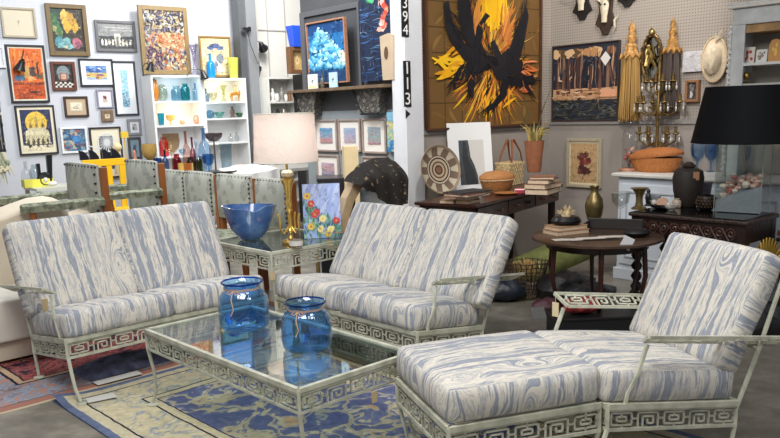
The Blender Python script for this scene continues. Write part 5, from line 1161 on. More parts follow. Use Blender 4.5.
# hutch / display cabinet top on the buffet
P=wA(738,88,0); HA=5.98; c0=Ka(731,50,HA).dot(BX); zt=Ka(738,9,HA).z; zb=1.0
t=thing('display_hutch','weathered white display hutch with a shelf of cards, cut off by the right edge','cabinet',W(HA,c0,BZ+.002),RB); hh=zt-BZ; ww=c0-1.9; dp=AW-HA-.02
DIS=mat('b9bcbb',.6,0,.14,12,.2,30)
b=MB(); b.box(0,.10,0,.02,0,hh-.12);b.box(0,.02,.02,dp,0,hh-.12);b.box(ww-.02,ww,.0,dp,0,hh-.12);b.box(0,ww,0,dp,hh-.12,hh-.0); b.build('case',DIS,t,smooth=False,bevel=.005)
b=MB(); b.box(-.03,ww,-.035,dp,hh,hh+.035); b.build('cornice',mat('cdcac2',.6,0,.1,12),t,smooth=False,bevel=.008)
b=MB(); b.box(.02,ww-.02,dp-.01,dp,0,hh-.12); 
o=b.build('back_panel',mat('a29c92',.7,0,.18,3,stretch=(1,1,2)),t,smooth=False)
b=MB(); b.box(.10,ww-.02,.02,dp-.012,hh-.18,hh-.121); b.build('inner_header',mat('9c7a50',.6,0,.3,14),t,smooth=False)
sh=Ka(760,63,HA+.1).z-BZ
b=MB(); b.box(.10,ww-.02,.0,dp-.012,sh-.02,sh); b.build('shelf',mat('cfcfca',.5),t,smooth=False)
r=random.Random(3); b=MB()
zz=0
pts=[(-.012+.006*math.sin(i*2.1),.0,hh-.12-(hh-.12)*i/90) for i in range(91)]
b.tube(pts,[.012+.005*math.sin(i*1.7) for i in range(91)],6); b.tube([( -.03+(ww)*i/60,-.03,hh+.03+.004*math.sin(i*2)) for i in range(61)],[.010+.004*math.sin(i*2.3) for i in range(61)],6)
b.build('beaded_trim',mat('c9c9c6',.6,0,.1,40),t)
for x,lab,cc,tp,hgt in ((748.5,'white card with a red flower print, left on the hutch shelf','d9d0c6',0,15),(761,'white card with small brown drawings, middle on the hutch shelf','d3d3d0',1,12),(774,'arched golden wooden plaque, right on the hutch shelf','b88445',2,21)):
    Q=Ka(x,62,HA+.11); Q.z=BZ+sh+.004; k=mpp(Q); b=MB(); w=5.2*k; h=hgt*k*1.05
    if tp<2: b.prism([(-w,0),(w,0),(w,h),(-w,h)],-.003,.003)
    else: b.prism([(-w*1.1,0),(w*1.1,0),(w*1.1,h*.75),(w*.7,h*.95),(0,h),(-w*.7,h*.95),(-w*1.1,h*.75)],-.008,.008)
    rr_=random.Random(tp+1)
    for i in range(9 if tp!=2 else 5): b.flat(blobby(rr_,rr_.uniform(-.55,.55)*w,h*rr_.uniform(.25,.78),w*.2,h*.1),-.0035-.0001*i if tp<2 else -.0085-.0001*i,1)
    o=b.build('display_card',[mat(cc,.6),mat(['a83c34','8d7a66','d9b05a'][tp],.6)],loc=Q+Vector((0,0,.0)),rz=RB,smooth=False); o.rotation_euler=(-.12,0,RB+.12); tag(o,lab,'card')
P=Ka(746,84,HA+.12); b=MB(); k=mpp(P); b.lathe([(3*k,0),(3.3*k,1*k),(1*k,2.5*k),(1*k,4*k),(3.2*k,6*k),(3.6*k,9*k),(2.5*k,11*k),(0,12*k)],14); z_=BZ+sh-.25
o=b.build('brass_knob_finial',mat('a3854c',.3,.8),loc=P); o['z']=0; tag(o,'round brass finial in the lower bay of the hutch','ornament'); del o['z']
P2=P.copy(); b=MB(); k=mpp(P); b.box(.10-0,ww-.02,.02,dp-.012,(P.z-BZ)-.02,(P.z-BZ)-.0015); b.build('shelf',mat('b5b4ae',.5),t,smooth=False)
# dark chest at right edge behind the armchair
P=Kz(765,206,.80); 
t=thing('brown_chest','reddish brown wooden chest at the right edge beyond the carved console','chest',W(5.25,2.26,0),RB)
b=MB(); b.box(0,1.0,0,.45,0,.62); b.build('body',mat('4a2a20',.4,0,.25,14),t,smooth=False,bevel=.01); b=MB(); b.box(-.02,1.02,-.02,.45,.62,.66); b.build('top',mat('5a342a',.3,0,.25,14),t,smooth=False,bevel=.006)
# ------------------------------------------------------------ cream sofa behind the left loveseat
CRM=mat('d9cdb8',.9,0,.04,5,.1,120)
SO=F(0.75,5.31,0); t=thing('cream_sofa','cream upholstered sofa with a rounded back behind the left loveseat','sofa',SO,TH)
def slab(mb,pl,y0,y1,r=.06,n=5): # rounded extrusion of xz outline
    rings=[]
    N=len(pl); cx=sum(p[0] for p in pl)/N; cz=sum(p[1] for p in pl)/N
    for i in range(n+1):
        a=PI/2*i/n; rings.append((y0+r*(1-math.sin(a)),r*(1-math.cos(a))*-1))
    seq=[(y0+r*(1-math.sin(PI/2*i/n)),-r*(1-math.sin(PI/2*(n-i)/n))) for i in range(n,-1,-1)]
    ins=lambda d:[(cx+(x-cx)*(1+d/ (abs(x-cx)+.15)),cz+(z-cz)*(1+d/(abs(z-cz)+.15))) for x,z in pl]
    ys=[];k=[]
    for i in range(n+1):
        a=PI/2*i/n; ys.append(y0+r*(1-math.sin(a))); k.append(-r*(1-math.cos(a)))
    order=[(ys[n-i],k[n-i]) for i in range(n+1)]; 
    vs=[];fs=[]
    lay=order+[(y1-(y-y0),d) for y,d in order[::-1]]
    for y,d in lay: vs+= [(x,y,z) for x,z in ins(d)]
    for j in range(len(lay)-1):
        for i in range(N): fs.append((j*N+i,j*N+(i+1)%N,(j+1)*N+(i+1)%N,(j+1)*N+i))
    fs.append(tuple(range(N))); fs.append(tuple(reversed(range((len(lay)-1)*N,len(lay)*N))))
    mb.add(vs,fs)
def zF(x,y,v):   # furniture-v plane
    d=ray(x,y); P=CAM+d*(v/d.dot(VX)); return P.dot(UX),P.z
pl=[zF(x,y,5.61) for x,y in ((-70,240),(0,215),(20,207),(40,200),(55,198),(64,202),(70,212),(72,225))]
pl=[(u-.75,z) for u,z in pl]; u1=pl[-1][0]
b=MB(); slab(b,[(pl[0][0],.25)]+pl+[(u1,.25)],.28,.62,.07); b.build('backrest',CRM,t)
pl=[zF(x,y,5.76) for x,y in ((60,222),(75,214),(90,209),(103,208),(112,212),(118,222))]; pl=[(u-.75,z) for u,z in pl]
b=MB(); slab(b,[(pl[0][0],.25)]+pl+[(pl[-1][0],.25)],.36,.66,.06); b.build('backrest_corner',CRM,t)
x0=zF(-70,240,5.61)[0]-.75
b=MB(); slab(b,[(x0,.14),(1.15,.14),(1.15,.42),(x0,.44)],-.20,.30,.06); b.build('seat',mat('e3ded2',.9,0,.04,5),t)
b=MB(); slab(b,[(x0+.04,.02),(1.1,.02),(1.1,.138),(x0+.04,.138)],-.15,.55,.02); b.build('base',CRM,t)
# ------------------------------------------------------------ dining chairs with studded green backs
GRN=None
def damask():
    m,n=newmat('green_damask'); tc=n.new('ShaderNodeTexCoord').outputs['Object']
    v=n.voro(tc,9); w=n.noise(tc,22,3,.6); t=n.math('ADD',n.math('MULTIPLY',v,.8),n.math('MULTIPLY',w,.6))
    n.L(n.ramp(t,[(.3,'878a82'),(.5,'a3a69c'),(.62,'94978d'),(.7,'b3b5aa')]),n.b.inputs['Base Color']); n.b.inputs['Roughness'].default_value=.8; return m
def damask2():
    m,n=newmat('green_damask_dark'); tc=n.new('ShaderNodeTexCoord').outputs['Object']
    w=n.noise(tc,18,4,.65); n.L(n.ramp(w,[(.38,'55594b'),(.5,'7f8470'),(.58,'9a9e88'),(.7,'6c705e')]),n.b.inputs['Base Color']); n.b.inputs['Roughness'].default_value=.85; return m
GRN=damask(); GRN2=damask2(); OAK=mat('8f5427',.35,0,.25,14,stretch=(1,1,.2)); NAIL=mat('2e2a24',.35,.6)
def dchair(lab,xl,xr,ytl,ytr,a,postw,ybot,arms,grp=None,al=.50,group='green studded armchairs in a row behind the sofas'):
    """back seen from px xl..xr on the plane a"""
    Lp=Ka(xl,ytl,a); Rp=Ka(xr,ytr,a); w=(Rp-Lp); w.z=0; w=w.length; zt=(Lp.z+Rp.z)/2
    t=thing('dining_chair',lab,'chair',Vector((Lp.x,Lp.y,0)),RB,group); zs=.47
    t['label']=lab; az=zt-.235 if arms else .7; sh_=az-.70 if arms else 0
    b=MB()
    for x in (0.0,w-.045): b.hexa([(x,.0,0),(x+.045,.0,0),(x+.045,.05,0),(x,.05,0)],[(x,.0,zt-.01),(x+.045,.0,zt-.01),(x+.045,.05,zt-.01),(x,.05,zt-.01)])
    b.box(0.045,w-.045,.01,.04,zt-.07,zt-.03); b.box(.045,w-.045,.01,.04,.40,.47); b.build('back_posts',OAK,t,smooth=False,bevel=.006)
    b=MB(); b.M=Matrix.Translation((w/2-.012,-.005,(zt+.60)/2+.0)); hz=(zt-.58)/2
    nx,nz=10,10; vs=[];fs=[]
    for s in (-1,1):
        for i in range(nx+1):
            for j in range(nz+1):
                X=-1+2*i/nx;Z=-1+2*j/nz; e=(1-X**4)*(1-Z**4); vs.append(((w/2-.025)*X*(1-.04*abs(Z)**4),s*(.012+.03*e),hz*Z*(1-.02*abs(X)**4)))
    o_=(nx+1)*(nz+1)
    for i in range(nx):
        for j in range(nz):
            q=[i*(nz+1)+j,(i+1)*(nz+1)+j,(i+1)*(nz+1)+j+1,i*(nz+1)+j+1]; fs.append(tuple(q)); fs.append(tuple(o_+v for v in q[::-1]))
    ring=[i*(nz+1) for i in range(nx+1)]+[nx*(nz+1)+j for j in range(1,nz+1)]+[i*(nz+1)+nz for i in range(nx-1,-1,-1)]+[j for j in range(nz-1,0,-1)]
    for i in range(len(ring)): a_,b_=ring[i],ring[(i+1)%len(ring)]; fs.append((a_,o_+a_,o_+b_,b_))
    b.add(vs,fs); b.M=None; b.cur=1
    n=11
    for i in range(n): b.ball((-.0+.03+(w-.075)*(i+.0)/(n-1),-.022,zt+.0-.010),.009,6)
    for j in range(9): b.ball((w-.052,-.03,.60+(zt-.66)*j/8),.010,6)
    b.build('backrest',[GRN,NAIL],t)
    b=MB(); slab(b,[(.01,.40+sh_),(w-.01,.40+sh_),(w-.005,.48+sh_),(w/2,.50+sh_),(.005,.48+sh_)],-al,-.0,.03); b.build('seat',GRN2,t)
    for x in (.03,w-.03):
        l=MB(); l.lathe([(.018,0),(.026,.03),(.018,.08),(.028,.16),(.022,.22),(.03,.38+sh_),(.03,.41+sh_)],10,(x,-al+.06,0)); l.build('front_leg',OAK,t)
    if arms:
        for x,s in ((.0,-1),(w,1)):
            z=az; b=MB(); slab(b,[(x-.035,z-.045),(x+.035,z-.045),(x+.04,z),(x,z+.018),(x-.04,z)],-al,-.0,.025); o=b.build('armrest',GRN2,t)
            l=MB(); l.lathe([(.022,.43+sh_),(.028,.48+sh_),(.018,.52+sh_),(.03,.58+sh_),(.02,.63+sh_),(.026,.66+sh_)],10,(x,-al+.07,0)); l.build('arm_post',OAK,o)
    return t
dchair('green studded armchair farthest left, its rolled arm end nearest the sofa',66,100,163,166,2.0,0,200,True,None,.56)
dchair('green studded armchair second from left, standing right of the yellow chair',126,159,160,162,2.78,0,200,True,None,.52)
for (xl,xr,yl,yr,lab) in ((155,187,169,172,'green studded chair third from left in the row, beside the armchair'),(185.5,215,171,174,'green studded chair fourth from left, behind the left loveseat top corner'),(216.5,254,174,177,'green studded chair second from right, directly behind the blue bowl'),(255,291,177.5,182,'green studded chair at the right end of the row, behind the brass lamp')):
    dchair(lab,xl,xr,yl,yr,3.39,0,220,False,None)
# ------------------------------------------------------------ yellow chair with black fan vases
YEL=mat('e8b81c',.4)
P=Kb(100,170,9.0); t=thing('yellow_chair','bright yellow wooden chair between the first two green armchairs','chair',W(Kb(82,160,9.0).dot(AX),9.0,0),RA); k=mpp(P); w=43*k; zt=Kb(103,159,9.0).z
b=MB(); b.box(0,w,0,.03,zt-.08,zt); b.build('top_rail',YEL,t,smooth=False,bevel=.006)
b=MB(); b.hexa([(w-.10,0,0),(w-.04,0,0),(w-.04,.03,0),(w-.10,.03,0)],[(w-.07,0,zt-.08),(w,0,zt-.08),(w,.03,zt-.08),(w-.07,.03,zt-.08)]); b.box(.05,.11,0,.03,0,zt-.08); b.box(w*.55,w*.55+.06,.0,.03,.5,zt-.08); b.build('back_posts',YEL,t,smooth=False)
b=MB(); b.box(.03,w-.04,-.4,0,.45,.50); b.box(.04,.09,-.38,-.33,0,.45); b.box(w-.1,w-.05,-.38,-.33,0,.45); b.build('seat',YEL,t,smooth=False)
# work table behind the chairs with glassware
TZ=.86
A0=Kz(128,176,TZ).dot(AX); t=thing('display_table','long white display table of glassware in front of the bookcase','table',W(3.62,8.02,0),RA)
tw=2.3
b=MB(); b.box(0,tw,0,.75,TZ-.04,TZ); b.build('table_top',mat('a3a29c',.4,0,.1,10),t,smooth=False,bevel=.004)
for x in (.06,tw-.06):
    for y in (.06,.69): b=MB(); b.box(x-.025,x+.025,y-.025,y+.025,0,TZ-.04); b.build('leg',mat('8f8f8d',.4),t,smooth=False)
TT=lambda x,bb: None
def ont(x,bb=8.3):   # point standing on the display table below pixel column x, at room depth bb
    Q=Kb(x,170,bb); Q.z=TZ+.001; return Q
def hpx_to(P,y): # height so the top shows at row y
    d=ray(390,y); 
    best=None
    lo,hi=0,1.5
    for _ in range(40):
        mid=(lo+hi)/2; q=P+Vector((0,0,mid))-CAM; w_=q.dot(FWD); yy=CY-FPX*q.dot(UPV)/w_
        if yy>y: lo=mid
        else: hi=mid
    return lo
AMB=G('caa868',ior=1.45)
items=[ # x, top y, width px, profile, colour, glassy, name, label
(151,144,15,'compote','a88a4c',0,'glass_compote','amber stemmed bowl on the display table, leftmost piece'),
(173,133.5,18,'compote','c9ab86',1,'glass_compote','large pale amber stemmed bowl on the display table'),
(166,150,7,'bottle','3a5aa8',1,'glass_bottle','slim cobalt blue bottle left of the red vase'),
(177.5,154,9,'jar','b0273c',1,'glass_vase','short ruby red vase on the display table'),
(188,131,8,'bottle','c98f80',1,'glass_bottle','pink glass bottle with a white stopper on the display table'),
(194,137,6,'bottle','7c3038',1,'glass_bottle','dark ruby bottle beside the pink bottle'),
(198,139,7,'figure','8c9cae',0,'figurine','grey blue figurine right of the dark ruby bottle'),
(206,128,12,'bottle','7aa6d8',1,'glass_bottle','tall pale blue glass bottle at the middle of the display table'),
(209,154,12,'goblet','5f92c8',1,'glass_goblet','blue glass goblet before the tall pale blue bottle'),
(191,157,8,'jar','6f6a2c',1,'glass_vase','olive green glass jar below the pink bottle'),
(199,156,8,'jar','5f6428',1,'glass_vase','second olive green glass jar, right of its twin'),
(158,158,9,'tumbler','3c5f9c',1,'glass_vase','low navy glass tumbler behind the third green chair'),
(144,160,8,'tumbler','6a86a8',1,'glass_tumbler','grey blue tumbler below the amber stemmed bowl'),
(186,163,15,'cylinder','d8b45c',0,'yellow_tin','small yellow tin below the red vase'),
(227,143.5,13,'tumbler','b4ccd8',1,'glass_pot','small inverted pale blue glass shade on the display table'),
(136,150,6,'figure','c07a5c',0,'figurine','small clay coloured figurine left of the amber bowl'),
]
for i,(x,y,w,pf,c,gl,nm,lab) in enumerate(items):
    bb=8.18+.13*(i%4); P=ont(x,bb); k=mpp(P); h=hpx_to(P,y); 
    vessel(nm,lab,'vase' if nm=='glass_pot' else 'tin' if nm=='yellow_tin' else nm.split('_')[-1],P,w,h/k,pf,G(c,ior=1.5) if gl else mat(c,.15,0,.1,20))
# serving platter stand & umbrella-shaped dark compote
P=ont(216,8.35); k=mpp(P); hh_=hpx_to(P,133); b=MB(); b.lathe([(.06,0),(.01,.01),(.008,hh_-.10),(.05,hh_-.09),(.09,hh_-.05),(.10,hh_),(.095,hh_),(.08,hh_-.05),(0,hh_-.08)],20,nr=10,ridge=.06); o=b.build('dark_compote',mat('5a5054',.3,.3,.5,60),loc=P); tag(o,'dark openwork footed bowl on a thin stem, right of the blue bottles','bowl')
P=ont(216,8.2); b=MB(); b.lathe([(.11,0),(.17,.01),(.18,.03),(.17,.03),(0,.012)],28); o=b.build('dark_tray',mat('4c4a4a',.3,.4,.3,20),loc=P+AX*.05+BX*-.05); tag(o,'round dark tray on the display table near the white cloth','tray')
# draped cloth
nx,ny=34,22; vs=[]; P0=W(5.25,8.0,0)
for i in range(nx+1):
    for j in range(ny+1):
        s=i/nx; q=j/ny; x=-.32+.64*s
        if q<.5: y=.45-.9*q; z=TZ+.006+.06*math.sin(q*2*PI)*math.sin(s*PI)**.5*(1 if q<.5 else 0)+.012*abs(math.sin(s*9+q*7))
        else: y=-.015-.02*(1+math.sin(s*16+2)) ; z=TZ+.004-(q-.5)*2*.30-.02*math.sin(s*4)
        vs.append((x,y,z))
b=MB(); b.add(vs,[(i*(ny+1)+j,(i+1)*(ny+1)+j,(i+1)*(ny+1)+j+1,i*(ny+1)+j+1) for i in range(nx) for j in range(ny)])
P0=Kb(255,165,8.0); P0.z=0; o=b.build('white_cloth',mat('dddcd8',.9),loc=P0,rz=RA); tag(o,'white cloth draped over the right end of the display table','cloth')
# black fan vases behind the yellow chair, small table with appliances at left
t=thing('low_table','low white side table with glass top behind the first green armchair','table',W(Kb(30,190,9.0).dot(AX),8.75,0),RA)
lt_z=Kb(50,186,9.0).z
b=MB(); b.box(0,.62,0,.5,lt_z-.03,lt_z); b.build('table_top',mat('c9cdbb',.3),t,smooth=False)
for x in (.03,.59):
    for y in (.03,.47): b=MB(); b.box(x-.02,x+.02,y-.02,y+.02,0,lt_z-.03); b.build('leg',mat('c4c8c0',.4),t,smooth=False)
def onl(x,bb=9.0): Q=Kb(x,180,bb); Q.z=lt_z; return Q
P=onl(45,9.0); k=mpp(P); t=thing('black_sculpture','black abstract sculpture with a white centred disc and two uprights on the low table','sculpture',P,RA)
b=MB(); b.tube([(5*k*math.cos(a*PI/10),0,6.5*k+5*k*math.sin(a*PI/10)) for a in range(20)],3*k,8,closed=True); b.box(-6.5*k,-3.5*k,-.02,.02,9*k,23*k); b.prism([(3*k,9*k),(7*k,9*k),(9*k,31*k),(3.5*k,31*k)],-.02,.02); b.build('ring',mat('131417',.3),t)
b=MB(); b.ball((-.0,-.02,6.5*k),2.6*k,10); b.ball((6*k,-.03,2.5*k),3*k,10,sc=(1.6,.6,.8)); b.build('pebble',mat('d8d4cb',.5),t)
vessel('clear_vase','tall clear glass vase on the low table, leftmost','vase',onl(27,9.0),10,26,'bottle',G('dfe6ea',ior=1.5))
P=onl(36,9.05); vessel('clear_vase','second clear glass vase with a dark handle on the low table','vase',P,11,22,'jar',G('d3dde2',ior=1.5))
P=onl(39,8.85); b=MB(); b.box(-.15,.15,-.03,.1,-.12,-.035); 
o=b.build('yellow_box',mat('e6dc58',.5),loc=onl(38,9.0)+Vector((0,0,0)),smooth=False,rz=RA); o.location.z=.0; o.data.transform(Matrix.Translation((0,0,.125+.0))); o.location.z=lt_z+.001-.005; tag(o,'flat pale yellow box on the low table behind the sofa','box')
for i,(x,y) in enumerate(((85,151),(95,152),(108,153),(117,153))):
    P=Kb(x,160,9.0); P.z=Kb(103,159,9.0).z+.001; k=mpp(P)
    b=MB(); b.prism([(-4.5*k,0),(4.5*k,0),(4.5*k,2*k),(2*k,6*k),(-1.5*k,9*k),(-5*k,9.5*k),(-4.5*k,4*k)],-.012,.012); o=b.build('black_fan_shape',mat('16181f',.3),loc=P+BX*.015,rz=RA,smooth=False); tag(o,['first','second','third','fourth'][i]+' black fin shaped ornament from the left, on the yellow chair rail','ornament')
# wire lattice ornament and glass balls behind
P=Kb(110,166,9.3); P.z=0
t=thing('spoked_ornament','round white wire spoked ornament with a cream ball beside it, behind the yellow chair','ornament',Kb(110,175,9.35),RA); k=mpp(t.location)
b=MB()
for i in range(9): a=i*PI/9; b.tube([(-9*k*math.cos(a),0,32*k-9*k*math.sin(a)),(9*k*math.cos(a),0,32*k+9*k*math.sin(a))],.006,4)
b.tube([(9*k*math.cos(a*PI/12),0,32*k+9*k*math.sin(a*PI/12)) for a in range(24)],.006,4,closed=True); b.tube([(0,0,0),(0,0,24*k)],.01,6); b.tube([(-20*k,0,16*k),(-8*k,0,28*k)],.008,4); b.tube([(-18*k,0,30*k),(-8*k,0,26*k)],.008,4); b.build('wire_wheel',mat('d5d8dc',.4),t)
b=MB(); b.ball((10*k,0,27*k),4.5*k,14); b.lathe([(0,0),(5*k,0),(4*k,8*k),(2.2*k,18*k),(2*k,23*k)],12,(10*k,0,0)); b.build('ball_stand',mat('d9c79c',.4),t)
b=MB(); b.box(15*k,22*k,-.02,.02,36*k,42*k); b.tube([(18*k,0,0),(18*k,0,36*k)],.008,4); b.build('yellow_cube',mat('d9b53a',.4),t,smooth=False)
t.location.z=0; dz_=Kb(110,175,9.35).z
for ch_ in [o for o in D.objects if o.parent==t]: ch_.location.z=dz_
b=MB(); b.tube([(0,0,0),(0,0,dz_)],.02,8); b.lathe([(.0,0),(.14,0),(.12,.02),(0,.03)],16); b.build('pedestal',mat('c9c9c9',.4),t)
sf=[o for o in D.objects if o.name=='gold_shell_fan'][0]; zsf=sf.location.z
b=MB(); b.lathe([(.07,0),(.075,.015),(.02,.03),(.012,.10),(.012,zsf-.02),(.03,zsf),(0,zsf+.004)],14); so=b.build('stand',mat('2a1c14',.4),sf); so.location.z=-zsf
# ------------------------------------------------------------ bookcase with glass
BF=9.47; CWH=mat('dfe0e0',.5,0,.03,5)
aL=Kb(152.5,100,BF).dot(AX); aM=Kb(203.5,100,BF).dot(AX); aR=Kb(247,100,BF).dot(AX)
def bcase(name,lab,a0,a1,bf,dep,zt,shelves,first=True,mt=None):
    mt=mt or CWH; t=thing(name,lab,'bookcase',W(a0,bf,0),RA); w=a1-a0; th=.025
    b=MB(); b.box(0,th,0,dep,0,zt); b.box(w-th,w,0,dep,0,zt); b.box(th,w-th,0,dep,zt-th,zt); b.box(th,w-th,dep-.01,dep,.05,zt-th); b.box(th,w-th,.02,dep-.01,0,.05); b.build('case',mt,t,smooth=False)
    for z in shelves: b=MB(); b.box(th,w-th,0.0,dep-.01,z-.022,z); b.build('shelf',mt,t,smooth=False)
    return t
zL=lambda y,x=170: Kb(x,y,BF).z
ztL=zL(75,170); ztR=zL(78,225)
shL=[zL(101,180),zL(125,180),zL(156,180),.6,.3]; shR=[zL(101.5,225),zL(118,225),zL(142.5,225),.75,.4]
bcase('bookcase','white open bookcase full of coloured glass, left one of the pair',aL,aM,BF,.30,ztL,shL)
bcase('bookcase','white open bookcase full of coloured glass, right one of the pair',aM+.003,aR,BF,.30,ztR,shR)
def onshelf(x,z,bb): Q=Kb(x,100,bb); Q.z=z+.001; return Q
BI=[ # unit, shelf index (-1 top), x, wpx, hpx, profile, colour, glassy, name, label
('L',0,155.5,8,22,'ball','b5762c',0,'glass_disc','tall amber glass shape at the left end of the top bookcase shelf'),
('L',0,163,10,17,'ball','c9d3c4',1,'glass_plate','clear pale green bubble glass beside the amber shape'),
('L',0,177,11,15,'jar','a8cfe0',1,'glass_jar','pale blue glass jar at the middle of the top bookcase shelf'),
('L',0,186,9,17,'jar','3cb0b8',1,'glass_jar','turquoise stoppered glass jar on the top bookcase shelf'),
('L',0,196,6,18,'bottle','8fb6dc',1,'glass_bottle','slim light blue bottle at the right of the left unit top shelf'),
('L',1,159.5,7,12,'tumbler','2fa8d0',1,'glass_tumbler','bright turquoise glass with raised rim on the second shelf'),
('L',1,169,9,10,'goblet','e0b060',0,'glass_dish','orange and turquoise dish on the second shelf'),
('L',1,180.5,5,5,'ball','a88a6a',0,'figurine','tiny brown figurine on the second bookcase shelf'),
('L',1,195,7,9,'ball','c98a78',0,'glass_ball','small pink round vase on the second bookcase shelf'),
('L',2,160,9,19,'jar','c02c30',0,'glass_vase','red glass vase at left on the third bookcase shelf'),
('L',2,178,7,6,'bowl','a8c4dc',1,'glass_bowl','little clear blue bowl on the third bookcase shelf'),
('R',0,206,7,13,'bottle','5f80b0',1,'glass_bottle','small steel blue bottle at left on the right unit top shelf'),
('R',0,213.5,9,9,'bowl','d5d2b8',1,'glass_bowl','clear glass bowl left of the pale yellow vase'),
('R',0,224,8,16,'flare','d9d9a0',1,'glass_vase','pale yellow twisted glass vase on the right unit top shelf'),
('R',1,209,9,8,'ball','7ab0cc',1,'glass_ball','round pale blue glass float on the right unit second shelf'),
('R',1,218.5,10,6,'bowl','7cc0b0',1,'glass_bowl','sea green glass bowl on the right unit second shelf'),
('R',1,231.5,6,11,'figure','6b5048',0,'figurine','brown animal figurine on the right unit second shelf'),
('R',1,239.5,10,4.5,'bowl','3f7a50',1,'glass_bowl','low dark green glass dish at right on the second shelf'),
('R',2,228,5,8,'bottle','d3d6d6',1,'glass_bottle','clear stoppered decanter on the right unit third shelf'),
('R',2,234,5,9,'bottle','d3d6d6',1,'glass_bottle','clear narrow decanter, right of its twin, third shelf'),
('R',2,243.5,8,16,'vase','3a4a42',0,'glass_vase','dark green marbled vase at the right end of third shelf'),
('R',3,236,9,7,'ball','b08a72',0,'clay_pot','small clay pot on the lowest visible right unit shelf'),
]
for i,(u,s,x,wp,hp,pf,c,gl,nm,lab) in enumerate(BI):
    z=(shL if u=='L' else shR)[s]; P=onshelf(x,z,BF+.12+.02*(i%3)); 
    vessel(nm,lab,nm.split('_')[-1],P,wp,hp,pf,G(c,ior=1.5) if gl else mat(c,.15,0,.15,30),n=16,nr=12 if 'figurine' in nm else 0,ridge=.06)
# golden horse and rider
P=onshelf(236,shR[0],BF+.14); k=mpp(P); t=thing('horse_figurine','golden horse and rider figurine at right on the bookcase top shelf','figurine',P,RA)
b=MB(); b.tube([(-5*k,0,7*k),(0,0,7.5*k),(4*k,0,7.5*k),(6*k,0,11*k),(7.5*k,0,10*k)],[1.6*k,2*k,1.9*k,1.2*k,.7*k],8)
for x in (-5,-3.5,3,4.5): b.tube([(x*k,0,7*k),(x*k*1.1,0,3.5*k),(x*k,0,0)],[.9*k,.5*k,.5*k],6)
b.tube([(-6*k,0,7.5*k),(-8*k,0,4*k)],.5*k,5); b.build('horse',mat('b8843c',.3,.5),t)
b=MB(); b.tube([(0,0,9*k),(0,0,14*k)],[1.5*k,1*k],8); b.ball((0,0,15.5*k),1.2*k,8); b.build('rider',mat('c9974c',.3,.5),t)
# vessels on top of bookcases
for x,wp,hp,pf,c,gl,nm,lab,U in ((213,8.5,24,'bottle','1f86c8',0,'glass_vase','bright blue rectangular glass bottle on top of the bookcase','R'),(235.5,11,20,'tumbler','cdd25c',0,'glass_vase','yellow green flared vase on top of the bookcase','R'),(197.5,11,30,'flare','b8b4cc',1,'glass_vase','pale lilac ribbed glass vase on top of the bookcase','L')):
    P=onshelf(x,ztL if U=='L' else ztR,BF+.14); vessel(nm,lab,'vase',P,wp,hp,pf,G(c,ior=1.45) if gl else mat(c,.12,0,.1,8),n=24)
# clip spot lamps
def clip(lab,x,y,bb,hx_,hy_,K=Kb,rz=RA,plane=None,sc=1.,pts=None):
    P=K(x,y,bb); t=thing('clip_lamp',lab,'lamp',P,rz); k=mpp(P)*sc
    b=MB(); b.M=Matrix.Rotation(hy_,4,'Y')@Matrix.Rotation(hx_,4,'X'); b.lathe([(1.4*k,4*k),(2.2*k,3.5*k),(2.6*k,1*k),(4.6*k,-4*k),(4.3*k,-4*k),(2.2*k,.5*k)],18,cap=False); b.lathe([(0,5.5*k),(1.4*k,5*k),(1.4*k,4*k)],12,cap=False); b.build('lamp_head',mat('1d1f22',.35),t)
    b=MB(); b.tube([(0,0.0,2*k)]+[(p[0]*k,.03,p[1]*k) for p in pts],.006,5); b.build('lamp_arm',mat('1d1f22',.35),t)
    return t
clip('black clip lamp in front of the orange painting',21,65,BW-.10,.3,.35,pts=[(2,6),(4,12)],sc=1.25)
clip('black clip lamp at the left end of the bookcase top',150.5,67,BW-.38,.2,.2,pts=[(-4,4),(-7,0),(-7,-9)])
clip('black clip lamp hanging over the middle edge of the bookcase',203.5,75,BW-.42,-.2,-.15,pts=[(-4,6),(-12,5),(-17,-1)])
clip('upper black clip lamp on the white wall beside the steel column',262,46,BW-.14,.6,-.9,pts=[(-5,5),(-9,15),(-12,18)],sc=1.1)
clip('lower black clip lamp on the white wall beside the steel column',258,71,BW-.14,.4,.5,pts=[(3,4),(3,10)],sc=1.0)
b=MB(); P=Kb(246,29,BW-.37); k=mpp(P); b.box(-4*k,2*k,-.03,.02,-1.3*k,1.3*k); b.tube([(0,-.02,0),(3*k,-.03,-16*k),(10*k,-.03,-34*k)],.005,4); b.box(2*k,4*k,-.04,.0,-2.5*k,2*k); o=b.build('clamp_mount',mat('1d1f22',.35),loc=P,rz=RA); tag(o,'small black clamp with a cord on the steel column','clamp')
# small white shelf unit with white models right of the column
SB=9.30; a0=Kb(268,90,SB).dot(AX); a1=Kb(298,90,SB).dot(AX); zt=Kb(280,77,SB).z
s1=Kb(280,101.5,SB).z; s2=Kb(280,117,SB).z
bcase('bookcase','small white shelf unit with little white models, right of the steel column',a0,a1,SB,.28,zt,[s1,s2,Kb(280,170,SB).z,.6,.3],mt=mat('cfcfcb',.5,0,.04,5))
for i,(x,wp,hp,pf,c,lab) in enumerate(((273,6,13,'figure','dedcd6','white conical model at left in the small shelf unit'),(277,5,8,'ball','d9d6cf','small white rounded model in the small shelf unit'),(282,6,14,'figure','8a8a86','grey house shaped model in the small shelf unit'),(286,4,7,'ball','e3e0da','second small white model, right of the grey house'))):
    P=onshelf(x,s1,SB+.1); vessel('white_model' if c!='8a8a86' else 'house_model',lab,'model',P,wp,hp,pf,mat(c,.7,0,.1,30),n=12)
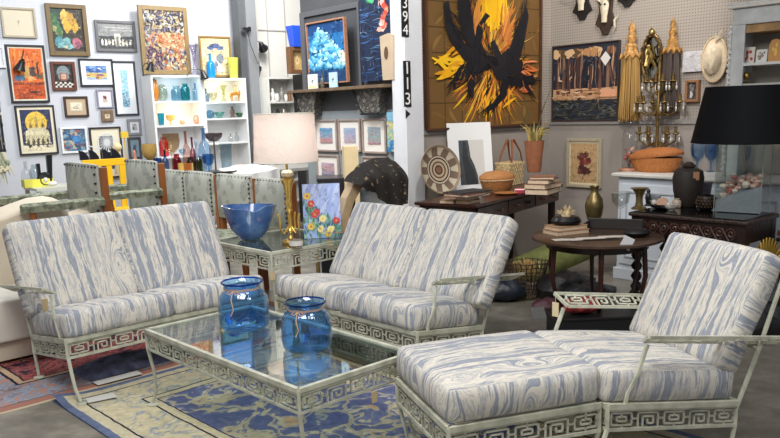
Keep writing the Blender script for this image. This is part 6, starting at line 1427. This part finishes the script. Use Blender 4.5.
for i in range(6):
    P=onshelf(288.5+1.4*i,s1,SB+.1); k=mpp(P); b=MB(); h=(8+(i%3))*k; b.box(-.7*k,.7*k,-.06,.06,0,h); o=b.build('book',mat(['8a6a50','a9907a','c9bba8','6b5a4c','b59a80','8f8478'][i],.7),loc=P,rz=RA,smooth=False); tag(o,['brown','light tan','cream','dark brown','pale brown','grey brown'][i]+' upright book in the small shelf unit, beside the white models','book','books in the small shelf unit')
for i,(x,wp,hp,pf,c,lab) in enumerate(((270,7,6,'ball','4a4a3c','dark lumpy object at left on the second shelf of the small unit'),(277,6,8,'figure','2c2c2c','black figurine on the second shelf of the small unit'),(284,7,5,'bowl','8d8478','little grey bowl on the second shelf of the small unit'))):
    P=onshelf(x,s2,SB+.1); vessel('figurine' if i==1 else 'trinket',lab,'trinket',P,wp,hp,pf,mat(c,.5,0,.4,40),n=12)
z3=Kb(280,170,SB).z
for i,(x,wp,hp,c) in enumerate(((276,6,7,'3a5a80'),(283,5,5,'6a7a80'),(289,8,8,'1f3f7c'))): 
    P=onshelf(x,z3,SB+.1); k=mpp(P); b=MB(); b.box(-wp*k/2,wp*k/2,-.05,.05,0,hp*k); o=b.build('small_box',mat(c,.5),loc=P,rz=RA,smooth=False); tag(o,['dark teal','grey','navy blue'][i]+' box on the low shelf seen under the brass lamp shade','box')
# book tower in black frame between shelf and partition
SB2=9.0; a0=Kb(305,120,SB2).dot(AX); a1=Kb(317,120,SB2).dot(AX); 
zz=[Kb(305,y,SB2).z for y in (74,115,140,170)]
bcase('bookcase','narrow dark bookcase with upright books at the partition edge','%s'and a0,a1,SB2,.25,zz[0],zz[1:],mt=mat('2c2a2a',.5))
r=random.Random(30); nb=0
for si,z in enumerate(zz[1:3]):
    x=a0+.035
    for i in range(6):
        wd=(a1-a0-.07)/6; h=r.uniform(.6,.92)*((zz[si]-z)-.04); b=MB(); b.box(0,wd*.93,0,.17,0,h); c=['8a6a4c','b5a48c','3f3a3a','7c4a34','c9b8a0','54504c','9c7c50','d0c4b0','6a2f2a','404a58','a3845c','2f2c2c'][nb]
        o=b.build('book',mat(c,.6,0,.1,30),loc=W(x,SB2+.03,z+.0005),rz=RA,smooth=False); nb+=1
        tag(o,'%s upright book on the %s shelf of the narrow dark bookcase'%(['brown','cream','charcoal','rust brown','pale tan','grey','ochre','ivory','dark red','slate blue','camel','black'][nb-1],['upper','lower'][si]),'book','books in the narrow dark bookcase'); x+=wd
# lit frame & blue bin above
P=Kb(300,46,8.9); 
wpic('shadow_box','deep brown wooden frame with a gold relief inside, left of the partition','picture',(287,47.5,307,74),('b',8.93),'6b4a30',.05,.10,None,0,lambda r:[('d9b878',ell(.45,.5,.2,.36)),('f0d9a4',ell(.42,.52,.11,.25)),('8a6438',ell(.42,.5,.04,.1))],bg='c9a870')
P=Kb(302,48,8.88); k=mpp(P); b=MB(); P.z=Kb(297,47.4,8.88).z; w_=8.5*k; 
P=Kb(299,47.2,8.86); b.hexa([(-w_*.95,-.05,0),(w_*.95,-.05,0),(w_*.95,.06,0),(-w_*.95,.06,0)],[(-w_*1.25,-.08,20*k),(w_*1.25,-.08,20*k),(w_*1.25,.08,20*k),(-w_*1.25,.08,20*k)]); o=b.build('blue_bin',mat('2450c8',.4),loc=P,rz=RA,smooth=False,bevel=.004); tag(o,'bright royal blue plastic bin on top of the brown shadow box','bin')
# shelf supporting the box
a0=Kb(286,74,8.9).dot(AX); a1=AS-.02
# ------------------------------------------------------------ left edge: dark rack of necklaces, plants
t=thing('necklace_rack','tall black rack hung with beaded strings at the far left edge','rack',Kb(6,230,9.0)*1,RA); P=t.location; k=mpp(P); base=P.copy(); zt=Kb(4,75,9.0).z; zb=Kb(6,152,9.0).z; t.location.z=0
b=MB(); 
for i in range(6): b.box((-8+3.0*i)*k,(-6.2+3.0*i)*k,-.02,.02,zb,zt-.03*i)
b.box(-10*k,9*k,-.03,.03,zt-.3,zt-.27); b.box(-10*k,9*k,-.03,.03,zb,zb+.03); b.tube([(-3*k,0.05,0),(-3*k,.05,zb)],.02,6); b.lathe([(0,0),(.16,0),(.15,.02),(0,.03)],16,(-3*k,.05,0)); b.build('rack_frame',mat('161a1a',.4),t,smooth=False)
b=MB(); r=random.Random(4)
for i in range(70): b.ball((r.uniform(-8,8)*k,-.03,r.uniform(zb,zt-.1)),.016,6,r.choice([0,0,1,2]))
b.build('beads',[mat('3a3c38',.2,.5),mat('9a8f70',.3,.5),mat('d8d4c4',.4)],t)
b=MB()
for i in range(18): x=r.uniform(-8,14)*k; b.tube([(x*.4,-.03,zb),(x,-.05,zb-r.uniform(.1,.35))],[.012,.004],4,r.choice([0,1])); 
for i in range(9): b.ball((r.uniform(-6,10)*k,-.05,zb-r.uniform(.05,.2)),.03,6,r.choice([0,1]))
b.build('hanging_strings',[mat('c9c2a4',.7),mat('8f9a80',.7)],t)
# ------------------------------------------------------------ corner table things
ST=lambda x,y: Kz(x,y,.5975)
P=ST(251,239); k=mpp(P); t=thing('blue_bowl','large blue glazed ceramic bowl with a wavy pinched rim on the corner table','bowl',P,0)
n=48; prof=[(8,0),(11.5,1.2),(18.5,10),(22.8,21),(26,33.5),(24.9,33.5),(21.6,21),(17,10.5),(10,3),(0,2.5)]; vs=[];fs=[]
for j,(r_,z) in enumerate(prof):
    for i in range(n):
        a=2*PI*i/n; e=(max(0,(z-15)/15))**2; q=1+.05*e*math.cos(4*a+.6); zz_=z+e*(.5*math.cos(2*a+.4)-2.4*math.exp(-((a-5.1)/.28)**2)); vs.append((r_*k*q*math.cos(a),r_*k*q*math.sin(a)*.9,zz_*k))
for j in range(len(prof)-1):
    for i in range(n): fs.append((j*n+i,j*n+(i+1)%n,(j+1)*n+(i+1)%n,(j+1)*n+i))
b=MB(); b.add(vs,fs)
def bowlm():
    m,n_=newmat('blue_glaze'); tc=n_.new('ShaderNodeTexCoord').outputs['Object']; w=n_.noise(tc,9,4,.6); n_.L(n_.ramp(w,[(.3,'34568c'),(.5,'466ca4'),(.7,'6488b4')]),n_.b.inputs['Base Color']); n_.b.inputs['Roughness'].default_value=.18; n_.b.inputs['Coat Weight'].default_value=.5; return m
b.build('bowl_body',bowlm(),t)
# brass lamp
P=ST(291,244)+UX*.12+VX*.1; P=ST(291,243); k=mpp(P); t=thing('brass_lamp','ornate brass column table lamp with a pleated plastic wrapped cream shade','lamp',P,0)
BR=mat('e0b860',.25,.85,.1,20); hz=(243-161)
b=MB(); b.lathe([(9*k,0),(9.5*k,2*k),(7*k,3.5*k),(3.5*k,5*k),(2.4*k,8*k),(4*k,12*k),(2*k,15*k),(2*k,30*k),(3.6*k,33*k),(2.6*k,36*k),(3.6*k,39*k),(3*k,42*k),(2.6*k,46*k),(4.6*k,58*k),(6.6*k,62*k),(6.9*k,64*k),(3*k,65*k)],24,nr=0); b.build('column',BR,t)
b=MB(); b.lathe([(3*k,65*k),(5.5*k,67*k),(5.8*k,70*k),(4*k,72*k),(2*k,73*k)],20,nr=10,ridge=.06); b.build('marble_cup',mat('e3d3b0',.3),t)
b=MB(); b.tube([(0,0,72*k),(0,0,92*k)],1.3*k,10); b.build('socket',BR,t)
for s,ph in ((1,-.5),(-1,-.5),(1,1.2)):
    b=MB(); c_,s_=math.cos(ph)*s,math.sin(ph); b.tube([(2*k*c_,0,16*k),(7*k*c_,7*k*s_,10*k),(11*k*c_,10*k*s_,16*k),(10*k*c_,10*k*s_,24*k),(12*k*c_,11*k*s_,30*k)],[1*k,1*k,1.1*k,1*k,1.2*k],8); b.build('scroll_arm',BR,t)
zs=(243-162)*k; b=MB(); b.lathe([(31.5*k,zs),(29*k,zs+46*k),(28.7*k,zs+46*k),(31.2*k,zs)],96,cap=False,nr=48,ridge=.004)
def shade():
    m,n_=newmat('wrapped_shade'); n_.b.inputs['Base Color'].default_value=(*hx('f6f0ea'),1); n_.b.inputs['Roughness'].default_value=.16; n_.b.inputs['Coat Weight'].default_value=.6
    tc=n_.new('ShaderNodeTexCoord').outputs['Object']; w=n_.noise(tc,16,3,.6); bu=n_.new('ShaderNodeBump'); bu.inputs['Strength'].default_value=.7; bu.inputs['Distance'].default_value=.02; n_.L(w,bu.inputs['Height']); n_.L(bu.outputs[0],n_.b.inputs['Normal'])
    t1=n_.new('ShaderNodeBsdfTranslucent'); t1.inputs[0].default_value=(*hx('f6ebe4'),1); mx=n_.new('ShaderNodeMixShader'); mx.inputs[0].default_value=.45; out=n_.nt.nodes['Material Output']; n_.L(n_.b.outputs[0],mx.inputs[1]); n_.L(t1.outputs[0],mx.inputs[2]); n_.L(mx.outputs[0],out.inputs[0]); return m
b.build('lamp_shade',shade(),t)
b=MB(); b.tube([(31.6*k*math.cos(a*PI/32),31.6*k*math.sin(a*PI/32),zs) for a in range(64)],.004,5,closed=True); b.tube([(29.1*k*math.cos(a*PI/32),29.1*k*math.sin(a*PI/32),zs+46*k) for a in range(64)],.004,5,closed=True); b.tube([(-29*k,0,zs+44*k),(29*k,0,zs+44*k)],.002,4); b.tube([(0,0,zs+10*k),(0,0,zs+50*k)],.004,5); b.build('shade_rim',mat('e9e4d6',.4),t)
vessel('glass_cup','clear glass cup with a white band in front of the brass lamp','cup',ST(296.5,249),16,19,'tumbler',G('dcd9d2',ior=1.5),n=24)
c_=[o for o in D.objects if o.name=='glass_cup'][0]; k=mpp(c_.location); b=MB(); b.lathe([(6.9*k,4*k),(7.3*k,9*k)],20,cap=False); b.build('paper_band',mat('d8d4cc',.6),c_)
# flower canvas
P0=Kz(305,241,.6); P1=Kz(341,239,.6); P=(P0+P1)/2; P=ST(323,238); k=mpp(P); t=thing('flower_canvas','canvas of red and yellow flowers under blue sky, propped on the corner table','painting',P,math.radians(3)); w2,h=18.5*k,54*k
t.rotation_euler=(-.10,0,math.radians(3))
r=random.Random(40); b=MB(); b.box(-w2,w2,-.008,.010,0,h,0); cols=['a3b9ee','b0c4f2','c6d4f6','4a8a78','74b090','9ccfae','4f7a68','d24a4c','edcc5c','f6e8a4','4a6a94','98b0ea']
kk=0; FLW=[]
def put(c,poly):
    global kk
    kk+=1; FLW.append((c,poly)); b.flat([(max(-w2,min(w2,-w2+2*w2*x)),max(0,min(h,h*z))) for x,z in poly],-.0083-.00003*kk,cols.index(c))
for i in range(16): put(r.choice(['b0c4f2','c6d4f6','98b0ea']),stroke(r,r.random(),r.uniform(.4,1),.6,.12,1.0))
for i in range(170):
    x=r.random(); top=.80-.6*x; y=r.uniform(0,max(.12,top)); put(r.choice(['4a8a78','74b090','9ccfae','4f7a68','74b090','4a6a94']),stroke(r,x,y,.12,.05,r.uniform(.9,2.2)))
for x,y,c in ((.12,.78,'edcc5c'),(.22,.64,'d24a4c'),(.36,.48,'d24a4c'),(.30,.44,'d24a4c'),(.52,.36,'f6e8a4'),(.88,.32,'d24a4c'),(.46,.17,'f6e8a4'),(.72,.16,'f6e8a4'),(.20,.22,'edcc5c'),(.66,.08,'edcc5c')):
    for a in range(6): put(c,ell(x+.055*math.cos(a),y+.038*math.sin(a),.045,.032,8))
    put('edcc5c' if c!='edcc5c' else 'd24a4c',ell(x,y,.03,.02,8))
base=list(FLW); 
for c,poly in dabs(base,random.Random(3),'a3b9ee',110)[len(base):]:
    if c not in cols: cols.append(c)
    put(c,poly)
b.build('painted_canvas',[mat(c,.5) for c in cols],t,smooth=False)
P=Kz(335,240,.5985); b=MB(); b.box(-.09,.09,-.04,.04,0,.085); o=b.build('acrylic_box',G('d5dcdc',ior=1.5),loc=ST(333,243)+Vector((.0,-.06,0)),smooth=False,rz=.1); tag(o,'low clear acrylic box in front of the flower canvas','box')
# tan arm chair, cream box, fringed shawl over chair
P=Kz(350,300,0)
t=thing('wooden_armchair','pale wooden armchair seen behind the flower canvas with a tan seat','chair',F(3.95,5.0,0),TH-PI/2)
TAN=mat('b7a080',.5,0,.12,12)
def pF(x,y,v): 
    d=ray(x,y); P_=CAM+d*(v/d.dot(VX)); return P_
Q=lambda x,y: pF(x,y,4.50)
def loc2(t,P_): 
    m_=Matrix.Translation(t.location)@Matrix.Rotation(t.rotation_euler.z,4,'Z'); return m_.inverted()@P_
b=MB(); pts=[loc2(t,Q(x,y)) for x,y in ((357,181),(347,200),(341,222),(341,248))]; b.tube(pts,[.06,.055,.05,.05],4); p2=[p+Vector((0,.12,0)) for p in pts]; q0=loc2(t,Q(362,186)); 
foot=pts[-1].copy(); foot.z=0; b.tube([pts[-1],foot],.034,4); b.build('arm_frame',TAN,t,smooth=False)
b=MB(); c0=pts[-1]; b.box(c0.x-.0,c0.x+.5,c0.y-.0,c0.y+.5,.36,.50); b.box(c0.x+.46,c0.x+.5,c0.y+.46,c0.y+.5,0,.36); b.box(c0.x+.46,c0.x+.5,c0.y,c0.y+.04,0,.36); b.build('seat',mat('a5794c',.8,0,.2,30),t,smooth=False,bevel=.02)
P=Kb(352,200,5.55); b=MB(); z0_,z1_=.55,Kb(352,146,5.55).z; k=mpp(P); b.box(-7*k,7*k,-.08,.1,0,z1_); o=b.build('cream_box',mat('d9c49a',.8,0,.04,10),loc=Vector((P.x,P.y,0)),rz=.15,smooth=False); tag(o,'tall plain cream cardboard box standing before the sunset prints','box')
t=thing('black_chest','black flat topped box behind the flower canvas and cream box','box',Kb(338,178,5.7)*1,.1); zt_=t.location.z; t.location.z=0; k=mpp(t.location)
b=MB(); b.box(-20*k,17*k,-.1,.25,0,zt_-.02); b.build('body',mat('1b1b20',.4),t,smooth=False,bevel=.01); b=MB(); b.box(-21*k,18*k,-.11,.26,zt_-.02,zt_+.01); b.build('lid',mat('2a2a30',.3),t,smooth=False,bevel=.004)
# shawl draped over a chair back
t=thing('black_shawl','black embroidered shawl draped over a curved chair back beside the white post','shawl',Kz(380,260,0)*1,0); SBv=5.25
pts=[(352,182),(358,173),(366,166),(375,160.5),(385,158),(396,157.5),(404,162)]; lo=[(362,190),(370,192),(374,198),(381,203),(389,206),(397,205),(403,203)]
v_=[];nn=24; mm=12
def ip(ps,s):
    q=s*(len(ps)-1); i=min(int(q),len(ps)-2); f=q-i; return ps[i][0]*(1-f)+ps[i+1][0]*f,ps[i][1]*(1-f)+ps[i+1][1]*f
t.location=Kb(380,200,4.75); t.location.z=0; t.rotation_euler=(0,0,RA); inv=(Matrix.Translation(t.location)@Matrix.Rotation(RA,4,'Z')).inverted()
for i in range(nn+1):
    for j in range(mm+1):
        s,q=i/nn,j/mm; (x0,y0),(x1,y1)=ip(pts,s),ip(lo,s); P=Kb(x0*(1-q)+x1*q,y0*(1-q)+y1*q,4.62); P=inv@P; P.y+=.10-.16*math.sin(min(1,q*2.2)*PI/2)+.012*math.sin(s*22); v_.append(P)
b=MB(); b.add(v_,[(i*(mm+1)+j,i*(mm+1)+j+1,(i+1)*(mm+1)+j+1,(i+1)*(mm+1)+j) for i in range(nn) for j in range(mm)])
def shawlm():
    m,n_=newmat('shawl'); tc=n_.new('ShaderNodeTexCoord').outputs['Object']; w=n_.noise(tc,26,4,.7); n_.L(n_.ramp(w,[(.60,'16110f'),(.64,'6e5c42'),(.72,'a89468')]),n_.b.inputs['Base Color']); n_.b.inputs['Roughness'].default_value=.8; return m
b.build('cloth',shawlm(),t)
t2=thing('wooden_chair','dark curved wooden chair under the black shawl behind the right loveseat','chair',t.location+BX*.12,RA); b=MB(); zt2=Kb(380,165,4.75).z
b.tube([(-.20,.0,0),(-.20,.0,.6),(-.16,.0,zt2-.10),(0,.0,zt2-.01),(.16,.0,zt2-.02),(.20,0,.6),(.20,.0,0)],.022,8); b.build('back_frame',mat('5a3c28',.4,0,.2,12),t2)
b=MB(); b.box(-.27,.19,.03,.45,.42,.47); b.tube([(-.25,.42,0),(-.25,.42,.42)],.018,6); b.tube([(.17,.42,0),(.17,.42,.42)],.018,6); b.build('seat',mat('c9ab78',.7,0,.15,20),t2)
# ------------------------------------------------------------ blue ribbed vases on the coffee table
def bluevase(lab,x,y,seed):
    P=Kz(x,y,.4175); k=mpp(P); t=thing('blue_glass_vase',lab,'vase',P,seed)
    o=[(15,0),(20,.8),(23.5,4),(24.6,12),(24.6,26),(23.6,33),(20,38.5),(17.4,41),(17,43.5),(18.2,46),(20.3,48.5)]
    i_=[(19.5,48.6),(17.2,46),(16.1,43.5),(16.6,41),(19.2,38),(22.6,32.6),(23.7,26),(23.7,12),(22.6,4.8),(19,2.2),(0,1.8)]
    b=MB(); q=[(r*k,z*k) for r,z in o+i_]
    n=90; vs=[];fs=[]
    for j,(r,z) in enumerate(q):
        zz=z/k; amp=.024 if 2<zz<41 and j<11 else .0
        for i in range(n): a=2*PI*i/n+ (zz*.006); vs.append((r*(1+amp*math.cos(30*a))*math.cos(a),r*(1+amp*math.cos(30*a))*math.sin(a),z))
    for j in range(len(q)-1):
        for i in range(n): fs.append((j*n+i,j*n+(i+1)%n,(j+1)*n+(i+1)%n,(j+1)*n+i))
    fs.append(tuple(reversed(range(n)))); b.add(vs,fs)
    b.build('vase_body',glass('cbe8ff',ior=1.7,rough=.05),t)
    b=MB(); b.tube([(20.1*k*math.cos(a*PI/24),20.1*k*math.sin(a*PI/24),48.6*k) for a in range(48)],.9*k,6,closed=True); b.build('rim',glass('4f95dc',ior=1.5,rough=.03),t)
    b=MB()
    for d in (0,1.0): b.tube([((17.9)*k*math.cos(a*PI/24),(17.9)*k*math.sin(a*PI/24),(42.6+d+.4*math.sin(a))*k) for a in range(48)],.6*k,5,closed=True)
    a0=-1.9+seed*.0; cx,cy_=18.5*k*math.cos(a0),18.5*k*math.sin(a0)
    b.tube([(cx,cy_,43*k),(cx-3*k,cy_-2*k,40*k),(cx-6*k,cy_-1*k,41*k),(cx-3*k,cy_-1*k,43*k)],.55*k,5); b.tube([(cx,cy_,43*k),(cx+3*k,cy_-2*k,39.5*k),(cx+7*k,cy_-1*k,40*k),(cx+2*k,cy_-.5*k,43*k)],.55*k,5)
    b.tube([(cx,cy_,43*k),(cx-1*k,cy_-6*k,36*k),(cx+1*k,cy_-7.5*k,26*k),(cx-2*k,cy_-7.8*k,20*k)],.5*k,5)
    b.build('twine',mat('c9a890',.8),t)
bluevase('blue ribbed glass vase with twine, rear left of two on the coffee table',245,329,0.0)
bluevase('blue ribbed glass vase with twine, front right of two on the coffee table',307.5,349,0.0)

l=D.lights.new('lamp_bulb','POINT'); l.energy=3.2; l.color=(1,.95,.92); l.shadow_soft_size=.04; bo=D.objects.new('lamp_bulb',l); COL.objects.link(bo); bl=[o for o in D.objects if o.name=='brass_lamp'][0]; bo.location=bl.location+Vector((0,0,zs+24*mpp(bl.location)))  # added fill light inside the brass lamp's shade, only to brighten the shade
# ------------------------------------------------------------ light
w=D.worlds.new('world'); SC.world=w; w.use_nodes=True; w.node_tree.nodes['Background'].inputs[0].default_value=(.90,.93,1,1); w.node_tree.nodes['Background'].inputs[1].default_value=.34
def area(loc,target,size,power,col=(1,1,1),sy=None):
    l=D.lights.new('ceiling_lamp','AREA'); l.energy=power; l.color=col; l.size=size; l.shape='RECTANGLE'; l.size_y=sy or size
    o=D.objects.new('ceiling_lamp',l); COL.objects.link(o); o.location=loc
    o.rotation_euler=(Vector(target)-Vector(loc)).to_track_quat('-Z','Y').to_euler(); return o
def spot(loc,target,power,ang,col=(1,1,1),r=.05,blend=.6):
    l=D.lights.new('spot_lamp','SPOT'); l.energy=power; l.color=col; l.spot_size=math.radians(ang); l.spot_blend=blend; l.shadow_soft_size=r
    o=D.objects.new('spot_lamp',l); COL.objects.link(o); o.location=loc
    o.rotation_euler=(Vector(target)-Vector(loc)).to_track_quat('-Z','Y').to_euler(); return o
area((-.6,2.2,3.6),(0.2,4.2,.4),1.6,110,(1,.97,.93))
area((1.6,1.9,3.4),(1.2,4.0,.4),.8,28,(1,.97,.93))
area(W(2.6,6.0,3.9),W(3.4,9.2,.9),1.6,150,(.95,.98,1))
area(W(5.0,8.0,3.9),W(4.9,9.6,1.2),.8,110,(1,.97,.92))
spot(W(3.4,3.0,3.6),W(5.4,5.0,1.3),190,75,(1,.95,.88),.08)
spot(W(5.5,3.2,3.6),W(6.3,4.4,1.7),130,75,(1,.93,.85),.03)
spot(W(2.8,5.2,3.5),W(4.4,5.9,1.6),90,70,(1,.97,.94),.06)
def point(P,power,col,r=.03):
    l=D.lights.new('shelf_lamp','POINT'); l.energy=power; l.color=col; l.shadow_soft_size=r; o=D.objects.new('shelf_lamp',l); COL.objects.link(o); o.location=P
for u,si,xs,pw,c in (('L',1,(180,),3.0,(1,.78,.5)),('L',0,(180,),1.6,(.75,.9,1)),('R',0,(225,),2.4,(1,.92,.66)),('R',1,(215,),1.0,(.9,.95,1))):
    z=(shL if u=='L' else shR)[si]; top=(([ztL]+shL) if u=='L' else ([ztR]+shR))[si]
    for x in xs: Q=Kb(x,100,BF+.03); Q.z=top-.06; point(Q,pw,c)
import re as _re
_c={}
for o in D.objects:
    if o.parent is None and o.get('category') and not o.get('group'): _c.setdefault(_re.sub(r'\.\d+$','',o.name),[]).append(o)
_w={'book':'books in the piles on the desk and round table','area_rug':'rugs under the seating group','loveseat':'matching iron loveseats','iron_table':'iron tables'}
for n_,l_ in _c.items():
    if len(l_)>1:
        g_=_w.get(n_) or (n_.replace('_',' ')+('es' if n_.endswith(('x','ch','sh','glass')) else 's'))
        for o in l_: o['group']=g_
